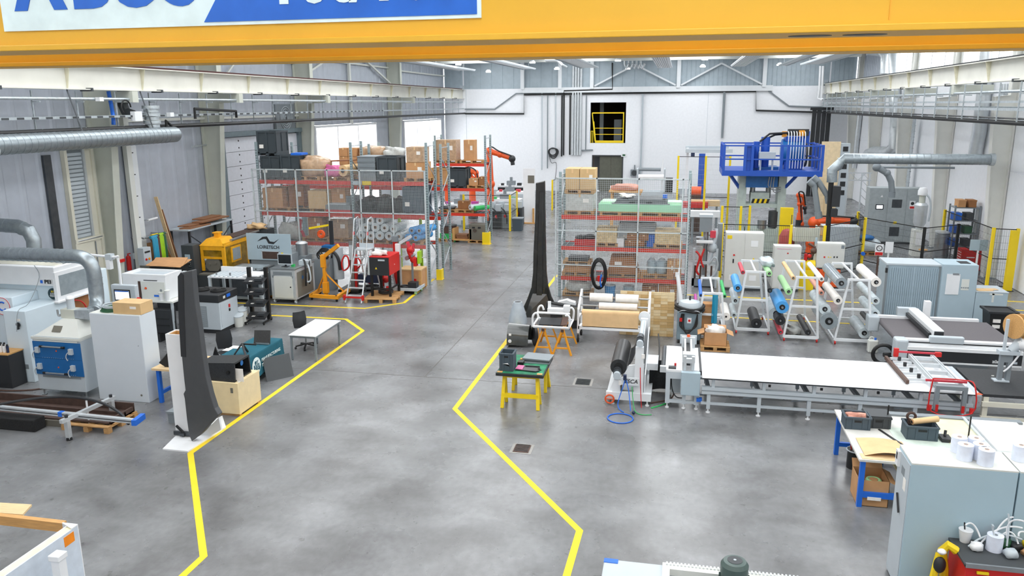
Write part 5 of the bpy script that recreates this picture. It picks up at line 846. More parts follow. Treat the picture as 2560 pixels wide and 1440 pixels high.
t = thing('steel_cabinet','steel rolling cabinet with white door and monitor','cabinet',(-13.48,25.65,0));P(t,'body','alu',('b',-.47,.47,-.75,.75,.14,1.22),bev=.015);P(t,'door','offwhite',('b',-.35,.35,-.765,-.75,.2,.98));P(t,'door_latch','black',('c',(.28,-.78,.6),(.28,-.765,.6),.025,10));P(t,'vent','mid_grey',('b',-.4,-.32,-.764,-.75,.92,1.0),('b',.3,.38,-.764,-.75,.92,1.0));P(t,'top_drawer','mid_grey',('b',-.36,.36,-.765,-.75,1.03,1.14));P(t,'side_panel','khaki',('b',.47,.476,-.62,.6,.2,1.1));P(t,'top_plate','steel',('b',-.49,.49,-.77,.77,1.22,1.25));P(t,'blue_sticker','deep_blue',('c',(.476,-.2,.85),(.48,-.2,.85),.07,14));pieces(t,'caster','light_grey',('c',(-.025,0,.06),(.025,0,.06),.06,12),[(-.4,-.68,0),(.4,-.68,0),(-.4,.68,0),(.4,.68,0)]);pieces(t,'caster_fork','steel',('b',-.03,.03,-.03,.03,.06,.14),[(-.4,-.68,0),(.4,-.68,0),(-.4,.68,0),(.4,.68,0)])
t = thing('monitor','dark flat monitor on the steel rolling cabinet','monitor',(-13.55,25.25,1.25));P(t,'bezel','light_grey',('b',-.27,.27,0,.04,.08,.46));P(t,'screen','screen_black',('b',-.24,.24,-.006,0,.12,.43));P(t,'stand','charcoal',('b',-.12,.12,-.06,.12,0,.015),('b',-.03,.03,.04,.07,0,.3))
t = thing('cable_loom','black cable loom hanging over the steel cabinet side','cables',(-12.95,25.6,0));P(t,'black_cable','black',('t',[(-.3,.3,1.3),(-.1,.1,1.42),(.05,-.1,1.3),(.1,-.2,.9),(.08,-.2,.55)],.035,8),('t',[(-.2,.4,1.3),(.05,.2,1.4),(.15,.0,1.2),(.15,-.05,.6)],.03,8));P(t,'white_cable','light_grey',('t',[(-.2,.2,1.28),(.05,.05,1.3),(.2,-.1,1.1),(.22,-.1,.75),(.1,-.15,.7),(.08,-.1,1.0)],.03,8));P(t,'green_box','green',('b',-.4,-.28,-.3,-.2,1.25,1.33));P(t,'controller_box','light_grey',('b',-.25,.1,.0,.3,1.25,1.42))

# ================================================================ LEFT MIDDLE: hoist, ladder, red machine
t = thing('floor_crane','yellow workshop floor crane with a folded boom','floor crane',(-12.35,25.9,0));am = 'amber'
P(t,'mast',am,('r',(0,0,.1),(-.02,0,1.55),.11,.11));P(t,'boom',am,('r',(-.06,.05,1.5),(.62,-.1,1.98),.1,.13));P(t,'boom_root',am,('b',-.12,.02,-.08,.1,1.15,1.6));P(t,'base_beam',am,('r',(-.42,-.35,.16),(.62,-.45,.16),.12,.12));P(t,'side_leg',am,('r',(.62,-.5,.16),(.55,.75,.16),.12,.12));P(t,'side_leg',am,('r',(-.42,-.4,.16),(-.5,.6,.16),.12,.12));P(t,'back_brace',am,('r',(0,.0,.95),(.55,.3,.2),.05,.05));P(t,'left_brace',am,('r',(-.02,0,.9),(-.42,.2,.2),.05,.05));P(t,'socket',am,('b',-.09,.09,-.09,.09,.2,.6));P(t,'ram','steel',('c',(.05,-.0,1.0),(.3,-.04,1.68),.03,10))
for i,(x,y) in enumerate([(-.4,-.35),(.6,-.45),(.55,.7),(-.5,.55)]): P(t,'caster','black',('c',(x-.02,y,.05),(x+.02,y,.05),.05,12),('b',x-.03,x+.03,y-.03,y+.03,.05,.1))
t = thing('platform_ladder','aluminium platform ladder with handrails and red fittings','ladder',(-11.05,25.3,0))
def lx(z,s): return s*(.3-.06*z/1.75)
def ly(z): return 1.0*z/1.75
for s_ in (-1,1): P(t,'stile','alu',('r',(s_*.3,0,.02),(s_*.24,1.0,1.75),.03,.07));P(t,'rear_leg','alu',('r',(s_*.3,1.9,.02),(s_*.24,1.35,1.72),.03,.05));P(t,'handrail','alu',('t',[(s_*.26,.5,.95),(s_*.26,.75,1.75),(s_*.26,1.0,2.75),(s_*.26,1.15,2.85),(s_*.26,1.45,2.8),(s_*.26,1.45,1.75)],.02,8));P(t,'red_clamp','red',('c',(s_*.26,.9,2.3),(s_*.26,.93,2.42),.035,10));P(t,'red_foot','red',('b',s_*.34-.03,s_*.34+.03,-.02,.1,.12,.3))
pieces(t,'tread','alu',('b',-.27,.27,-.04,.1,-.012,.012),[(0,ly(z),z) for z in (.25,.5,.75,1.0,1.25,1.5)]);P(t,'platform','alu',('b',-.28,.28,.95,1.45,1.73,1.77));P(t,'toe_board','light_grey',('b',-.28,.28,1.43,1.46,1.77,1.92));P(t,'red_stabiliser','red',('r',(-.4,.02,.22),(.4,.02,.22),.05,.05));P(t,'rear_brace','alu',('r',(-.29,1.75,.5),(.27,1.5,1.2),.025,.025))
t = thing('red_machine','red and black boxed machine on a black stand','machine',(-10.3,26.4,.145));P(t,'housing','red',('b',-.33,.42,-.5,.55,.78,1.46),bev=.012);P(t,'front_panel','charcoal',('b',-.33,.40,-.515,-.5,.78,1.42));P(t,'name_strip','light_grey',('b',.0,.25,-.52,-.515,1.3,1.36));P(t,'warning_label','yellow',('p',[(-.12,1.0),(-.04,1.0),(-.08,1.08)],-.52,-.515,'y'));P(t,'side_frame','alu',('b',-.4,-.33,-.52,-.4,.78,1.45));P(t,'keyhole','white',('c',(.42,0,1.1),(.425,0,1.1),.02,8))
for x in (-.3,.38):
    for y in (-.42,.48): P(t,'leg','black',('b',x-.04,x+.04,y-.04,y+.04,0,.78))
P(t,'lower_rail','black',('b',-.3,.38,-.44,-.4,.25,.3),('b',.36,.4,-.42,.48,.25,.3));P(t,'black_coil','black',*[('t',ring((.05,0,.06+.05*i),.25,18),.03,6,True) for i in range(2)]);P(t,'red_valve','red',('b',.18,.28,-.3,-.2,.2,.34))
pp = thing('pallet','wooden pallet under the red boxed machine','pallet',(-10.2,26.15,0),.12,'wooden pallets')
for i in range(6): P(pp,'plank','pallet_wood',('b',-.62,.55,-.62+i*.24,-.44+i*.24,.122,.144))
for x in (-.55,0,.48):
    P(pp,'stringer','pallet_wood',('b',x-.06,x+.06,-.62,.76,.09,.122))
    for y in (-.56,.05,.7): P(pp,'block','pallet_wood',('b',x-.06,x+.06,y-.06,y+.06,0,.09))
lump('white_rag','white rag lying on the red boxed machine','rag','paper',(-10.35,26.2,1.607),(.25,.2,.1),71,.4)
t = thing('tool_trolley','grey trolley with a red tool head on an upright post','trolley',(-9.75,27.35,0));P(t,'deck','mid_grey',('b',-.45,.5,-.4,.4,.17,.22));P(t,'deck_rim','light_grey',('b',-.48,.53,-.43,-.4,.14,.25),('b',.5,.53,-.43,.43,.14,.25));pieces(t,'caster','pale_green',('c',(-.03,0,.07),(.03,0,.07),.07,12),[(-.38,-.32,0),(.42,-.32,0),(-.38,.32,0),(.42,.32,0)]);P(t,'post','alu',('b',-.28,-.2,-.1,-.02,.22,1.85));P(t,'beam','alu',('r',(-.24,-.06,1.85),(.15,.2,2.1),.08,.1));P(t,'white_box','white',('b',-.36,-.2,-.2,-.1,1.45,1.85));P(t,'pump','charcoal',('b',.1,.42,-.25,.05,.22,.42));P(t,'hose','black',('t',ring((-.05,-.15,.25),.17,16),.03,6,True));P(t,'second_post','mid_grey',('b',.1,.16,.2,.28,.22,1.3))
t = thing('robot_gripper','red jointed gripper head hanging on the grey trolley post','gripper',(-9.6,27.4,1.15));P(t,'red_body','red',('s',(0,0,.45),(.16,.14,.14),12,8),('c',(-.05,0,.4),(.05,0,.15),.1,12),('s',(.08,0,.1),(.12,.12,.14),12,8));P(t,'arm','rose',('r',(-.1,-.05,.75),(.0,0,.45),.1,.12),('r',(.15,-.05,.7),(.08,-.05,.35),.07,.08));P(t,'steel_joint','steel',('c',(-.12,-.12,.15),(-.12,.1,.15),.08,12),('c',(.1,-.15,.25),(.1,.1,.25),.05,12));P(t,'plate','lime',('b',.28,.36,-.1,.2,-.05,.4));P(t,'red_foot','red',('b',.12,.24,-.1,.1,-.15,.15))
wc = thing('wooden_crate','brown plywood crate beside the rack foot','crate',(-9.75,28.0,0));P(wc,'panel','cardboard',('b',-.42,.42,-.35,.35,.06,.76));P(wc,'lid','cardboard_light',('b',-.44,.44,-.37,.37,.76,.8));pieces(wc,'batten','wood',('b',-.04,.04,-.37,-.35,.06,.76),[(-.38,0,0),(.38,0,0)]);P(wc,'skid','pallet_wood',('b',-.42,.42,-.33,-.25,0,.06));P(wc,'skid','pallet_wood',('b',-.42,.42,.25,.33,0,.06));P(wc,'red_label','red',('b',.1,.25,-.356,-.35,.35,.45));P(wc,'side_batten','wood',('b',.42,.44,-.35,-.27,.06,.76),('b',.42,.44,.27,.35,.06,.76));P(wc,'paper_label','paper',('b',-.02,.12,-.15,-.05,.8,.803))
# clutter behind the cabinet, ladder and hoist
t = thing('vacuum_pump_rack','dark upright machine with hanging cables behind the steel cabinet','machine',(-13.0,27.3,0));P(t,'body','mid_grey',('b',-.35,.35,-.3,.3,0,1.2));P(t,'mast','charcoal',('b',.2,.32,.1,.22,1.2,2.6));P(t,'yellow_arm','yellow',('r',(.26,.15,2.45),(-.6,.1,2.3),.07,.07));P(t,'red_hose','orange',*[('t',ring((-.1,.05,2.1),.13-.03*i,16,'y'),.035,6,True) for i in range(3)]);P(t,'blue_cap','deep_blue',('b',.0,.4,-.2,.2,1.6,1.7));P(t,'cable_knot','black',*[('t',ring((.05+.03*i,-.25,1.3+.06*i),.22-.02*i,16,'y',.15),.025,6,True) for i in range(4)]);P(t,'hose_arc','charcoal',('t',bez((.25,-.1,1.5),(.7,-.2,1.5),(.7,-.2,.8)),.06,8));P(t,'grey_tank','light_grey',('c',(.5,.1,.4),(.5,.1,1.6),.2,16))
t = thing('steel_drum','stainless drum on a column behind the monitor','drum',(-13.75,27.0,0));P(t,'stand','mid_grey',('b',-.25,.25,-.25,.25,0,1.35));P(t,'drum','steel',('c',(0,0,1.35),(0,0,1.8),.22,20));P(t,'lid','alu',('l',[(.23,1.8),(.15,1.86),(.04,1.88)],(0,0,0),20))
t = thing('red_lift','red hand lift with steel mast behind the yellow floor crane','lift',(-11.85,27.2,0));P(t,'mast','steel',('b',-.08,.08,-.06,.06,.1,1.9));P(t,'mast_rail','red',('b',.1,.18,-.06,.06,.1,1.4));P(t,'handle','red',('t',[(-.25,-.1,1.35),(-.35,-.15,1.1),(-.3,-.15,.8),(-.1,-.1,.95),(-.12,-.1,1.3),(-.25,-.1,1.35)],.03,8));P(t,'scale_panel','light_grey',('b',-.06,.06,-.09,-.06,1.2,1.75));P(t,'base','black',('b',-.4,.4,-.5,.4,.04,.14));P(t,'side_handle','red',('t',[(.2,-.1,1.4),(.42,-.15,1.1),(.2,-.1,.85)],.03,8))
t = thing('red_valve_set','cluster of red valves and pipes behind the ladder','valves',(-10.95,27.6,0));P(t,'pipe','red',('c',(-.4,0,.2),(-.4,0,1.2),.06,10),('c',(.1,.1,.0),(.1,.1,1.5),.05,10),('r',(-.4,0,.9),(.3,.1,.7),.1,.1),('s',(-.1,0,.55),.16,12,8),('s',(.25,0,.4),.14,12,8));P(t,'blue_tray','navy',('b',-.65,.2,-.5,-.2,.35,.65));P(t,'steel_base','steel',('b',-.6,.5,-.4,.4,.05,.12));P(t,'foot','charcoal',('b',-.55,-.45,-.35,.35,0,.05),('b',.35,.45,-.35,.35,0,.05));P(t,'hose','dark_grey',('t',ring((-.2,-.3,.15),.3,18),.05,6,True))
t = thing('red_column','red narrow column with square head behind the red machine','column',(-10.5,28.22,0));P(t,'column','red',('b',-.07,.07,-.07,.07,.02,1.75));P(t,'head','mid_grey',('b',-.1,.1,-.1,.1,1.75,1.95));P(t,'base','charcoal',('b',-.25,.25,-.2,.2,0,.03))
t = thing('silver_tray_rack','low steel frame with silver tubes behind the ladder','frame',(-11.0,28.1,0));P(t,'frame','alu',('r',(-.5,0,.02),(-.3,0,1.0),.05,.05),('r',(.5,0,.02),(.3,0,1.0),.05,.05),('r',(-.4,0,.6),(.4,0,.6),.05,.05),('r',(-.3,0,1.0),(.3,0,1.0),.05,.05));P(t,'tube','steel',('c',(-.3,.1,.66),(.4,.1,.66),.05,10))
# orange folded stand behind yellow machine, left wall items
t = thing('wall_bench','tall steel bench with brown boards on it against the left wall','bench',(0,0,0));bz = 2.3;P(t,'top','light_grey',('b',-18.75,-17.9,26.2,29.3,bz-.05,bz));pieces(t,'leg','charcoal',('b',-.035,.035,-.035,.035,0,bz-.05),[(-17.95,26.3,0),(-17.95,29.2,0),(-18.7,26.3,0),(-18.7,29.2,0)]);P(t,'cross_brace','dark_steel',('r',(-17.95,26.3,.3),(-17.95,29.2,2.1),.03,.03),('r',(-17.95,29.2,.3),(-17.95,26.3,2.1),.03,.03));P(t,'lower_shelf','light_grey',('b',-18.75,-17.9,26.2,29.3,.95,1.0))
for i,(y0,y1,x0,z) in enumerate([(26.3,27.7,-18.0,0),(26.5,28.6,-18.2,.055),(27.2,29.1,-18.05,.11),(27.6,28.9,-18.3,.165)]): one('brown_board','brown board in the stack on the wall bench, '+['lowest','second lowest','second highest','highest'][i],'board','plank_brown',('p',[(x0-.35,y0),(x0+.05,y0+.1),(x0+.1,y1),(x0-.35,y1+.05)],bz+.0+z,bz+.045+z),group='brown boards on the wall bench')
for i,(y,l_,m_,w_) in enumerate([(25.75,3.6,'pale_wood',.14),(25.98,3.1,'plank_brown',.16),(25.4,2.2,'plank_brown',.3),(26.0,1.9,'wood',.1),(25.2,1.9,'plank_brown',.22)]): one('leaning_plank',['tall pale plank leaning on the left wall','tall brown plank leaning behind the pale one','wide brown board leaning low on the left wall','short brown batten leaning right of the planks','short brown board leaning left of the planks'][i],'plank',m_,('r',(-18.2-.06*i,y+.25,.02),(-18.72-.015*i,y-.12,l_),w_,.035))
one('cardboard_sheet','brown cardboard sheet leaning beside the planks','cardboard','cardboard',('r',(-18.3,25.0,.02),(-18.75,25.0,2.0),.5,.02))
t = thing('black_bin','large black bin with cardboard lid boards near the left wall','bin',(-16.95,23.6,0));P(t,'body','charcoal',('h',[(-.4,-.35,0),(.35,-.35,0),(.35,.35,0),(-.4,.35,0)],[(-.45,-.4,1.5),(.42,-.4,1.5),(.42,.4,1.5),(-.45,.4,1.5)]));P(t,'rim','black',('b',-.48,.45,-.43,.43,1.47,1.53))
one('cardboard_sheet','flat cardboard sheets lying on the black bin','cardboard','cardboard',('x',TR((-16.95,23.6,1.6),.2,.08,.06),[('b',-.62,.55,-.5,.5,0,.015),('x',TR((0,0,.03),.2,.05),[('b',-.55,.5,-.45,.45,0,.012)])]))
for i,(m_,y) in enumerate([('yellow',24.75),('dark_green',25.1),('lime',24.9),('rust_steel',24.6),('cyan_blue',24.42)]):
    x = -18.25+.05*i;one('lifting_sling',['yellow','dark green','lime green','brown','blue'][i]+' lifting sling hanging from the wall rail','sling',m_,*[('t',[(x,y-.12+.08*k,.4+.1*k),(x+.03,y-.1+.08*k,1.6),(x,y-.08+.08*k,2.25),(x-.06,y-.08+.08*k,2.33)],.05,6) for k in range(3)],('c',(x-.06,y-.15,2.33),(x-.06,y+.2,2.33),.05,8),group='lifting slings')
one('sling_rail','steel rail on the left wall carrying the lifting slings','rail','steel',('c',(-18.35,24.2,2.3),(-18.35,25.5,2.3),.03,8),('r',(-18.9,24.3,2.3),(-18.3,24.3,2.3),.04,.04),('r',(-18.9,25.4,2.3),(-18.3,25.4,2.3),.04,.04))
t = thing('power_box','grey wall socket box with switches below the left column','switch box',(-18.1,23.85,1.45));P(t,'box','light_grey',('b',-.12,.12,-.2,.2,0,.6));P(t,'breaker_row','charcoal',('b',.12,.13,-.14,.14,.42,.48));P(t,'socket','red',('c',(.12,-.1,.2),(.15,-.1,.2),.04,10));P(t,'socket','amber',('c',(.12,.06,.2),(.15,.06,.2),.04,10));P(t,'bracket','light_grey',('b',-.4,-.12,-.1,.1,.2,.4));P(t,'post','offwhite',('b',-.3,-.14,-.12,.12,-1.45,5.6))
# service door bay in the left wall
d3 = struct('door_3','cream',('b',XL-.02,XL+.14,21.5,21.62,0,5.6),('b',XL-.02,XL+.14,22.68,22.78,0,5.6),('b',XL-.02,XL+.14,21.5,22.78,5.5,5.64),('b',XL-.02,XL+.16,21.5,22.78,2.55,2.68));P(d3,'door_leaf','cream',('b',XL,XL+.09,21.62,22.68,.02,2.55));P(d3,'louvre_back','mid_grey',('b',XL,XL+.04,21.62,22.45,2.68,5.5));pieces(d3,'louvre_slat','light_grey',('r',(XL+.05,21.63,0),(XL+.05,22.32,0),.02,.09),[(0,0,2.75+i*.13) for i in range(21)]);P(d3,'chain_strip','alu',('b',XL+.04,XL+.1,22.34,22.43,2.68,5.5));P(d3,'side_panel','cream',('b',XL,XL+.07,22.45,22.68,2.68,5.5));P(d3,'push_bar','steel',('c',(XL+.14,21.6,2.62),(XL+.14,22.7,2.62),.03,8));P(d3,'red_sign','red',('b',XL+.09,XL+.1,21.8,22.1,1.85,2.0));P(d3,'white_sign','paper',('b',XL+.09,XL+.1,21.8,22.1,1.6,1.85));P(d3,'lock_rod','steel',('c',(XL+.12,22.4,.05),(XL+.12,22.4,2.5),.02,8))
one('perforated_strip','grey perforated vertical strip on the left wall beside the door','strip','dark_steel',('b',XL+.03,XL+.1,20.7,21.0,1.9,5.4));one('warning_plate','small red warning plate on the left column','sign','red',('b',XL+.5,XL+.62,22.82,23.08,1.7,1.8))
t = thing('white_riser','white square riser with conduits between left columns','riser',(XL+.12,24.55,0));P(t,'casing','white_paint',('b',-.1,.14,-.2,.2,.3,5.9));P(t,'conduit','galv',('c',(.2,-.28,2.2),(.2,-.28,5.6),.02,6),('c',(.2,-.36,2.2),(.2,-.36,5.6),.02,6));pieces(t,'clip','charcoal',('b',.14,.24,-.4,-.1,0,.03),[(0,0,3.0+i*.75) for i in range(4)]);P(t,'base','white_paint',('b',-.12,.16,-.22,.22,0,.3))
t = thing('wall_lamp','small white wall light on the white riser','lamp',(XL+.3,24.8,2.85));P(t,'arm','steel',('r',(-.28,0,0),(.1,0,.02),.03,.03));P(t,'tube','white',('c',(.05,0,.0),(.05,.55,.02),.04,10))
one('extinguisher','red fire extinguisher behind the operator panel','extinguisher','red',('c',(0,0,.05),(0,0,.5),.08,14),('s',(0,0,.5),(.08,.08,.07),12,6),('c',(0,0,.5),(0,0,.62),.025,8),('r',(-.02,0,.62),(.1,0,.64),.03,.03),loc=(XL+.22,23.75,1.2))
t = thing('conduit_frame','slim steel conduit with bracket beside the sectional door','conduit',(XL+.3,29.7,0));P(t,'conduit','offwhite',('c',(0,0,.1),(0,0,5.6),.03,8));P(t,'bracket','galv',('r',(-.3,0,5.3),(.1,-1.9,5.3),.04,.05));P(t,'lower_bracket','galv',('r',(-.3,0,3.3),(.05,0,3.3),.04,.04))
lump('wrapped_heap','crumpled brown paper heap on the machine behind the name board','paper','kraft',(-16.2,28.2,2.1),(.35,.3,.12),81,.35);one('machine','dark rear machine body under the crumpled paper heap','machine','dark_grey',('b',-16.7,-15.7,28.05,28.6,0,2.1),('b',-16.6,-15.8,28.0,28.05,1.2,1.8))
t = thing('wire_trolley','brown framed wire trolley in front of the sectional door','trolley',(-17.6,30.5,0));P(t,'frame','brown_board',('b',-.5,-.44,-.3,-.24,0,1.3),('b',.44,.5,-.3,-.24,0,1.3),('b',-.5,.5,-.3,-.24,1.24,1.3),('b',-.5,.5,-.3,-.24,.8,.86));P(t,'top','offwhite',('b',-.55,.55,-.35,.3,1.3,1.33));P(t,'rear_frame','brown_board',('b',-.5,-.44,.2,.26,0,1.3),('b',.44,.5,.2,.26,0,1.3))

# ================================================================ CENTRE AND RIGHT FOREGROUND
# --- tall black blade with flared foot
KY = 24.9
po = [yp(u,v,KY) for u,v in ((1339,467),(1362,462),(1363,520),(1364,600),(1366,690),(1370,725),(1378,752),(1390,775),(1378,792),(1318,797),(1308,778),(1318,756),(1328,728),(1332,690),(1333,640),(1337,560))]
zm = min(p.z for p in po);t = thing('blade_shell','tall black glossy blade standing on a flared foot by the aisle','composite blade',(0,KY,0));po = [(p.x,p.z-zm) for p in po]
n_ = len(po);ctr = sum(p[0] for p in po)/n_
V = [(x,0,z) for x,z in po]+[(x*.9+ctr*.1,.0,z) for x,z in po]
P(t,'shell','carbon_gloss',('p',po[::-1],.0,.12,'y'),bev=.03)
P(t,'spar_ridge','carbon_gloss',('h',[(ctr-.1,-.06,.3),(ctr+.08,-.06,.3),(ctr+.12,0,.3),(ctr-.14,0,.3)],[(ctr+.0,-.02,4.1),(ctr+.1,-.02,4.1),(ctr+.12,0,4.1),(ctr-.02,0,4.1)]))
P(t,'foot_skirt','carbon_gloss',('h',[(ctr-.45,-.3,0),(ctr+.5,-.25,0),(ctr+.5,.35,0),(ctr-.45,.35,0)],[(ctr-.22,-.04,.75),(ctr+.25,-.04,.75),(ctr+.25,.14,.75),(ctr-.22,.14,.75)]))
t = thing('grey_cone','light grey hollow cone standing beside the black blade','cone',(-4.85,23.9,0));P(t,'cone',mat('cone_grey','a9b2ba',.5),('l',[(.3,0),(.28,.2),(.2,.5),(.14,.68)],(0,0,0),24));P(t,'opening','black',('c',(0,0,.675),(0,0,.69),.11,20));P(t,'rim','light_grey',('t',ring((0,0,.685),.125,20),.015,6,True))
t = thing('fairing_part','dark glossy curved fairing with round wooden end','composite part',(-4.25,21.6,0));P(t,'shell',mat('fairing','343836',.22,0,.2,5,coat=.5),('g',lambda u,v: (-.4+.62*u,-.34*math.cos(PI*v)*(1-.05*u),.02+.62*math.sin(PI*(.03+.94*v))*(1-.06*u)),6,14),('g',lambda u,v: (-.4+.62*u,.32*math.cos(PI*v),.01+.58*math.sin(PI*(.03+.94*v))),6,14));P(t,'end_rim','fairing',('g',lambda u,v: (-.4,-.34*math.cos(PI*v)*u,.02+.62*math.sin(PI*v)*u),4,14));P(t,'wooden_disc','wood',('x',TR((.42,.1,.3),.4),[('c',(-.04,0,0),(.0,0,0),.29,24)]));P(t,'disc_rim','charcoal',('x',TR((.42,.1,.3),.4),[('c',(-.12,0,0),(-.04,0,0),.3,24)]));P(t,'white_label','paper',('b',-.33,-.26,-.36,-.345,.36,.42));P(t,'round_sticker','white',('c',(-.3,-.365,.2),(-.3,-.35,.2),.05,14))
# --- orange sawhorses with white frame
def sawhorse(lab,x,y,L_=1.0,h=.74):
    t = thing('sawhorse',lab,'sawhorse',(x,y,0),0,'orange sawhorses');m_ = 'amber'
    P(t,'top_rail',m_,('b',-.035,.035,-.05,L_+.05,h-.07,h))
    for yy in (0,L_):
        for s_ in (-1,1): P(t,'leg',m_,('r',(s_*.26,yy-.08 if yy == 0 else yy+.08,.0),(s_*.02,yy,h-.03),.045,.045))
        P(t,'cross_rail',m_,('r',(-.2,yy-.05 if yy == 0 else yy+.05,.2),(.2,yy-.05 if yy == 0 else yy+.05,.2),.04,.04))
    P(t,'end_plug','brown_board',('b',-.04,.04,-.062,-.05,h-.08,h+.005));return t
sawhorse('left orange sawhorse under the white tube frame',-3.52,20.9);sawhorse('right orange sawhorse under the white tube frame',-2.98,20.9)
t = thing('tube_frame','white bent tube frame with dark panels on the orange sawhorses','frame',(-3.3,21.3,.74));P(t,'tube','white',*[('t',[(-.52,y,.05),(-.52,y,.3),(-.47,y,.4),(-.4,y,.42),(-.35,y,.3)],.03,8) for y in (-.4,.45)],*[('t',[(.5,y,.05),(.52,y,.3),(.46,y,.4),(.4,y,.38)],.03,8) for y in (-.4,.45)],('c',(-.52,-.4,.04),(.5,-.4,.04),.03,8),('c',(-.52,.45,.04),(.5,.45,.04),.03,8),('c',(-.52,-.4,.04),(-.52,.45,.04),.03,8),('c',(.5,-.4,.04),(.5,.45,.04),.03,8),('c',(-.45,-.1,.36),(.48,-.1,.36),.035,8));P(t,'dark_panel','charcoal',('x',TR((-.05,-.2,.13),0,.25),[('b',-.3,.3,-.2,.2,0,.03)]));P(t,'dark_panel','rust_steel',('x',TR((.28,-.15,.13),0,.3,-.1),[('b',-.2,.15,-.2,.2,0,.03)]));P(t,'white_bracket','white',('b',-.2,.25,.15,.35,.3,.42),('b',-.2,-.12,.25,.32,.42,.6),('b',.25,.42,.2,.4,.32,.5));P(t,'foot_bar','light_grey',('b',-.5,.5,-.42,-.36,0,.06),('b',-.5,.5,.38,.44,0,.06))
# --- dark composite trays behind, on floor
t = thing('composite_tray','dark composite trays with foam block behind the tube frame','tray',(-3.15,23.9,0));P(t,'stand','charcoal',('b',-.6,.6,-.3,.4,0,.5));P(t,'tray','carbon',('b',-.75,.75,-.4,.45,.5,.62),bev=.03);P(t,'tray_rim','carbon',('t',[(-.7,-.4,.62),(-.68,-.4,.82),(-.4,-.35,.78),(.2,-.35,.7),(.7,-.35,.66)],.05,8));P(t,'mottled_board','khaki',('b',-.2,.45,-.45,-.35,.3,.7))
one('white_foam','white folded foam on the dark composite trays','foam','white',('p',[(-.28,0),(.28,0),(.26,.1),(.1,.14),(0,.18),(-.12,.14),(-.28,.1)],-.12,.12,'y'),loc=(-3.3,24.1,.625))
# --- yellow trestle table
t = thing('trestle_table','green topped table on yellow trestles in the aisle','table',(-3.35,17.35,0));mat('green_felt','1f7a55',.7,0,.35,5);P(t,'tabletop','charcoal',('b',-.55,.55,-.72,.7,.79,.86),bev=.01);P(t,'green_surface','green_felt',('b',-.53,.53,-.7,.68,.86,.868));pieces(t,'corner_block','wood',('b',-.06,.06,-.04,.04,.868,.882),[(-.46,-.66,0),(.46,-.66,0)])
for yy in (-.58,.95):
    for s_ in (-1,1):
        P(t,'leg','yellow',('r',(s_*.42,yy-.07 if yy < 0 else yy-.02,0),(s_*.38,yy+.06 if yy < 0 else yy-.3,.79),.075,.06));P(t,'inner_leg','yellow',('r',(s_*.40,yy+.32 if yy < 0 else yy-.45,0),(s_*.38,yy+.1 if yy < 0 else yy-.3,.79),.07,.05))
    P(t,'cross_rail','yellow',('r',(-.42,yy-.03 if yy < 0 else yy-.1,.3),(.42,yy-.03 if yy < 0 else yy-.1,.3),.05,.1));P(t,'top_rail','yellow',('r',(-.42,yy+.06 if yy < 0 else yy-.3,.75),(.42,yy+.06 if yy < 0 else yy-.3,.75),.07,.08))
def crate(lab,x,y,z,w,d,h,m='box_blue_grey',rz=0,fill=None):
    t = thing('stacking_box',lab,'crate',(x,y,z),rz,'blue grey stacking boxes');P(t,'body',m,('b',-w/2,w/2,-d/2,-d/2+.02,0,h),('b',-w/2,w/2,d/2-.02,d/2,0,h),('b',-w/2,-w/2+.02,-d/2,d/2,0,h),('b',w/2-.02,w/2,-d/2,d/2,0,h),('b',-w/2,w/2,-d/2,d/2,0,.02));P(t,'rim',m,('b',-w/2-.015,w/2+.015,-d/2-.015,-d/2+.005,h-.03,h),('b',-w/2-.015,w/2+.015,d/2-.005,d/2+.015,h-.03,h),('b',-w/2-.015,-w/2+.005,-d/2,d/2,h-.03,h),('b',w/2-.005,w/2+.015,-d/2,d/2,h-.03,h));pieces(t,'rib',m,('b',-.012,.012,-d/2-.012,-d/2,.02,h-.03),[(-w/2+.03,0,0),(-w*.2,0,0),(w*.2,0,0),(w/2-.03,0,0)]);P(t,'hand_grip','black',('b',-w*.14,w*.14,-d/2-.004,-d/2+.001,h-.1,h-.06));return t
cb = crate('tall blue grey crate with white mark on the green table',-3.68,16.95,.868,.32,.36,.42);P(cb,'white_mark','white',('p',[(-.08,.18),(.04,.2),(.09,.12),(.06,.17),(-.02,.16)],-.2,-.194,'y'))
for i in range(3): one('grey_plate','grey square plate in the stack on the green table, '+['lowest','middle','topmost'][i],'plate','mid_grey' if i != 1 else 'dark_grey',('x',TR((-3.12+.01*i,17.65+.03*i,.869+i*.032),-.05*i),[('b',-.33,.33,-.24,.24,0,.028)]),group='grey plates')
t = thing('seat_pad','black pad with pink corner on the green table','pad',(-3.2,16.98,.869));P(t,'pad','carbon',('p',[(-.28,-.12),(.2,-.18),(.27,-.1),(.24,.12),(-.26,.14)],0,.03));P(t,'pink_corner','pink',('p',[(-.29,-.11),(-.12,-.14),(-.12,.14),(-.27,.15)],.03,.045));P(t,'rim','charcoal',('b',-.1,.24,.12,.14,.03,.05))
one('wooden_piece','small wooden blocks on the green table beside the crate','wood','wood',('b',-3.5,-3.42,17.5,17.58,.868,.94),('b',-3.44,-3.36,17.45,17.52,.868,.9));one('black_block','small black block on the green table','block','black',('b',-3.52,-3.38,17.25,17.42,.868,.94));one('small_clamp','tiny dark clamp at the right of the green table','clamp','charcoal',('b',-2.98,-2.93,16.95,17.0,.868,.92),('b',-3.0,-2.9,16.96,16.99,.868,.885))
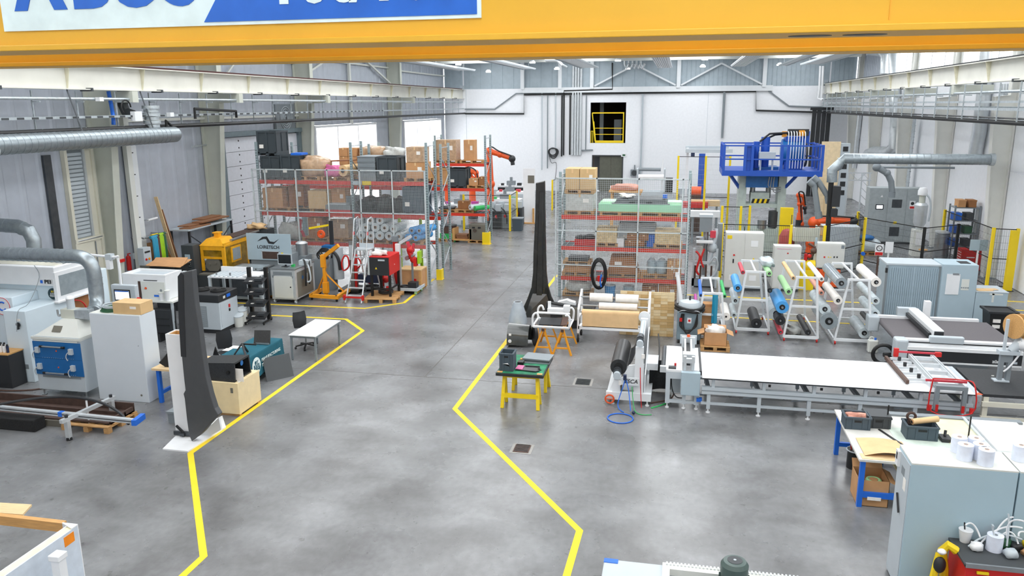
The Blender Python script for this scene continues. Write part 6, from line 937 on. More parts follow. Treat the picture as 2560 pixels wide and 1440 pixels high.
# --- roll cart
t = thing('roll_trolley','white trolley for paper rolls with black wheels','trolley',(0,0,0));X0,X1,ya,yb = -2.7,-.68,22.15,23.0
for x in (X0,X1): P(t,'side_frame','white',('b',x-.03,x+.03,ya,ya+.06,.28,1.0),('b',x-.03,x+.03,yb-.06,yb,.28,1.42),('r',(x,ya+.03,.98),(x,yb-.03,1.4),.06,.06),('b',x-.03,x+.03,ya,yb,.28,.36),('b',x-.03,x+.03,ya,yb,.7,.75))
P(t,'base_rail','white',('b',X0,X1,ya,ya+.07,.4,.5));P(t,'base_rail','white',('b',X0,X1,yb-.07,yb,.28,.36))
for (y,z) in [(22.65,1.26),(22.4,1.07),(22.25,.9)]: P(t,'rod','steel',('c',(X0,y,z),(X1,y,z),.025,10))
for x in (X0,X1):
    for y in (ya+.05,yb-.05): w_ = P(t,'wheel','rubber',('c',(x-.025,y,.12),(x+.025,y,.12),.12,16));P(w_,'fork','steel',('b',x-.04,x+.04,y-.03,y+.03,.12,.28))
for i,(x0,x1,y,z,r,m_,lab) in enumerate([(-2.42,-1.75,22.65,1.26,.125,'paper','left white roll on the top rod of the roll trolley'),(-1.66,-1.0,22.65,1.26,.125,'paper','right white roll on the top rod of the roll trolley'),(-2.12,-1.02,22.4,1.07,.1,'paper','white roll on the middle rod of the roll trolley')]): roll(lab,(x0,y,z),(x1,y,z),r,m_,rc=.05)
t = roll('long kraft paper roll with a hanging sheet on the roll trolley',(-2.6,22.25,.9),(-.95,22.25,.9),.09,'kraft',rc=.04);P(t,'hanging_sheet','kraft',('b',.02,1.63,-.1,-.093,-.42,-.0))
# wood block board
t = thing('block_board','pale wood block board standing behind the roll trolley','board',(-.77,23.2,0));P(t,'backing','chipboard',('b',-.8,.8,.0,.03,0,1.36))
mat('block_a','d9bd8c',.65,0,.08,9);mat('block_b','cba871',.65,0,.08,9);mat('block_c','e2cda4',.65,0,.08,9)
ms = [mesh('wood_block',[('b',-.098,.098,-.012,0,-.043,.043)],k) for k in ('block_a','block_b','block_c')];rg = random.Random(5)
for r in range(15):
    for c in range(8): link('wood_block',rg.choice(ms),t,(-.7+c*.2,-.0-.003*rg.random(),.05+r*.0905))
P(t,'foot','chipboard',('b',-.8,-.7,.03,.3,0,.03),('b',.7,.8,.03,.3,0,.03),('r',(-.75,.03,1.0),(-.75,.28,.02),.04,.04),('r',(.75,.03,1.0),(.75,.28,.02),.04,.04))
# --- industrial vacuum
t = thing('industrial_vacuum','grey industrial vacuum with black hose wound on top','vacuum cleaner',(.47,22.9,0));vm = mat('vac_grey','7f929c',.4,.2);P(t,'body','vac_grey',('b',-.35,.35,-.3,.3,.1,.95),bev=.03);P(t,'dome','light_grey',('l',[(.33,.95),(.33,1.1),(.28,1.2),(.1,1.24)],(0,0,0),20));P(t,'hose','black',*[('t',[(.4*math.cos(a),.36*math.sin(a),.98+.07*k+.03*math.sin(2*a+k)) for a in [2*PI*i/24 for i in range(24)]],.045,8,True) for k in range(2)]);P(t,'cable','black',*[('t',[(-.22+.03*k,-.33,.9),(-.26+.05*k,-.36,.55),(-.05,-.37,.42-.05*k),(.2-.03*k,-.36,.55),(.22,-.33,.9)],.02,6) for k in range(3)]);P(t,'switch_plate','white',('b',-.06,.06,-.312,-.3,.62,.78));P(t,'switch','red',('c',(0,-.33,.7),(0,-.312,.7),.035,12));P(t,'red_plug','red',('c',(-.24,-.36,.68),(-.24,-.36,.78),.04,10));pieces(t,'wheel','rubber',('c',(-.03,0,.06),(.03,0,.06),.06,12),[(-.28,-.25,0),(.28,-.25,0),(-.28,.25,0),(.28,.25,0)]);P(t,'handle','steel',('t',[(-.3,-.28,.92),(-.2,-.36,1.0),(.2,-.36,1.0),(.3,-.28,.92)],.02,8));P(t,'top_valve','charcoal',('c',(0,0,1.22),(0,0,1.36),.03,10))
def openbox(lab,x,y,z,w,d,h,m='cardboard',fl=(.5,.5,.5,.5),rz=0,name='open_carton'):
    t = thing(name,lab,'box',(x,y,z),rz);e = .008
    P(t,'body',m,('b',-w/2,w/2,-d/2,-d/2+e,0,h),('b',-w/2,w/2,d/2-e,d/2,0,h),('b',-w/2,-w/2+e,-d/2,d/2,0,h),('b',w/2-e,w/2,-d/2,d/2,0,h),('b',-w/2,w/2,-d/2,d/2,0,e))
    f = fl;k = .42
    if f[0]: P(t,'flap',m,('h',[(-w/2,-d/2,h),(w/2,-d/2,h),(w/2,-d/2+e,h),(-w/2,-d/2+e,h)],[(-w/2,-d/2-d*k*f[0],h-d*.3*f[0]),(w/2,-d/2-d*k*f[0],h-d*.3*f[0]),(w/2,-d/2-d*k*f[0]+e,h-d*.3*f[0]),(-w/2,-d/2-d*k*f[0]+e,h-d*.3*f[0])]))
    if f[1]: P(t,'flap',m,('h',[(-w/2,d/2-e,h),(w/2,d/2-e,h),(w/2,d/2,h),(-w/2,d/2,h)],[(-w/2,d/2+d*k*.4,h+d*k*f[1]),(w/2,d/2+d*k*.4,h+d*k*f[1]),(w/2,d/2+d*k*.4+e,h+d*k*f[1]),(-w/2,d/2+d*k*.4+e,h+d*k*f[1])]))
    for s_,q in ((-1,f[2]),(1,f[3])):
        if q: P(t,'flap',m,('h',[(s_*w/2,-d/2,h),(s_*w/2,d/2,h),(s_*(w/2-e),d/2,h),(s_*(w/2-e),-d/2,h)],[(s_*(w/2+w*k*q),-d/2,h-.1*q),(s_*(w/2+w*k*q),d/2,h-.1*q),(s_*(w/2+w*k*q-e),d/2,h-.1*q),(s_*(w/2+w*k*q-e),-d/2,h-.1*q)]))
    return t
openbox('open carton full of crumpled paper beside the vacuum',1.2,22.3,.145,.62,.5,.38,'cardboard',(0,.4,.7,.7));lump('crumpled_paper','white crumpled paper in the open carton by the vacuum','paper','paper',(1.18,22.3,.25),(.22,.18,.22),91,.5);pallet(1.2,22.3,0,'the open carton of crumpled paper',.8,.7)
# --- unwinder
t = thing('unwinder','white unwinding stand with two air shafts and orange hand wheels','machine',(0,0,0));um = 'white_paint'
P(t,'base_frame',um,('b',-1.45,-.42,17.4,17.5,.12,.3),('b',-1.45,-.42,19.1,19.2,.12,.3),('p',[(-1.45,.12),(-1.2,.12),(-1.1,.62),(-1.25,.62)],17.5,17.58,'y'),('b',-1.45,-1.2,17.5,19.1,.12,.2),('b',-.66,-.42,17.5,19.1,.12,.2))
P(t,'left_post',um,('p',[(-1.32,.2),(-1.12,.2),(-1.15,.68),(-1.27,.68)],17.42,17.56,'y'));P(t,'right_post',um,('p',[(-.82,.2),(-.6,.2),(-.62,1.4),(-.8,1.4)],17.42,17.56,'y'));P(t,'far_post',um,('p',[(-.85,.2),(-.55,.2),(-.6,1.6),(-.78,1.6)],19.2,19.32,'y'),('p',[(-1.35,.2),(-1.05,.2),(-1.1,.8),(-1.25,.8)],19.2,19.32,'y'))
P(t,'side_plate',um,('p',[(-1.1,.3),(-.6,.3),(-.6,.95),(-.95,.9),(-1.05,.7)],17.6,17.66,'y'));P(t,'beam',um,('r',(-.68,17.5,1.42),(-.68,19.3,1.5),.08,.12));P(t,'shaft_cover','light_grey',('c',(-.71,17.4,1.5),(-.71,19.5,1.52),.06,12));P(t,'rear_sheet',um,('p',[(17.5,.3),(19.2,.3),(19.2,1.4),(18.3,1.0),(17.6,.7)],-.58,-.56,'x'));P(t,'side_shelf',um,('b',-.56,-.3,18.2,18.9,.62,.78))
for (x,y,z,r) in [(-1.21,17.38,.7,.085),(-.71,17.38,1.5,.075)]: c_ = P(t,'chuck','light_grey',('c',(x,y,z),(x,y+.12,z),r,18));P(c_,'chuck_ring','dark_steel',('c',(x,y+.12,z+.03),(x,y+.17,z+.03),r*1.15,18),('c',(x,y+.17,z+.06),(x,y+.36,z+.08),r*1.1,18))
P(t,'far_disc',um,('c',(-.7,19.36,1.6),(-.7,19.44,1.6),.14,20));P(t,'name_plate',um,('b',-1.1,-.7,17.33,17.35,.52,.7));text(t,'lettering','ESCA','charcoal',.13,(-.88,17.325,.61),FRONT,shear=.2,bold=.002);P(t,'plate_bracket',um,('b',-1.0,-.9,17.35,17.42,.5,.6),('b',-.85,-.75,17.35,17.42,.5,.6))
for x,y,z in ((-1.36,17.36,.12),(-.72,18.1,.95)): P(t,'hand_wheel','orange',('t',ring((x,y,z+.02),.1 if y < 18 else .13,20,'y' if y < 18 else 'x'),.018,8,True),('r',(x-.08,y,z+.02),(x+.08,y,z+.02),.015,.015))
for x in (-1.3,-.5):
    for y in (17.45,19.15): P(t,'foot','white',('c',(x,y,0),(x,y,.12),.02,8),('c',(x,y,0),(x,y,.02),.05,12))
P(t,'control_tag','paper',('b',-1.16,-1.1,17.35,17.37,.5,.6),('b',-.66,-.59,17.4,17.42,1.15,1.25));P(t,'blue_hose','blue',('t',[(-1.0,17.3,.72),(-1.05,17.28,.5),(-1.15,17.2,.15),(-1.12,17.1,.02),(-1.0,16.9,.02)],.012,6),('t',[(-1.0,17.3,.7),(-.92,17.25,.4),(-.85,17.0,.02)],.012,6),('t',ring((-1.05,16.55,.015),.28,28),.014,6,True));P(t,'green_hose','green',('t',[(-.85,17.3,.5),(-.8,17.2,.1),(-.72,16.95,.015),(-.55,16.85,.015),(-.38,16.9,.015)],.01,6));P(t,'red_hose','red',('t',[(-.68,17.35,.95),(-.66,17.32,.5),(-.62,17.25,.02)],.01,6));P(t,'hose_valve','navy',('s',(-.78,16.88,.04),.04,8,6),('b',-1.05,-.98,17.24,17.32,.66,.78))
roll('large black carbon fibre roll on the unwinding stand',(-1.19,17.62,.84),(-1.19,19.25,.86),.19,'carbon',core='black',rc=.1);one('carbon_sheet','black carbon sheet hanging between the unwinder and cutting line','sheet','carbon',('g',lambda u,v: (-.5+.55*u,18.4+.1*math.sin(u*3)+.02,.75-.72*v+.04*u),6,6),('g',lambda u,v: (-.5+.55*u,18.42+.1*math.sin(u*3)+.02,.75-.72*v+.04*u),6,6));one('carbon_web','black carbon web running from the big roll to the unwinder shaft','sheet','carbon',('g',lambda u,v: (-1.02+.28*u,17.75+1.4*v,.86+.62*u**1.4-.12*math.sin(PI*u)),8,4),('g',lambda u,v: (-1.03+.28*u,17.75+1.4*v,.85+.62*u**1.4-.12*math.sin(PI*u)),8,4))
for i,(m_,pts) in enumerate([('rust_steel',[(-.42,17.6,.02),(0.0,17.9,.02),(.1,18.0,.15)]),('green',[(-.4,17.3,.012),(-.2,17.5,.012),(0.02,17.8,.02)]),('black',[(-.35,20.0,1.0),(-.3,19.4,.8),(-.28,18.6,.45),(-.15,18.2,.75)])]): one('floor_hose',['brown hose on the floor between unwinder and cutting head','thin green hose on the floor between unwinder and cutting head','black curved hose between unwinder and cutting head'][i],'hose',m_,('t',pts,.018,6))
# --- cutting head and long table
t = thing('cutting_machine','pale grey cutting head with gantry at the start of the white table','machine',(0,0,0))
P(t,'frame','light_grey',('b',-.1,0,17.4,17.5,.12,.88),('b',-.1,0,19.1,19.2,.12,.88),('b',-.1,.62,17.4,17.48,.14,.2),('b',-.1,.62,17.4,17.5,.72,.88),('b',.55,.65,17.4,17.5,.12,.4),('b',.55,.65,19.1,19.2,.12,.88),('b',.28,.36,17.4,17.48,.12,.4));P(t,'white_top','white',('b',-.12,.26,17.4,19.25,.88,.93));P(t,'right_top','white',('b',.5,.64,17.45,19.2,.88,.93));P(t,'front_box','pale_blue_grey',('b',.24,.66,17.28,17.42,.38,.92),bev=.01);P(t,'inner_box','light_grey',('b',.02,.24,17.9,18.4,.2,.7));P(t,'dark_belt','charcoal',('b',.645,.69,17.4,19.2,.84,.94));P(t,'left_roller','dark_steel',('c',(-.17,17.4,.9),(-.17,19.2,.9),.05,12));P(t,'roller_end','alu',('b',-.24,-.1,17.38,17.48,.86,1.0))
P(t,'gantry_rail','alu',('r',(.32,17.5,1.05),(.32,19.2,1.12),.04,.1));P(t,'gantry_rail','alu',('r',(.46,17.5,1.05),(.46,19.2,1.12),.04,.1));P(t,'slit','charcoal',('b',.35,.43,17.5,19.2,1.02,1.06));P(t,'carriage','alu',('b',.26,.54,17.75,18.0,1.0,1.2));P(t,'near_bracket','alu',('b',.28,.34,17.42,17.5,.93,1.25),('b',.46,.52,17.42,17.5,.93,1.25),('b',.28,.52,17.42,17.5,1.1,1.2));P(t,'far_bracket','alu',('b',.24,.56,19.15,19.25,.93,1.2));P(t,'far_plate','light_grey',('b',.2,.6,19.25,19.3,1.0,1.22));P(t,'orange_knob','orange',('c',(.4,19.22,1.2),(.4,19.22,1.25),.04,10));P(t,'control_pad','dark_grey',('b',-.05,.12,17.45,17.58,.93,.97));P(t,'red_button','red',('c',(.1,17.62,.93),(.1,17.62,1.02),.025,10));P(t,'blue_valve','blue',('b',.6,.72,17.35,17.45,.22,.3));P(t,'cable','charcoal',('t',[(.02,17.6,.7),(.05,17.6,.4),(.15,17.5,.25),(.3,17.45,.25)],.015,6))
pieces(t,'foot','white',[('c',(0,0,0),(0,0,.14),.018,8),('c',(0,0,0),(0,0,.025),.045,12)],[(-.05,17.45,0),(.32,17.44,0),(.6,17.45,0),(-.05,19.15,0),(.6,19.15,0)])
t = thing('cutting_table','long white cutting table on an aluminium profile frame','table',(0,0,0));TX0,TX1,TY0,TY1 = .7,6.25,17.2,19.1
P(t,'tabletop','white',('b',TX0,TX1,TY0,TY1,.83,.855));P(t,'top_edge','charcoal',('b',TX0,TX1,TY0-.005,TY0,.825,.845));P(t,'end_strip','light_grey',('b',TX1-.02,TX1+.12,TY0,TY1,.82,.85));P(t,'orange_tip','orange',('p',[(TX1,TY0),(TX1+.15,TY0+.02),(TX1+.1,TY0+.15)],.85,.857))
for y in (TY0+.1,TY1-.1):
    P(t,'long_rail','light_grey',('b',TX0,TX1,y-.06,y+.06,.46,.62));P(t,'rail_groove','mid_grey',('b',TX0,TX1,y-.064,y-.06,.53,.55));P(t,'low_rail','light_grey',('b',TX0,TX1,y-.03,y+.03,.2,.25))
for i,x in enumerate((.86,1.95,3.0,4.05,5.15,6.1)):
    for y in (TY0+.1,TY1-.1): l_ = P(t,'leg','light_grey',('b',x-.04,x+.04,y-.04,y+.04,.1,.46));P(l_,'foot','white',('c',(x,y,0),(x,y,.1),.018,8),('c',(x,y,0),(x,y,.02),.05,12))
    P(t,'bracket','light_grey',('b',x+.05,x+.12,TY0+.06,TY0+.14,.62,.83));P(t,'cross_bar','mid_grey',('r',(x,TY0+.1,.54),(x-.1,TY1-.1,.54),.08,.08));P(t,'diagonal','light_grey',('r',(x-.05,TY0+.12,.44),(x-.3,TY0+.5,.25),.03,.03))
P(t,'pencil_box','black',('b',2.12,2.17,TY0+.02,TY0+.06,.72,.77),('b',3.2,3.25,TY0+.02,TY0+.06,.72,.77),('b',4.35,4.4,TY0+.02,TY0+.06,.72,.77))
# aluminium gripper frame lying on the table end
t = thing('gripper_frame','aluminium ladder frame with red corners at the end of the white table','frame',(0,0,0));gz = 1.0
for x in (5.5,5.98): P(t,'long_bar','alu',('b',x-.04,x+.04,17.3,19.3,gz-.04,gz+.04));P(t,'bar_groove','mid_grey',('b',x-.008,x+.008,17.3,19.3,gz+.04,gz+.043))
pieces(t,'cross_bar','alu',('b',5.54,5.94,-.04,.04,gz-.04,gz+.04),[(0,y,0) for y in (17.65,18.1,18.6,19.1)]);P(t,'near_loop','mid_grey',('b',5.42,5.5,17.0,17.08,.52,1.04),('b',5.95,6.03,17.0,17.08,.52,1.04),('b',5.42,6.03,17.0,17.08,.98,1.06),('b',5.42,6.03,17.0,17.3,.98,1.02));P(t,'red_wire_guard','red',('t',[(5.36,17.05,1.2),(5.37,17.0,.5),(6.15,17.0,.5),(6.16,17.05,1.1),(6.0,17.3,1.12),(5.36,17.05,1.2)],.015,6));P(t,'red_corner','red',('b',5.3,5.38,17.0,17.06,.5,.62),('b',5.45,5.5,16.98,17.02,.5,.65),('b',5.95,6.0,16.98,17.02,.5,.65),('b',6.12,6.18,17.0,17.06,.5,.6));P(t,'hazard_bar','rose',('b',5.3,6.1,17.3,17.34,gz+.05,gz+.09));P(t,'hazard_bar','rose',('b',5.25,6.05,19.3,19.34,gz+.05,gz+.09));P(t,'red_end','red',('b',5.15,5.25,19.28,19.36,gz-.05,gz+.15),('b',6.05,6.18,19.28,19.36,gz,gz+.1));pieces(t,'side_arm','alu',('b',5.05,5.46,-.03,.03,gz-.1,gz-.05),[(0,y,0) for y in (17.75,18.15,18.55,18.95,19.2)]);pieces(t,'knob','charcoal',('b',-.03,.03,-.03,.03,gz-.05,gz+.04),[(5.3,17.8,0),(5.25,18.2,0),(5.22,18.6,0),(5.2,19.0,0)]);P(t,'edge_bar','rust_steel',('r',(5.02,17.55,.92),(4.98,19.3,.92),.06,.08));P(t,'support_leg','alu',('b',5.46,5.54,19.2,19.28,.86,.96),('b',5.94,6.02,17.36,17.44,.857,.96),('b',5.46,5.54,17.5,17.56,.857,.96))
# --- black sewing table and robot head at the right edge
t = thing('black_table','black topped table on a beige frame at the right edge','table',(0,0,0));P(t,'tabletop',mat('black_belt','2b2d30',.7,0,.12,20),('b',6.42,10.5,17.25,19.0,.8,.86));P(t,'front_rail','cream',('b',6.4,10.5,17.2,17.26,.6,.7));P(t,'low_rail','cream',('b',6.4,10.5,17.2,17.26,.3,.38));P(t,'lowest_rail','cream',('b',6.4,10.5,17.2,17.26,.08,.14));pieces(t,'leg','cream',('b',-.05,.05,17.24,17.34,0,.8),[(6.48,0,0),(8.0,0,0),(9.6,0,0)]);pieces(t,'rear_leg','cream',('b',-.05,.05,18.85,18.95,0,.8),[(6.48,0,0),(9.6,0,0)]);P(t,'crumb','paper',('b',7.0,7.05,18.5,18.53,.86,.87));P(t,'right_plate','pale_blue_grey',('b',8.3,10.4,17.4,18.8,.86,.9))
t = thing('robot_tool','white robot tool with a wooden spool and gripper foot, right edge','robot',(0,0,0));p = yp(2505,945,18.2);b0 = Vector((p.x,18.2,.862));P(t,'gripper_foot','light_grey',('b',b0.x-.18,b0.x+.12,18.1,18.3,.862,.89));P(t,'gripper_body','mid_grey',('b',b0.x-.1,b0.x-.02,18.15,18.25,.89,1.5),('b',b0.x+.06,b0.x+.14,18.15,18.25,.89,1.45),('b',b0.x-.1,b0.x+.14,18.15,18.25,1.3,1.5));P(t,'head_plate','light_grey',('b',b0.x-.15,b0.x+.25,18.1,18.3,1.48,1.56));P(t,'upright','light_grey',('b',b0.x-.06,b0.x-.01,18.18,18.24,1.56,2.25));sp = Vector((b0.x+.1,18.2,2.05));P(t,'wooden_spool','wood',('c',(sp.x-.02,18.2,2.1),(sp.x+.02,18.22,2.1),.27,24),('c',(sp.x+.12,18.24,2.1),(sp.x+.16,18.26,2.1),.27,24));P(t,'spool_thread','charcoal',('c',(sp.x+.02,18.21,2.1),(sp.x+.12,18.24,2.1),.2,20));P(t,'arm','light_grey',('t',[(b0.x+.1,18.2,1.55),(b0.x+.25,18.2,1.75),(b0.x+.6,18.25,1.7),(b0.x+1.4,18.4,1.8)],[.09,.12,.14,.16],12));P(t,'wrist','white',('s',(b0.x+.3,18.2,1.72),.15,14,8),('c',(b0.x+.5,18.1,1.75),(b0.x+.5,18.35,1.75),.13,14));P(t,'hose','white',('t',bez((b0.x+.3,18.15,1.6),(b0.x+.1,18.1,1.2),(b0.x-.02,18.12,1.1)),.02,8));P(t,'pedestal','light_grey',('c',(b0.x+1.5,18.6,.9),(b0.x+1.5,18.6,1.9),.2,16))
# --- flatbed cutter
t = thing('flatbed_cutter','large flatbed plotter cutter with dark belt and white beam','machine',(0,0,0));PX0,PX1,PY0,PY1 = 5.75,8.5,21.1,23.3;bm_ = mat('belt_grey','5e5a5d',.7,0,.06,30)
P(t,'belt','belt_grey',('b',PX0,PX1,PY0,PY1,.72,.86));P(t,'belt_nose','belt_grey',('c',(PX0,PY0+.05,.79),(PX0,PY1-.05,.79),.07,14));P(t,'near_rail','white',('b',PX0+.05,PX1,PY0-.2,PY0-.02,.8,.94),('b',PX0+.05,PX1,PY0-.26,PY0-.2,.72,.82));P(t,'rail_slot','charcoal',('b',PX0+.1,PX1,PY0-.208,PY0-.2,.86,.89));P(t,'front_panel','charcoal',('b',PX0+.1,PX1,PY0-.3,PY0-.1,.42,.72));P(t,'panel_trim','white',('b',PX0+.02,PX1,PY0-.32,PY0-.28,.38,.42),('b',PX0+.02,PX1,PY0-.32,PY0-.26,.7,.78));P(t,'end_cover','light_grey',('b',PX0-.18,PX0+.12,PY0-.33,PY0+.05,.38,.95),bev=.05);P(t,'far_rail','white',('b',PX0-.1,PX1-.2,PY1-.02,PY1+.12,.78,.93));P(t,'far_end_cover','light_grey',('b',PX0-.35,PX0-.05,PY1-.25,PY1+.15,.5,.95),bev=.04);P(t,'brand_lettering_strip','light_grey',('b',PX1-.25,PX1-.1,PY0-.305,PY0-.3,.46,.52))
text(t,'brand_lettering','zünd','white',.12,(PX1-.55,PY0-.304,.50),FRONT,bold=.003)
bmx = 6.62;P(t,'beam','white',('b',bmx-.13,bmx+.13,PY0-.02,PY1+.1,1.0,1.16),bev=.02);P(t,'beam_slot','charcoal',('b',bmx-.2,bmx-.13,PY0+.1,PY1,.95,1.05));P(t,'beam_end','light_grey',('b',bmx-.25,bmx+.55,PY0-.25,PY0-.1,.88,1.06),bev=.03);P(t,'beam_far_end','light_grey',('b',bmx-.4,bmx+.1,PY1+.05,PY1+.25,.85,1.15));P(t,'tool_head','white',('b',bmx+.25,bmx+.4,PY1-.1,PY1+.1,.95,1.4));P(t,'beam_end_cap','charcoal',('b',bmx-.1,bmx+.12,PY0-.04,PY0-.02,1.02,1.13));P(t,'pedestal','light_grey',('b',PX0+.9,PX1-.6,PY0+.1,PY1-.2,0,.72));P(t,'black_leg','charcoal',('b',6.6,6.7,PY0-.05,PY0+.05,0,.42));P(t,'side_wheel','black',('t',ring((PX0-.35,PY0+.1,.42),.25,22,'y'),.05,8,True),('c',(PX0-.35,PY0+.05,.42),(PX0-.1,PY0+.1,.42),.06,10),('b',PX0-.15,PX0+.1,PY0+.0,PY0+.2,0,.42))
# --- grey cabinets at the right
mat('tambour','9fb2bd',.45,.15,.05)
t = thing('tambour_cabinet','large grey cabinet with ribbed sides behind the flatbed cutter','cabinet',(7.36,26.9,0));P(t,'body','tambour',('b',-.78,.78,-.45,.55,0,1.8));pieces(t,'slat','tambour',('b',-.022,.022,-.47,-.45,.05,1.72),[(-.66+i*.062,0,0) for i in range(11)]+[(.1+i*.062,0,0) for i in range(11)]);P(t,'top','light_grey',('b',-.8,.8,-.47,.57,1.8,1.85));P(t,'side_post','mid_grey',('b',-.8,-.74,-.48,-.42,0,1.8),('b',.74,.8,-.48,-.42,0,1.8));P(t,'centre_post','tambour',('b',-.0,.07,-.465,-.45,.02,1.75));P(t,'hinge','charcoal',('b',-.82,-.76,-.5,-.44,1.55,1.7))
t = thing('machine_cabinet','pale blue grey machine cabinet with a white sheet holder','cabinet',(8.66,26.8,0));P(t,'body','pale_blue_grey',('b',-.5,.52,-.5,.5,0,1.9),bev=.015);P(t,'white_sheet','white',('b',-.36,.02,-.52,-.5,.95,1.6));P(t,'clip','steel',('b',-.2,-.02,-.53,-.5,1.58,1.63));P(t,'notice','offwhite',('b',.08,.3,-.508,-.5,1.1,1.45));P(t,'top_opening','charcoal',('b',.05,.35,-.3,.1,1.9,1.91));pieces(t,'tag','mid_grey',('b',-.02,.02,-.512,-.508,-.02,.02),[(.1+.06*i,0,1.18) for i in range(4)])
t = thing('low_cabinet','low pale grey cabinet with tan papers on top','cabinet',(9.65,26.75,0));P(t,'body','pale_blue_grey',('b',-.46,.45,-.45,.5,0,1.05),bev=.012);P(t,'top','light_grey',('b',-.47,.46,-.46,.51,1.05,1.08));one('tan_paper','tan paper sheets lying on the low pale cabinet','papers','kraft',('x',TR((9.6,26.6,1.082),.2),[('b',-.38,.1,-.2,.15,0,.01),('b',-.1,.3,-.1,.12,.01,.015)]));P(t,'tape_stain','offwhite',('b',.0,.06,-.456,-.45,.75,1.05),('b',-.08,.3,-.456,-.45,.98,1.03))
t = thing('wheeled_bin','black open wheeled bin with paper labels beside the low cabinet','bin',(9.45,25.05,0));P(t,'body','black',('h',[(-.3,-.25,.06),(.25,-.25,.06),(.25,.25,.06),(-.3,.25,.06)],[(-.36,-.32,.82),(.34,-.32,.82),(.34,.32,.82),(-.36,.32,.82)]));P(t,'rim','charcoal',('b',-.42,.4,-.38,-.3,.78,.84),('b',-.42,.4,.3,.38,.78,.84),('b',-.42,-.34,-.38,.38,.78,.84),('b',.32,.4,-.38,.38,.78,.84));P(t,'paper_label','paper',('b',-.26,-.06,-.325,-.3,.5,.6));P(t,'paper_label','paper',('b',-.26,-.06,-.315,-.29,.33,.43));pieces(t,'wheel','rubber',('c',(-.03,0,.06),(.03,0,.06),.06,12),[(-.2,-.2,0),(.2,-.2,0),(-.2,.2,0),(.2,.2,0)])
# --- A frame roll racks
def aframe(lab,xl,xr,y0,dep,tl,tr,h=1.92,cast='red'):
    t = thing('roll_rack',lab,'roll rack',(0,0,0),0,'white A frame roll racks');m_ = 'white_paint';zb = .13
    for y in (y0,y0+dep):
        P(t,'leg',m_,('r',(xl,y,zb),(tl,y,h),.06,.07));P(t,'leg',m_,('r',(xr,y,zb),(tr,y,h),.06,.07));P(t,'top_bar',m_,('b',tl-.03,tr+.03,y-.03,y+.03,h-.03,h+.03));f = .52;P(t,'middle_bar',m_,('b',xl+(tl-xl)*f,xr+(tr-xr)*f,y-.025,y+.025,zb+(h-zb)*f-.03,zb+(h-zb)*f+.03));P(t,'bottom_bar',m_,('b',xl,xr,y-.03,y+.03,zb-.03,zb+.05))
        for x in (xl+.02,xr-.02): P(t,'caster',cast,('c',(x-.02,y,.05),(x+.02,y,.05),.05,12),('b',x-.025,x+.025,y-.02,y+.02,.05,.12))
    P(t,'spine',m_,('r',((tl+tr)/2,y0,h),((tl+tr)/2,y0+dep,h),.05,.05));P(t,'side_rail',m_,('r',(xl,y0,zb),(xl,y0+dep,zb),.05,.05),);P(t,'side_rail',m_,('r',(xr,y0,zb),(xr,y0+dep,zb),.05,.05));return t
def arolls(tag_,xl,xr,y0,dep,tl,tr,rolls,h=1.92):
    zb = .13
    for (side,f,r,m_,l0,l1,lab) in rolls:
        r *= 1.22;z = zb+(h-zb)*f;x = (xl+(tl-xl)*f-.04-r) if side == 'L' else ((xr+(tr-xr)*f+.04+r) if side == 'R' else (xl+xr)/2+side)
        roll(lab,(x,y0+l0,z),(x,y0+l1,z),r,m_,core='black',rc=max(.03,r*.45),axle=.07)
AF = dict(A1=(1.88,2.85,23.98,1.75,2.09,2.62),A2=(3.2,4.15,23.42,2.5,3.45,4.0),A3=(4.6,5.58,23.35,2.45,4.84,5.38))
aframe('white A frame roll rack with red and light blue rolls, left of three',*AF['A1']);aframe('white A frame roll rack with large blue roll, middle of three',*AF['A2']);aframe('white A frame roll rack with wide clear film rolls, right of three',*AF['A3'])
arolls('',*AF['A1'],[('L',.99,.05,'rose',-.05,1.3,'slim red roll at the top left of the left A frame'),('L',.72,.1,'sky_blue',-.05,1.5,'light blue roll on the left A frame'),('L',.48,.09,'film',.1,1.5,'pale film roll at the left of the left A frame'),('L',.25,.07,'film',-.05,1.2,'slim clear roll low on the left A frame'),('R',.98,.07,'pale_green',.0,1.4,'pale green white roll at the top right of the left A frame'),('R',.68,.06,'charcoal',.1,1.5,'thin black roll at the right of the left A frame'),('R',.3,.17,'film',.0,1.4,'wide clear film roll low right on the left A frame'),(.12,.1,.13,'charcoal',.1,1.6,'thick dark grey roll lying inside the left A frame')])
lump('folded_film','white film sheet draped on the top right of the left A frame','film','film',(2.75,25.0,1.95),(.2,.5,.12),95,.3)
arolls('',*AF['A2'],[('L',.99,.05,'kraft',-.05,2.2,'slim tan roll at the top left of the middle A frame'),('L',.76,.08,'pale_green',-.02,1.9,'pale green roll on the middle A frame'),('L',.5,.15,'sky_blue',-.05,1.6,'large bright blue roll on the middle A frame'),('L',.27,.12,'charcoal',.0,1.6,'dark grey roll under the large blue one'),('L',.08,.06,'rose',-.05,1.5,'slim red roll lowest on the middle A frame'),('R',.99,.06,'paper',-.05,2.2,'white roll at the top right of the middle A frame'),('R',.76,.06,'salmon',.0,1.9,'salmon roll at the right of the middle A frame'),('R',.5,.13,'film',-.05,1.8,'wide white film roll at the right of the middle A frame'),(.2,.09,.07,'charcoal',.0,1.8,'slim black roll lying inside the middle A frame')])
lump('film_scrap','clear crumpled film inside the middle A frame','film','clear_wrap',(3.55,24.4,.02),(.25,.5,.12),96,.4)
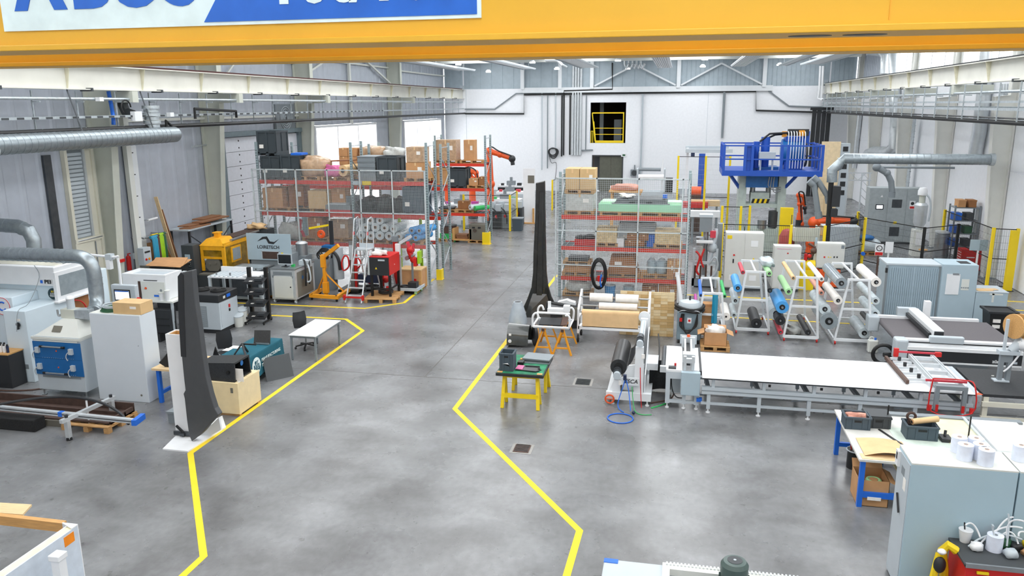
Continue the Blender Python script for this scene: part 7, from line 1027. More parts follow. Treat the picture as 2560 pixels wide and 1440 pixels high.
arolls('',*AF['A3'],[('L',.95,.13,'glass_grey',-.1,2.1,'clear brown film roll at the top left of the right A frame'),('L',.66,.1,'paper',-.05,1.9,'white roll on the left of the right A frame'),('L',.32,.2,'glass_grey',-.1,1.5,'widest clear film roll with brown core on the right A frame'),('R',.98,.11,'paper',-.05,2.0,'white roll at the top right of the right A frame'),('R',.68,.09,'film',-.05,2.0,'white clear roll at the right of the right A frame'),('R',.45,.1,'film',.1,1.8,'second clear roll at the right of the right A frame'),('R',.24,.06,'charcoal',.0,1.6,'thin dark roll at the right of the right A frame'),(.32,.12,.13,'film',.1,1.5,'clear roll lying low inside the right A frame')])
# small rack behind the carton
AF0 = (.68,1.5,22.95,2.1,.84,1.36);aframe('small white A frame with thin coloured tubes beside the vacuum',*AF0,h=1.45,cast='rubber')
for (x,z,r,m_,lab,l0,l1) in [(.77,1.38,.05,'blue','slim blue tube at the top left of the small A frame',0,2.0),(1.44,1.38,.05,'green','slim green tube at the top right of the small A frame',0,2.0),(.66,1.0,.05,'magenta','slim magenta tube on the left of the small A frame',-.1,1.6),(1.52,.75,.12,'paper','white roll at the right of the small A frame',.1,1.4)]: roll(lab,(x,22.95+l0,z),(x,22.95+l1,z),r,m_,core='charcoal',rc=.03)
one('teal_sheet','teal plastic sheet hanging on the small A frame','sheet','cyan_blue',('g',lambda u,v: (1.1+.16*u,22.9+.03*math.sin(8*u),1.42-.85*v),6,6),('g',lambda u,v: (1.1+.16*u,22.93+.03*math.sin(8*u),1.42-.85*v),6,6));openbox('tall torn carton inside the small A frame',.98,23.25,.0,.34,.4,1.0,'cardboard',(0,.4,.3,0))
t = thing('chemical_can','pale plastic canister between the right A frame and the cutter','canister',(5.5,22.75,0));P(t,'body','offwhite',('b',-.13,.13,-.1,.1,0,.36),bev=.03);P(t,'cap','blue',('c',(.05,0,.36),(.05,0,.41),.035,10));P(t,'handle','offwhite',('t',[(-.1,0,.36),(-.08,0,.43),(.0,0,.43),(.02,0,.36)],.015,6))

# ================================================================ RIGHT FRONT BENCH
t = thing('work_bench','long workbench with blue legs in the right foreground','bench',(0,0,0));P(t,'benchtop',mat('bench_top','d3d2cc',.5,0,.04),('b',3.2,7.6,13.35,15.65,.86,.9));P(t,'cutting_mat',mat('mat_sage','c9d6cb',.7),('b',4.0,6.2,13.6,14.9,.9,.905));P(t,'yellow_sheet',mat('pale_yellow','e9e0b4',.7),('b',4.9,5.5,14.2,15.5,.905,.912),('b',6.2,7.6,13.5,15.3,.9,.906));P(t,'rear_ledge','mid_grey',('b',3.7,6.5,15.5,15.65,.9,.94));P(t,'white_slab','white',('b',5.55,6.35,14.0,15.4,.906,.98));P(t,'slab_divider','light_grey',('b',5.48,5.53,14.0,15.6,.906,.95))
for x,y in ((3.28,13.43),(3.28,15.55),(5.6,15.55),(5.6,13.43),(7.5,13.43),(7.5,15.55)): P(t,'leg','blue',('b',x-.04,x+.04,y-.04,y+.04,0,.86))
P(t,'stretcher','blue',('b',3.32,5.56,13.4,13.46,.18,.28));P(t,'stretcher','blue',('b',3.32,5.56,15.52,15.58,.18,.26));P(t,'name_tag','paper',('b',3.4,3.62,13.395,13.4,.14,.2));P(t,'under_shelf','pale_yellow',('b',3.95,5.5,13.5,14.4,.5,.53))
for i,(x,y,h_) in enumerate([(3.98,14.9,.42),(5.28,14.6,.42)]): one('bench_post',['left','right'][i]+' thin black post standing on the workbench','post','black',('c',(x,y,.905),(x+.02,y+.05,1.32),.014,8),('c',(x,y,.905),(x,y,.915),.03,10))
one('black_ruler','black ruler lying on the workbench','ruler','black',('r',(3.82,14.75,.91),(4.08,14.05,.91),.04,.012))
c_ = crate('open blue grey box with pink scraps on the workbench',3.43,14.85,.902,.44,.36,.24);lump('pink_scraps','pink and white fabric scraps in the open bench box','scraps','salmon',(3.43,14.85,.93),(.18,.13,.12),101,.4)
c_ = crate('closed dark grey box beside the open one on the workbench',3.82,15.0,.902,.42,.4,.22,'dark_grey');P(c_,'lid','dark_grey',('b',-.215,.215,-.205,.205,.22,.24))
crate('blue grey box with a kraft tube on the workbench',4.45,14.55,.906,.52,.36,.26);roll('kraft tube resting across the bench box',(4.3,14.5,1.2),(4.75,14.62,1.24),.055,'kraft',rc=.04);one('tape_gun','brown tape dispenser in the bench box','dispenser','brown_board',('t',ring((4.32,14.66,1.24),.07,14,'y'),.025,6,True),('b',4.27,4.37,14.62,14.7,1.1,1.18))
one('green_tool','black tool with green grip on the workbench','tool','charcoal',('b',4.78,4.95,14.35,14.6,.906,.97),('c',(4.86,14.5,.97),(4.88,14.55,1.06),.025,8));one('small_scissors','small steel snips at the front of the workbench','tool','steel',('r',(4.28,13.8,.92),(4.34,14.0,.92),.03,.02),('r',(4.36,13.8,.93),(4.3,14.0,.93),.03,.02))
lump('tan_leather','tan folded leather sheet at the right end of the bench','sheet','salmon',(7.0,14.6,.91),(.45,.3,.07),102,.3);one('green_sheet','lime green sheet at the right end of the bench','sheet','lime',('b',6.5,7.5,13.6,14.1,.907,.915))
one('cardboard_sheet','large curled cardboard sheet on the front of the workbench','cardboard','kraft',('g',lambda u,v: (3.32+1.1*u,13.5+.75*v,.915+.03*math.sin(5*u)+.05*(1-v)**2*abs(math.sin(4*u))),12,6),('g',lambda u,v: (3.32+1.1*u,13.5+.75*v,.909+.03*math.sin(5*u)+.05*(1-v)**2*abs(math.sin(4*u))),12,6));one('wood_sheet','pale wooden sheet under the cardboard on the workbench','board','pale_wood',('b',3.25,3.8,13.38,13.6,.9,.907))
openbox('open carton with rolls of tape under the workbench',3.5,13.72,0,.5,.55,.48,'cardboard',(0,.5,.0,.6));t = thing('tape_roll','pale tape roll inside the carton under the bench','tape',(3.55,13.7,.34));P(t,'tape','pale_green',('t',ring((0,0,.03),.1,18),.035,8,True));P(t,'core','cardboard',('c',(0,0,0),(0,0,.06),.07,14));one('carton_filler','brown packing block inside the carton under the bench','packing','cardboard_dark',('b',3.3,3.7,13.5,13.95,.01,.34))
t = thing('tool_bucket','black bucket with tools under the workbench','bucket',(3.52,15.0,0));P(t,'bucket','black',('l',[(.15,0),(.15,.34),(.17,.36)],(0,0,0),18));P(t,'rim','light_grey',('t',ring((0,0,.36),.165,18),.012,6,True));P(t,'tool','red',('c',(-.05,0,.2),(-.12,.0,.55),.012,6));P(t,'tool','steel',('c',(.03,0,.2),(.06,.05,.6),.012,6));P(t,'tool','black',('c',(.0,-.05,.2),(.02,-.06,.52),.015,6))
t = thing('blue_sack','blue bin behind the front bench leg','bin',(3.9,15.2,0));P(t,'body','deep_blue',('b',-.15,.15,-.15,.15,0,.4),bev=.03);P(t,'rim','deep_blue',('b',-.17,.17,-.17,.17,.37,.4))
# --- tall cabinets in the right foreground
cf = mat('cab_blue_grey','a9c2cd',.45,0,.02,2)
for i,(x0,x1) in enumerate([(3.28,4.6),(4.62,6.1)]):
    t = thing('tall_cabinet',['tall pale blue grey cabinet with paper rolls on top, right foreground','tall pale blue grey cabinet at the right edge'][i],'cabinet',(0,0,0),0,'tall grey cabinets');P(t,'body','cab_blue_grey',('b',x0,x1,10.87,11.5,.02,1.98),bev=.008);P(t,'top','offwhite',('b',x0,x1,10.87,11.5,1.98,2.0));P(t,'plinth','mid_grey',('b',x0+.02,x1-.02,10.9,11.48,0,.02))
    if i == 0: P(t,'side_door','light_grey',('b',x0-.012,x0,10.9,11.47,.05,1.95));P(t,'grey_label','mid_grey',('b',x0-.015,x0-.012,11.1,11.25,1.68,1.8));P(t,'white_label','paper',('b',x0-.015,x0-.012,11.0,11.12,1.5,1.68));P(t,'lock_handle','charcoal',('r',(x0-.03,11.28,1.35),(x0-.03,11.12,1.12),.02,.03));P(t,'latch_box','white',('b',x0-.05,x0-.012,11.35,11.47,1.72,1.95));P(t,'latch_slot','black',('b',x0-.053,x0-.05,11.38,11.43,1.82,1.92))
for i,(u,v) in enumerate([(2394,1128),(2428,1122),(2410,1148),(2448,1147),(2468,1168),(2548,1150)]):
    p = gp(u,v,2.0);t = thing('paper_roll',['back left','back right','front left','middle right','front right','lone right edge'][i]+' white paper towel roll on the tall cabinets','paper roll',(p.x,min(max(p.y,11.02),11.4),2.002),0,'paper towel rolls');P(t,'roll',mat('towel','dfe6f4',.85),('c',(0,0,0),(0,0,.22),.1,24));P(t,'core_hole','mid_grey',('c',(0,0,.219),(0,0,.222),.025,12));P(t,'core','cardboard',('t',ring((0,0,.221),.026,12),.004,4,True))
# --- red tool trolley
N0 = len(COL.objects)
t = thing('tool_trolley','red tool trolley with drawers at the bottom right corner','trolley',(0,0,0));P(t,'body','red',('b',3.86,5.3,9.75,10.4,.12,.93),bev=.015);P(t,'top_tray','dark_grey',('b',3.84,5.32,9.73,10.42,.93,.96));P(t,'tray_rim','steel',('b',3.84,5.32,9.72,9.75,.93,.99));pieces(t,'drawer','light_grey',('b',3.98,5.25,9.73,9.75,0,.07),[(0,0,.3+i*.1) for i in range(5)]);P(t,'yellow_handle','yellow',('b',3.98,4.12,9.71,9.74,.86,.89));pieces(t,'caster','rubber',('c',(-.03,0,.06),(.03,0,.06),.06,12),[(3.95,9.85,0),(5.2,9.85,0),(3.95,10.3,0),(5.2,10.3,0)])
t = thing('paper_roll','white paper towel roll standing on the red tool trolley','paper roll',(4.33,10.2,.962),0,'paper towel rolls');P(t,'roll','towel',('c',(0,0,0),(0,0,.22),.1,24));P(t,'core_hole','mid_grey',('c',(0,0,.219),(0,0,.223),.028,12))
t = thing('white_mug','white cup with pens at the back of the red trolley','cup',(4.02,10.35,.962));P(t,'cup','white',('l',[(.06,0),(.09,.18)],(0,0,0),16));P(t,'pen','charcoal',('c',(0,0,.05),(-.03,.0,.28),.01,6))
for i in range(9):
    a_ = i*.7;x,y = 4.2+.12*(i % 5),10.2+.05*(i % 3);one('cable_tie',['first','second','third','fourth','fifth','sixth','seventh','eighth','ninth'][i]+' loose white tube in the heap on the red trolley, counted from the left','tube','white' if i % 3 else 'light_grey',('t',bez((x-.2+.1*i/3,y-.05,1.0+.02*i),(x+.1*math.cos(a_),y+.1,1.25+.05*(i % 4)),(x+.35*math.cos(a_)+.1,y+.12*math.sin(a_),1.15+.1*(i % 4))),.012,6),group='loose white tubes')
for i,(x,y,m_) in enumerate([(4.1,10.15,'white'),(4.5,10.3,'dark_green'),(4.62,10.25,'charcoal'),(4.48,10.05,'light_grey'),(4.72,10.1,'cardboard'),(4.4,10.33,'rose'),(4.8,10.32,'yellow')]): lump('workshop_item',['white tape','dark green','black','pale grey','tan','red','yellow'][i]+' small item in the heap on the red trolley','item',m_,(x,y,.962),(.08,.07,.06),110+i,.3,12,8)
t = thing('yellow_bag','yellow strap with white tape hung on the red trolley side','strap',(3.74,10.15,0));P(t,'strap','yellow',('t',[(.05,.1,.3),(.02,.05,.6),(-.05,.0,.9),(.0,-.05,1.02),(.1,-.05,.95)],.06,8),('t',[(-.08,0,.85),(-.14,-.05,.5),(-.05,0,.3)],.05,8));P(t,'white_tape','white',('s',(-.08,-.08,.93),(.06,.05,.04),10,6),('s',(-.06,-.1,.5),(.06,.05,.05),10,6));P(t,'black_reel','charcoal',('s',(-.08,-.06,.72),(.08,.06,.12),12,8));P(t,'hook','steel',('r',(.0,.0,.95),(.12,.0,.95),.02,.02));P(t,'bottom_pouch','charcoal',('b',-.12,.06,-.1,.1,.0,.32))
for o in list(COL.objects)[N0:]:
    if o.parent is None: o.location.y += .42
# --- motor unit at the bottom edge
t = thing('linear_drive','white linear drive with grey green motor at the bottom edge','machine',(0,0,0));P(t,'left_cover','light_grey',('b',-.82,.05,9.75,10.2,.22,.46),bev=.015);P(t,'blue_tag','blue',('b',-.82,-.62,10.1,10.2,.46,.47));P(t,'frame_bar','offwhite',('b',.0,1.9,10.05,10.2,.4,.5),('b',.0,.1,9.2,10.2,.4,.5));pieces(t,'rack_tooth','alu',('b',-.012,.012,10.14,10.2,.5,.52),[(.06+i*.05,0,0) for i in range(36)]);P(t,'guide_bed','mid_grey',('b',.1,1.9,9.3,10.05,.3,.4));P(t,'support','mid_grey',('b',-.7,1.8,9.4,10.1,0,.3))
t = thing('electric_motor','grey green upright electric motor on the linear drive','motor',(.95,9.92,.4));P(t,'housing','motor_green',('c',(0,0,0),(0,0,.26),.175,24));P(t,'fan_cover','motor_green',('l',[(.185,.24),(.185,.36),(.15,.41),(.1,.42)],(0,0,0),24));P(t,'grille','dark_grey',('c',(0,0,.42),(0,0,.425),.1,18));P(t,'hub','light_grey',('c',(0,0,.425),(0,0,.43),.02,10));pieces(t,'cooling_fin','motor_green',('b',.17,.2,-.004,.004,.02,.22),[(0,0,0)]*12,[i*PI/6 for i in range(12)])
# ================================================================ ROBOT CELLS AND PRESS
def cabinet(lab,x0,x1,y0,d,z0,z1,doors=1,m='cab_grey',extra=()):
    t = thing('control_cabinet',lab,'cabinet',(x0,y0,z0));w = x1-x0;h = z1-z0;P(t,'body',m,('b',0,w,0,d,.1 if z0 == 0 else 0,h),bev=.01)
    if z0 == 0: P(t,'plinth','dark_grey',('b',.02,w-.02,.02,d,0,.1))
    for i in range(doors): P(t,'door',m,('b',w*i/doors+.02,w*(i+1)/doors-.012,-.015,0,.14 if z0 == 0 else .03,h-.04))
    for e in extra: P(t,*e)
    return t
cabinet('large two door pale grey control cabinet behind the left A frame',1.8,3.15,29.8,.6,0,2.17,2,extra=[('yellow_label','yellow',('b',.05,.22,-.022,-.015,1.95,2.08)),('red_switch','red',('c',(.32,-.04,1.35),(.32,-.015,1.35),.035,10)),('handle','charcoal',('b',.28,.33,-.03,-.015,1.05,1.2)),('vent','white',('b',.9,1.15,-.022,-.015,1.68,1.9)),('lower_vent','white',('b',.9,1.15,-.022,-.015,.4,.6)),('warning','yellow',('p',[(.98,1.2),(1.06,1.2),(1.02,1.27)],-.022,-.015,'y')),('lower_vent','white',('b',.18,.45,-.022,-.015,.4,.6))])
cabinet('plain pale grey control cabinet behind the middle A frame',3.55,4.5,29.95,.5,0,1.7,1,extra=[('red_switch','red',('c',(.48,-.04,1.45),(.48,-.015,1.45),.025,10)),('thin_line','pink',('b',.1,.6,-.02,-.015,1.6,1.61))])
cabinet('pale grey switch box with lamps above the orange controller',5.12,6.1,30.5,.45,.83,1.76,1,extra=[('red_button','red',('c',(.28,-.04,.42),(.28,-.015,.42),.03,10)),('lamp','yellow',('c',(.42,-.03,.42),(.42,-.015,.42),.02,8),('c',(.5,-.03,.42),(.5,-.015,.42),.02,8)),('key','charcoal',('b',.6,.64,-.03,-.015,.4,.46),('b',.7,.74,-.03,-.015,.4,.46)),('corner_plate','mid_grey',('b',.84,.95,-.02,-.015,.75,.88)),('tube','pale_blue_grey',('c',(-.03,.1,.9),(-.03,.1,1.12),.04,8))])
t = thing('robot_controller','orange robot controller under the switch box','controller',(5.65,30.75,0));P(t,'body','orange',('b',-.4,.35,-.3,.3,.12,.8),bev=.03);P(t,'window','glass_grey',('b',-.2,.06,-.315,-.3,.3,.68));P(t,'slot','charcoal',('b',-.25,.0,-.312,-.3,.68,.74));P(t,'base','charcoal',('b',-.38,.33,-.28,.28,0,.12));P(t,'top','charcoal',('b',-.4,.35,-.3,.3,.8,.825))
t = thing('yellow_pump','yellow machine base behind the middle A frame','machine',(4.85,30.6,0));P(t,'base','yellow',('b',-.28,.22,-.25,.25,0,.75));P(t,'drum','yellow',('c',(-.25,0,.9),(.25,0,.9),.2,18));P(t,'valve','red',('c',(-.1,-.1,1.1),(-.1,-.1,1.35),.06,10),('s',(.05,0,1.25),.08,10,6));P(t,'pipework','rust_steel',('t',[(0,0,1.05),(.15,0,1.3),(.2,0,1.6),(0,.1,1.7)],.05,8),('s',(.18,0,1.45),.12,10,8))
# guard fences
def guard(lab,pts,h,cols,mesh_=True,m='black_wire'):
    t = thing('guard_fence',lab,'fence',(0,0,0));sh = []
    for (x,y) in pts: P(t,'post',cols,('b',x-.05,x+.05,y-.05,y+.05,.01,h));
    for (a,b) in zip(pts[:-1],pts[1:]):
        A,B = Vector((*a,0)),Vector((*b,0));L_ = (B-A).length
        for z in (.12,h*.5,h-.04): P(t,'rail','black',('r',A+Vector((0,0,z)),B+Vector((0,0,z)),.025,.03))
        n = int(L_/.07)
        for k in range(1,n): p = A.lerp(B,k/n);sh.append(('r',(p.x,p.y,.12),(p.x,p.y,h-.04),.005,.005))
        for k in range(1,int(h/.25)): sh.append(('r',A+Vector((0,0,k*.25)),B+Vector((0,0,k*.25)),.005,.005))
    if mesh_: P(t,'wire_mesh',m,*sh,kind='stuff')
    return t
guard('black mesh guard fence with yellow posts in front of the press',[(1.78,32),(4.36,32),(5.6,32),(7.6,34.6),(7.7,36.5)],2.2,'yellow');guard('inner guard fence with yellow posts at the foot of the press',[(1.95,36.0),(2.75,36.0),(3.15,36.3)],2.4,'yellow');guard('black mesh guard fence with yellow posts at the right wall',[(11.3,37),(11.43,31.8),(12.2,31.7)],2.3,'yellow')
g_ = guard('dark guard fence with black posts before the large electrical cabinet',[(7.7,36.7),(9.6,33.6),(11.2,34.8)],2.0,'black');
t = thing('guard_column','wide yellow light curtain column at the right of the press','column',(4.75,36.6,0));P(t,'column','yellow',('b',-.27,.27,-.12,.12,.02,2.3));P(t,'base','charcoal',('b',-.32,.32,-.18,.18,0,.02));P(t,'window_strip','dark_grey',('b',.2,.23,-.125,-.12,.6,2.0));t = thing('guard_column','wide yellow post at the right wall end of the fence','column',(12.05,31.55,0));P(t,'column','yellow',('b',-.13,.13,-.08,.08,.02,2.25));P(t,'base','charcoal',('b',-.18,.18,-.12,.12,0,.02))
one('blue_plug','blue lock plug on the yellow corner fence post','plug','blue',('c',(7.6,34.5,.72),(7.6,34.4,.72),.08,12));t = thing('sheet_enclosure','grey corrugated sheet enclosure behind the fence corner','enclosure',(0,0,0));P(t,'front_sheet','light_grey',ribx(6.05,7.5,.05,1.75,34.88,.09,.02));P(t,'backing','light_grey',('b',6.05,7.5,34.9,34.94,0,1.75),('b',6.05,7.5,34.94,35.7,1.7,1.75));P(t,'side_sheet','light_grey',('b',7.46,7.5,34.94,35.7,0,1.7));one('sink_tray','grey corrugated bin with open top left of the sheet enclosure','bin','beige_steel',ribx(4.62,5.6,1.4,1.95,32.98,.09,.02),('b',4.62,5.6,33.0,33.05,1.4,1.95),('b',4.62,4.66,33.05,33.9,1.4,1.95),('b',5.56,5.6,33.05,33.9,1.4,1.95),('b',4.62,5.6,33.05,33.9,1.4,1.44),('b',4.7,4.78,33.1,33.2,0,1.4),('b',5.45,5.53,33.1,33.2,0,1.4));one('red_tank','dark red tank behind the grey fence cabinets','tank','tank_red',('l',[(.3,0),(.32,.1),(.32,1.5),(.2,1.75),(.08,1.8)],(0,0,0),18),loc=(4.45,33.6,0))
def robot(lab,x,y,z,pts,r=.13,m='orange',base=True,cat='robot'):
    t = thing('industrial_robot',lab,cat,(x,y,z));
    if base: q = max(.14,r*1.25);P(t,'base','charcoal',('c',(0,0,0),(0,0,.35),q*1.1,18));P(t,'turret',m,('c',(0,0,.35),(0,0,.75),q,18,q*.8))
    for i in range(len(pts)-1):
        rr = r*(1-.13*i);P(t,['upper_arm','elbow','forearm','wrist'][min(i,3)],m,('c',pts[i],pts[i+1],rr,14,rr*.8),('s',pts[i],rr*1.35,12,8))
    e = Vector(pts[-1]);P(t,'tool','charcoal',('s',e,r*.9,10,8),('c',e,e+Vector((.05,0,-.35)),r*.5,10));P(t,'cable_pack','black',('t',[Vector(p)+Vector((0,-.12,.17)) for p in pts],.04,8));return t
p0,p1,p2 = yp(2035,556,36.5),yp(2075,552,36.5),yp(2132,552,36.5)
robot('orange robot arm lying low behind the extraction post',p0.x,36.5,0,[(0,0,.75),(0,0,p0.z),(p1.x-p0.x,-.05,p1.z+.05),(p2.x-p0.x,-.1,p2.z)],.22)
# --- blue press
PY = 38.0;pl = yp(1803,440,PY);pr = yp(2050,440,PY);pm = lambda u,v: yp(u,v,PY)
t = thing('hydraulic_press','tall hydraulic press with blue crown and service platform','press',(0,0,0));gg = mat('press_grey','b4c2bd',.45);zc = 3.6
for u0,u1 in ((1846,1866),(1946,1966)): P(t,'column','press_grey',('b',pm(u0,500).x,pm(u1,500).x,PY+.3,PY+1.3,0,zc))
P(t,'crown',mat('press_azure','1765ab',.4),('b',pm(1866,455).x,pm(1946,455).x,PY+.2,PY+1.4,pm(1900,470).z,zc+.1));P(t,'crown_top','press_azure',('b',pm(1866,455).x,pm(1946,455).x,PY+.3,PY+1.3,zc+.1,zc+.35));P(t,'ram_block','press_grey',('b',pm(1878,500).x,pm(1925,500).x,PY+.4,PY+1.2,pm(1900,512).z,pm(1900,484).z))
hz = pm(1900,505).z
for k in range(7): x = pm(1880,500).x+k*.11;P(t,'hazard_stripe','yellow' if k % 2 else 'black',('p',[(x,hz-.1),(x+.11,hz-.1),(x+.17,hz+.1),(x+.06,hz+.1)],PY+.385,PY+.4,'y'))
P(t,'slide','press_grey',('b',pm(1866,500).x,pm(1946,500).x,PY+.35,PY+1.25,hz-.3,hz-.12));P(t,'bed','press_grey',('b',pm(1862,600).x,pm(1950,600).x,PY+.2,PY+1.4,0,1.1));P(t,'piston','steel',('c',(pm(1885,480).x,PY+.8,hz+.1),(pm(1885,480).x,PY+.8,zc-.5),.12,14),('c',(pm(1925,480).x,PY+.8,hz+.1),(pm(1925,480).x,PY+.8,zc-.5),.12,14));P(t,'tool_vessel','dark_steel',('c',(pm(1938,540).x,PY+.5,1.15),(pm(1938,540).x,PY+.5,1.9),.25,16));P(t,'drum','steel',('c',(pm(1905,580).x,PY+.3,1.1),(pm(1905,580).x,PY+.3,1.5),.2,16))
pf = P(t,'platform','press_blue',('b',pl.x,pr.x,PY-.6,PY+2.2,zc,zc+.24));
for x0,x1 in ((pl.x,pm(1880,400).x),): P(t,'bracket','press_blue',('r',(pl.x+.4,PY,zc),(pm(1850,480).x,PY+.4,2.95),.1,.12))
P(t,'bracket','press_blue',('r',(pr.x-1.0,PY,zc),(pm(1962,480).x,PY+.4,2.95),.1,.12))
for x in (pl.x+.05,pm(1860,400).x,pm(1878,400).x,pm(1950,400).x,pm(1965,400).x,pr.x-.05): P(pf,'railing_post','press_blue',('b',x-.06,x+.06,PY-.6,PY-.5,zc+.24,zc+1.4))
for x in (pl.x+.05,pr.x-.05):
    for y in (PY+.3,PY+1.2,PY+2.1): P(pf,'railing_post','press_blue',('b',x-.05,x+.05,y-.05,y+.05,zc+.24,zc+1.4))
    for z in (.75,1.35): P(pf,'railing','press_blue',('b',x-.03,x+.03,PY-.55,PY+2.15,zc+z-.03,zc+z+.03))
for z in (.75,1.35):
    P(pf,'railing','press_blue',('b',pl.x,pr.x,PY-.57,PY-.51,zc+z-.03,zc+z+.03));P(pf,'rear_railing','press_blue',('b',pl.x,pr.x,PY+2.1,PY+2.16,zc+z-.03,zc+z+.03))
P(t,'control_box','light_grey',('b',pm(1897,380).x,pm(1938,380).x,PY-.3,PY+.1,zc+.75,zc+1.05));P(t,'box_leg','light_grey',('b',pm(1900,380).x,pm(1904,380).x,PY-.2,PY-.1,zc+.24,zc+.75),('b',pm(1930,380).x,pm(1934,380).x,PY-.2,PY-.1,zc+.24,zc+.75));xa,xb = pm(1965,380).x,pm(2012,380).x;P(t,'oil_tank','press_azure',('c',(xa-.1,PY+.85,zc+1.0),(xb,PY+.85,zc+1.0),.6,24));P(t,'tank_flange','press_blue',('c',(xb,PY+.85,zc+1.0),(xb+.06,PY+.85,zc+1.0),.68,24));P(t,'tank_cradle','press_blue',('b',xa,xb,PY+.4,PY+1.3,zc+.24,zc+.6),('b',xa,xb,PY+.5,PY+1.2,zc+1.5,zc+1.72));P(t,'pump_cylinder','press_blue',('c',(pm(1892,380).x,PY+.3,zc+.3),(pm(1892,380).x,PY+.3,zc+1.5),.14,14),('c',(pm(1915,380).x,PY+.5,zc+.3),(pm(1915,380).x,PY+.5,zc+1.7),.2,14));P(t,'hydraulic_pipe','white',*[('t',[(xa+.1+.12*k,PY+.2,zc+.3),(xa+.1+.12*k,PY+.2,zc+1.7),(xa+.1+.12*k,PY+.5,zc+1.95)],.02,6) for k in range(7)]);P(t,'valve_bank','charcoal',('b',xa+.1,xa+1.0,PY+.5,PY+.8,zc+1.75,zc+2.05));P(t,'solenoid','amber',('b',xa-.15,xa+.05,PY+.5,PY+.75,zc+1.7,zc+1.95),('b',xb-.25,xb-.0,PY+.4,PY+.7,zc+1.75,zc+2.0));P(t,'motor','press_blue',('c',(xb+.1,PY+.8,zc+1.3),(xb+.1,PY+.8,zc+1.95),.18,14));P(t,'tank_end','charcoal',('t',ring((xb+.1,PY+.5,zc+.9),.5,16,'x'),.05,6,True));P(t,'hose','black',('t',[(pm(1900,370).x,PY+.3,zc+1.5),(pm(1925,350).x,PY+.3,zc+1.85),(xa+.2,PY+.5,zc+1.9)],.05,6),('t',[(pm(1915,370).x,PY+.5,zc+1.6),(pm(1940,350).x,PY+.5,zc+1.8),(xa+.2,PY+.6,zc+1.85)],.05,6));P(t,'panel','press_blue',('b',pm(1862,400).x,pm(1880,400).x,PY-.5,PY+.5,zc+.24,zc+1.4));P(t,'small_pipes','steel',*[('t',[(pm(1925+6*k,440).x,PY+.18,zc-.1),(pm(1925+6*k,440).x,PY+.18,zc-.55-.1*k),(pm(1955,440).x,PY+.18,zc-.55-.1*k)],.025,6) for k in range(3)])

# ================================================================ FAR BACKGROUND
def at(u,v,Y,z=None): p = yp(u,v,Y);return p if z is None else Vector((p.x,Y,z))
t = thing('display_board','white freestanding panel with a small picture at the aisle end','panel',(-8.5,45.5,0));P(t,'panel','white',('b',-.38,.32,-.03,.03,.05,3.2));P(t,'picture','khaki',('b',-.1,.28,-.04,-.03,2.35,2.8));P(t,'foot','wood',('b',-.55,.45,-.3,.3,0,.05));P(t,'brace','wood',('b',.2,.3,-.2,-.1,.05,.9))
t = thing('waste_bin','grey waste bin beside the yellow cell post','bin',(-8.6,42.6,0));P(t,'body','box_blue_grey',('h',[(-.24,-.24,0),(.22,-.24,0),(.22,.24,0),(-.24,.24,0)],[(-.3,-.28,.68),(.28,-.28,.68),(.28,.28,.68),(-.3,.28,.68)]));P(t,'rim','mid_grey',('b',-.32,.3,-.3,.3,.68,.73))
guard('light mesh cell fence with yellow posts at the aisle end',[(-11.6,42.2),(-9.0,42.3),(-9.05,44.4)],2.0,'yellow',m='mesh_wire');guard('black mesh gate with yellow post near the back wall',[(-8.1,51.5),(-7.6,56),(-7.3,60)],2.0,'yellow')
def rb(lab,u,Y,pts,r): b = at(u,500,Y,0);robot(lab,b.x,Y,0,[(yp(p[0],p[1],Y).x-b.x,0,yp(p[0],p[1],Y).z) for p in pts],r)
rb('large orange robot reaching right above the far rack',1226,44,[(1226,545),(1226,460),(1223,378),(1250,386),(1280,397)],.23)
rb('orange robot bent down behind the far rack goods',1182,47,[(1182,520),(1180,450),(1168,425),(1190,432),(1196,458)],.22)
rb('orange robot partly hidden behind the left rack end',1120,49,[(1120,520),(1118,450),(1138,430),(1160,450)],.2)
for i,(u0,u1,v0,v1,Y) in enumerate([(1245,1312,452,468,52),(1240,1310,472,484,49),(1225,1300,492,503,46),(1100,1210,505,515,44),(1110,1205,570,580,43)]):
    a,b = at(u0,v1,Y),at(u1,v1,Y);t = thing('assembly_table',['white machine table with a black front beam by the back wall','white cell table behind the orange robot','white cell table with grey parts near the aisle','white low table behind the far rack shelf','white low frame under the far rack view'][i],'table',(a.x,Y,0));w = b.x-a.x;z = a.z;P(t,'tabletop','white',('b',0,w,0,.9,z,z+.12));P(t,'beam','black' if i == 0 else 'light_grey',('b',0,w,-.05,0,z-.2,z));pieces(t,'leg','light_grey',('b',-.05,.05,0,.1,0,z),[(.1,0,0),(w-.1,0,0),(.1,.8,0),(w-.1,.8,0)])
    P(t,'fixture','mid_grey',('b',w*.3,w*.6,.2,.6,z+.12,z+.4),('c',(w*.45,.4,z+.4),(w*.45,.4,z+.65),.1,10));P(t,'small_part',['charcoal','rose','green','magenta','charcoal'][i],('b',w*.7,w*.85,.1,.4,z+.12,z+.28),('b',w*.1,w*.2,.1,.3,z+.12,z+.25))
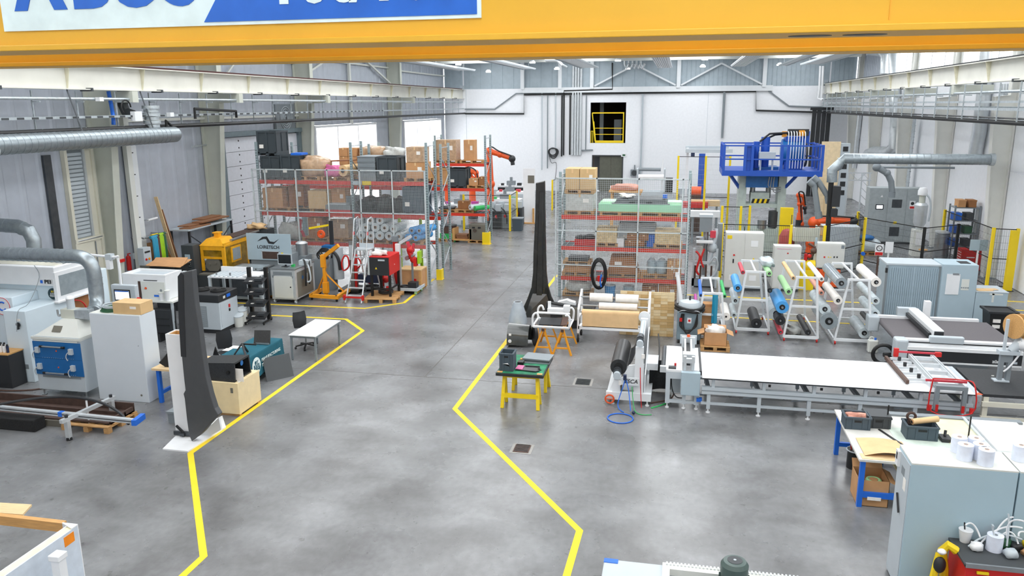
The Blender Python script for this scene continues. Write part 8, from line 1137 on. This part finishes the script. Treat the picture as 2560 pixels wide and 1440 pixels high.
for i,(u,v,Y,m1) in enumerate([(1262,560,43.5,'mid_grey'),(1240,540,43.2,'charcoal'),(1293,540,44.9,'dark_grey')]):
    p = at(u,v,Y,0);t = thing('cell_machine',['grey cell machine with red valve behind the yellow post','dark cell machine beside the far rack foot','dark round cell machine by the white panel'][i],'machine',p);P(t,'frame',m1,('b',-.35,.35,-.3,.3,0,1.0));P(t,'head','light_grey',('c',(-.2,0,1.0),(-.2,0,1.5),.18,12),('b',0,.3,-.2,.2,1.0,1.35));P(t,'valve','red',('s',(.1,-.32,.7),.1,10,6));P(t,'hose','black',('t',bez((-.2,-.3,1.2),(.3,-.5,1.0),(.2,-.35,.3)),.04,6))
# laminator and gantry behind the right rack
a,b = at(1590,500,46),at(1680,500,46);t = thing('laminator','white roll laminating machine behind the mint foam block','machine',(a.x,46,0));w = b.x-a.x;P(t,'body','light_grey',('b',0,w,0,1.0,0,1.9));P(t,'roller','white',('c',(.1,-.1,2.75),(w-.5,-.1,2.75),.16,14));P(t,'upper_roller','mid_grey',('c',(.1,.3,3.15),(w-.7,.3,3.15),.1,12));P(t,'side_plate','light_grey',('b',0,.06,-.2,.8,1.9,3.2),('b',w-.5,w-.44,-.2,.8,1.9,3.2));P(t,'motor','charcoal',('b',w-.4,w,-.1,.4,1.9,2.7));P(t,'mast','white',('c',(w-.6,0,2),(w-.6,0,3.8),.03,8))
lump('orange_cloth','salmon cloth heap left of the laminating machine','cloth','salmon',(at(1565,480,44).x,44,2.2),(.75,.5,.18),131,.3);one('cloth_table','pale table under the salmon cloth heap','table','wood',('b',-.9,.9,-.5,.5,2.1,2.2),('b',-.8,-.7,-.4,-.3,0,2.1),('b',.7,.8,-.4,-.3,0,2.1),('b',-.8,-.7,.3,.4,0,2.1),('b',.7,.8,.3,.4,0,2.1),loc=(at(1565,480,44).x,44,0))
p = at(1750,500,45,0);t = thing('jib_column','blue column with white gantry beam left of the press','column',p);zt = at(1750,384,45).z;P(t,'column','press_blue',('b',-.16,.16,-.16,.16,0,zt));P(t,'beam','light_grey',('b',-.9,1.6,-.1,.1,zt+.05,zt+.25),('b',-.9,1.4,.3,.45,zt+.25,zt+.4));P(t,'trolley','navy',('b',-.6,-.4,-.12,.12,zt-.15,zt+.05));P(t,'far_post','white',('b',-.85,-.72,.2,.35,0,zt+.3));P(t,'base','charcoal',('b',-.3,.3,-.3,.3,0,.04))
guard('tall thin mesh fence with yellow posts left of the press',[(at(1692,500,42).x,42),(at(1760,500,42).x,42),(at(1820,500,42).x,42)],4.2,'yellow',m='mesh_wire')
for i,(u0,u1,v,Y,m_) in enumerate([(1690,1765,478,47,'light_grey'),(1725,1800,508,43,'pale_wood'),(1690,1770,512,42.8,'red'),(1725,1800,535,40,'white')]):
    a,b = at(u0,v,Y),at(u1,v,Y);t = thing('machine_beam',['grey roller beam behind the thin mesh fence','pale timber stack behind the right rack end','red beam under the timber stack','white slanted chute before the press'][i],'beam',(a.x,Y,0));w = b.x-a.x;P(t,'beam',m_,('b',0,w,0,.5,a.z-.15,a.z+.15));pieces(t,'leg','mid_grey',('b',-.05,.05,.1,.3,0,a.z-.15),[(.15,0,0),(w-.15,0,0)])
t = thing('orange_reel','orange steel reel at the foot of the blue column','reel',at(1738,490,44,1.6));P(t,'reel','orange',('c',(-.3,0,.6),(.3,0,.6),.25,14));P(t,'stand','rust_steel',('b',-.3,.3,-.2,.2,-1.6,.4))
# machine cluster between right rack and control cabinet
t = thing('robot_station','grey robotic station with red hoses right of the right rack','machine',(1.15,30.5,0));P(t,'base','mid_grey',('b',-.5,.4,-.4,.4,.05,.35));P(t,'frame','light_grey',('b',-.5,-.42,-.4,-.32,0,1.5),('b',.34,.42,-.4,-.32,0,1.5),('b',-.5,.42,-.4,-.32,.9,1.0),('b',-.5,.42,-.4,-.32,.4,.46));P(t,'control_box','mid_grey',('b',-.3,.15,-.2,.2,2.1,2.65));P(t,'box_top','light_grey',('b',-.32,.17,-.22,.22,2.65,2.75));P(t,'mast','steel',('c',(-.05,0,.35),(-.05,0,2.1),.1,12));P(t,'arm_joint','light_grey',('s',(.2,-.2,1.5),.2,12,8),('c',(.2,-.2,1.5),(.1,-.3,.9),.09,10),('c',(.2,-.2,1.5),(.35,.0,2.2),.1,10));P(t,'red_hose','red',('t',[(-.4,-.45,1.4),(-.25,-.5,1.2),(-.35,-.5,.7),(-.25,-.45,.5)],.04,6),('t',[(-.1,-.45,1.5),(-.2,-.5,1.1),(-.1,-.5,.8)],.035,6));P(t,'grey_hose','light_grey',('t',[(.1,-.4,.9),(.3,-.5,1.2),(.42,-.45,.9),(.3,-.45,.5),(.1,-.4,.4)],.04,6));P(t,'pot','steel',('c',(-.25,-.2,1.6),(-.25,-.2,1.9),.18,14));P(t,'rear_panel','mid_grey',('b',.38,.55,-.1,.3,.6,2.4));P(t,'red_part','rose',('b',.1,.3,-.3,-.1,1.9,2.15));P(t,'low_pipes','rust_steel',*[('c',(-.4+.2*k,-.42,.35),(-.4+.2*k,-.42,.85),.035,8) for k in range(4)]);P(t,'clamp','white',('b',-.4,.2,-.5,-.3,1.72,1.8))
# beige board, truss tower
t = thing('tall_board','tall beige board standing right of the press','board',at(2072,460,44,0));h_ = at(2072,354,44).z;P(t,'board',mat('beige_board','e3cda6',.7),('b',-.5,.42,-.06,.06,.02,h_));P(t,'rack_side','light_grey',('b',.46,.9,0,.5,0,h_-.1));P(t,'slot','charcoal',*[('b',.55,.8,-.02,0,h_-.5-.45*k,h_-.25-.45*k) for k in range(6)]);P(t,'foot','wood',('b',-.5,.42,-.3,.3,0,.02));P(t,'ribs','pale_wood',*[('b',-.2+.2*k,-.15+.2*k,-.1,-.06,.02,2.0) for k in range(3)])
t = thing('truss_tower','aluminium truss tower and cross truss behind the black post','truss',at(2128,520,46,0));zt = at(2128,432,46).z
for x in (-.7,-.3,.4,.8): P(t,'chord','alu',('c',(x,0,0),(x,0,zt),.04,8))
for k in range(8): P(t,'lattice','alu',('r',(-.7,0,k*zt/8),(-.3,0,(k+1)*zt/8),.03,.03),('r',(.4,0,(k+1)*zt/8),(.8,0,k*zt/8),.03,.03))
P(t,'cross_truss','alu',('r',(-1.0,0,zt),(.9,0,zt),.06,.06),('r',(-1.0,0,zt-.4),(.9,0,zt-.4),.06,.06),*[('r',(-1.0+.4*k,0,zt-.4 if k % 2 else zt),(-.6+.4*k,0,zt if k % 2 else zt-.4),.03,.03) for k in range(4)]);P(t,'base','charcoal',('b',-.9,1.0,-.3,.3,0,.03))
rb('small red orange robot right of the press column',2002,47,[(2002,560),(2000,510),(1996,488),(2008,490),(2012,520)],.14)
# large electrical cabinet, silo, shelf, chest, signs
t = cabinet('large grey electrical cabinet with display and red warning sign',9.2,11.75,41.5,.8,0,2.75,3,mat('elec_grey','a0a8aa',.45),extra=[('display','screen_black',('b',.32,.68,-.03,-.015,1.7,1.95)),('screen','screen_white',('b',.36,.64,-.034,-.03,1.74,1.91)),('vent','dark_steel',('b',1.05,1.5,-.025,-.015,1.8,2.2)),('lower_vent','dark_steel',('b',1.05,1.5,-.025,-.015,.4,.85)),('white_sign','white',('b',1.85,2.1,-.025,-.015,1.75,2.15)),('red_sign','red',('b',1.87,2.08,-.03,-.025,1.77,1.88)),('prohibition_mark','charcoal',('c',(1.975,-.03,2.02),(1.975,-.025,2.02),.08,14)),('white_triangle','white',('p',[(.5,2.3),(.62,2.3),(.57,2.42)],-.025,-.015,'y')),('yellow_tag','yellow',('b',1.2,1.35,-.025,-.015,1.0,1.12))])
t = thing('hopper_dryer','steel hopper dryer column with white dome head','dryer',(10.75,38.5,0));P(t,'base','offwhite',('b',-.25,.25,-.25,.25,0,1.2));P(t,'control_panel','white',('b',-.15,.18,-.28,-.25,.5,1.1));P(t,'hopper','alu',('l',[(.12,1.2),(.27,1.5),(.28,2.3),(.2,2.4)],(0,0,0),20));P(t,'neck','beige_steel',('c',(0,0,2.4),(0,0,2.85),.12,14));P(t,'dome','white',('l',[(.2,2.75),(.2,2.95),(.14,3.08),(.03,3.1)],(0,0,0),18));P(t,'hose','light_grey',('t',bez((.1,-.1,2.8),(.45,-.2,2.6),(.3,-.2,1.6)),.04,8))
t = thing('steel_barrel','stainless barrel with lid right of the hopper dryer','barrel',(11.2,36.6,0));P(t,'barrel','steel',('l',[(.28,.05),(.3,.1),(.3,1.3),(.26,1.35)],(0,0,0),20));P(t,'lid','alu',('c',(0,0,1.35),(0,0,1.42),.32,20));P(t,'foot','steel',('c',(-.2,0,0),(-.2,0,.05),.04,8),('c',(.2,0,0),(.2,0,.05),.04,8),('c',(0,.2,0),(0,.2,.05),.04,8))
t = thing('steel_shelf','grey steel shelf with blue crates at the right wall','shelf',(11.88,36.3,0));pieces(t,'post','mid_grey',('b',-.03,.03,-.03,.03,0,2.6),[(-.5,-.3,0),(.45,-.3,0),(-.5,.4,0),(.45,.4,0)]);pieces(t,'shelf_board','mid_grey',('b',-.5,.45,-.3,.4,-.02,.02),[(0,0,z) for z in (.3,.85,1.4,1.95,2.5)])
for i,(x,z,m_,lab) in enumerate([(-.35,.88,'blue','blue crate on the second shelf'),(-.35,1.43,'blue','blue crate on the third shelf'),(-.35,1.98,'blue','blue crate on the fourth shelf'),(.1,1.43,'dark_green','dark green crate on the third shelf'),(.12,.88,'dark_grey','grey crate on the second shelf'),(.1,1.98,'dark_grey','black crate on the fourth shelf'),(-.25,2.53,'cardboard','brown carton on the top shelf'),(.15,2.53,'cardboard_dark','dark brown carton on the top shelf')]): one('shelf_crate',lab+' of the grey steel shelf','crate',m_,('b',11.88+x-.14,11.88+x+.14,36.03,36.55,z,z+.28),('b',11.88+x-.15,11.88+x+.15,36.02,36.56,z+.25,z+.3))
t = thing('tool_chest','red tool chest with drawer stack before the steel shelf','tool chest',(11.85,35.1,0));P(t,'body','red',('b',-.4,.35,-.25,.25,.08,.95),bev=.01);pieces(t,'drawer',mat('drawer_pale','e8d4d2',.4),('b',-.42,-.4,-.22,.2,0,.02),[(0,0,.2+i*.1) for i in range(7)]);P(t,'lettering_strip','white',('b',-.2,.1,-.256,-.25,.6,.64));pieces(t,'caster','rubber',('c',(-.02,0,.04),(.02,0,.04),.04,10),[(-.3,-.2,0),(.25,-.2,0),(-.3,.2,0),(.25,.2,0)])
for i,(u,v,Y) in enumerate([(2190,697,33.2),(2215,690,33.6)]):
    p = gp(u,v);t = thing('sign_stand',['red and white prohibition sign on a dark stand','plain white notice on a stand'][i],'sign',p);P(t,'post','rust_steel' if i == 0 else 'white',('b',-.03,.03,-.03,.03,.02,1.1));P(t,'plate','white',('b',-.15,.15,-.05,-.03,.95,1.4));P(t,'base','dark_grey',('b',-.15,.15,-.15,.15,0,.02))
    if i == 0: P(t,'red_field','red',('b',-.14,.14,-.055,-.05,.96,1.08));P(t,'ring_mark','charcoal',('t',ring((0,-.055,1.24),.1,18,'y'),.015,6,True),('r',(-.06,-.055,1.3),(.06,-.055,1.18),.02,.01))
t = thing('white_notice','white notice board on the right wall fence','sign',(11.38,32.9,1.25));P(t,'plate','pale_blue_grey',('b',-.32,.3,-.03,0,0,.42));P(t,'post','white',('b',-.03,.03,0,.05,-1.25,.2))
lump('wrapped_goods','white and blue wrapped goods stacked behind the corner fence post','goods','film',(8.6,38.5,.145),(.55,.4,.3),141,.2);pallet(8.6,38.5,0,'the white and blue wrapped goods');one('blue_sack','blue sack on the white wrapped goods','sack','deep_blue',('s',(8.5,38.4,.78),(.4,.3,.14),14,8))
t = thing('wooden_stool','small wooden stool before the hopper dryer','stool',(10.4,36.3,0));P(t,'seat','wood',('c',(0,0,.62),(0,0,.66),.18,16));P(t,'post','steel',('c',(0,0,.1),(0,0,.62),.03,8));pieces(t,'leg','steel',('r',(0,0,.12),(.22,0,.01),.03,.03),[(0,0,0)]*4,[i*PI/2 for i in range(4)])
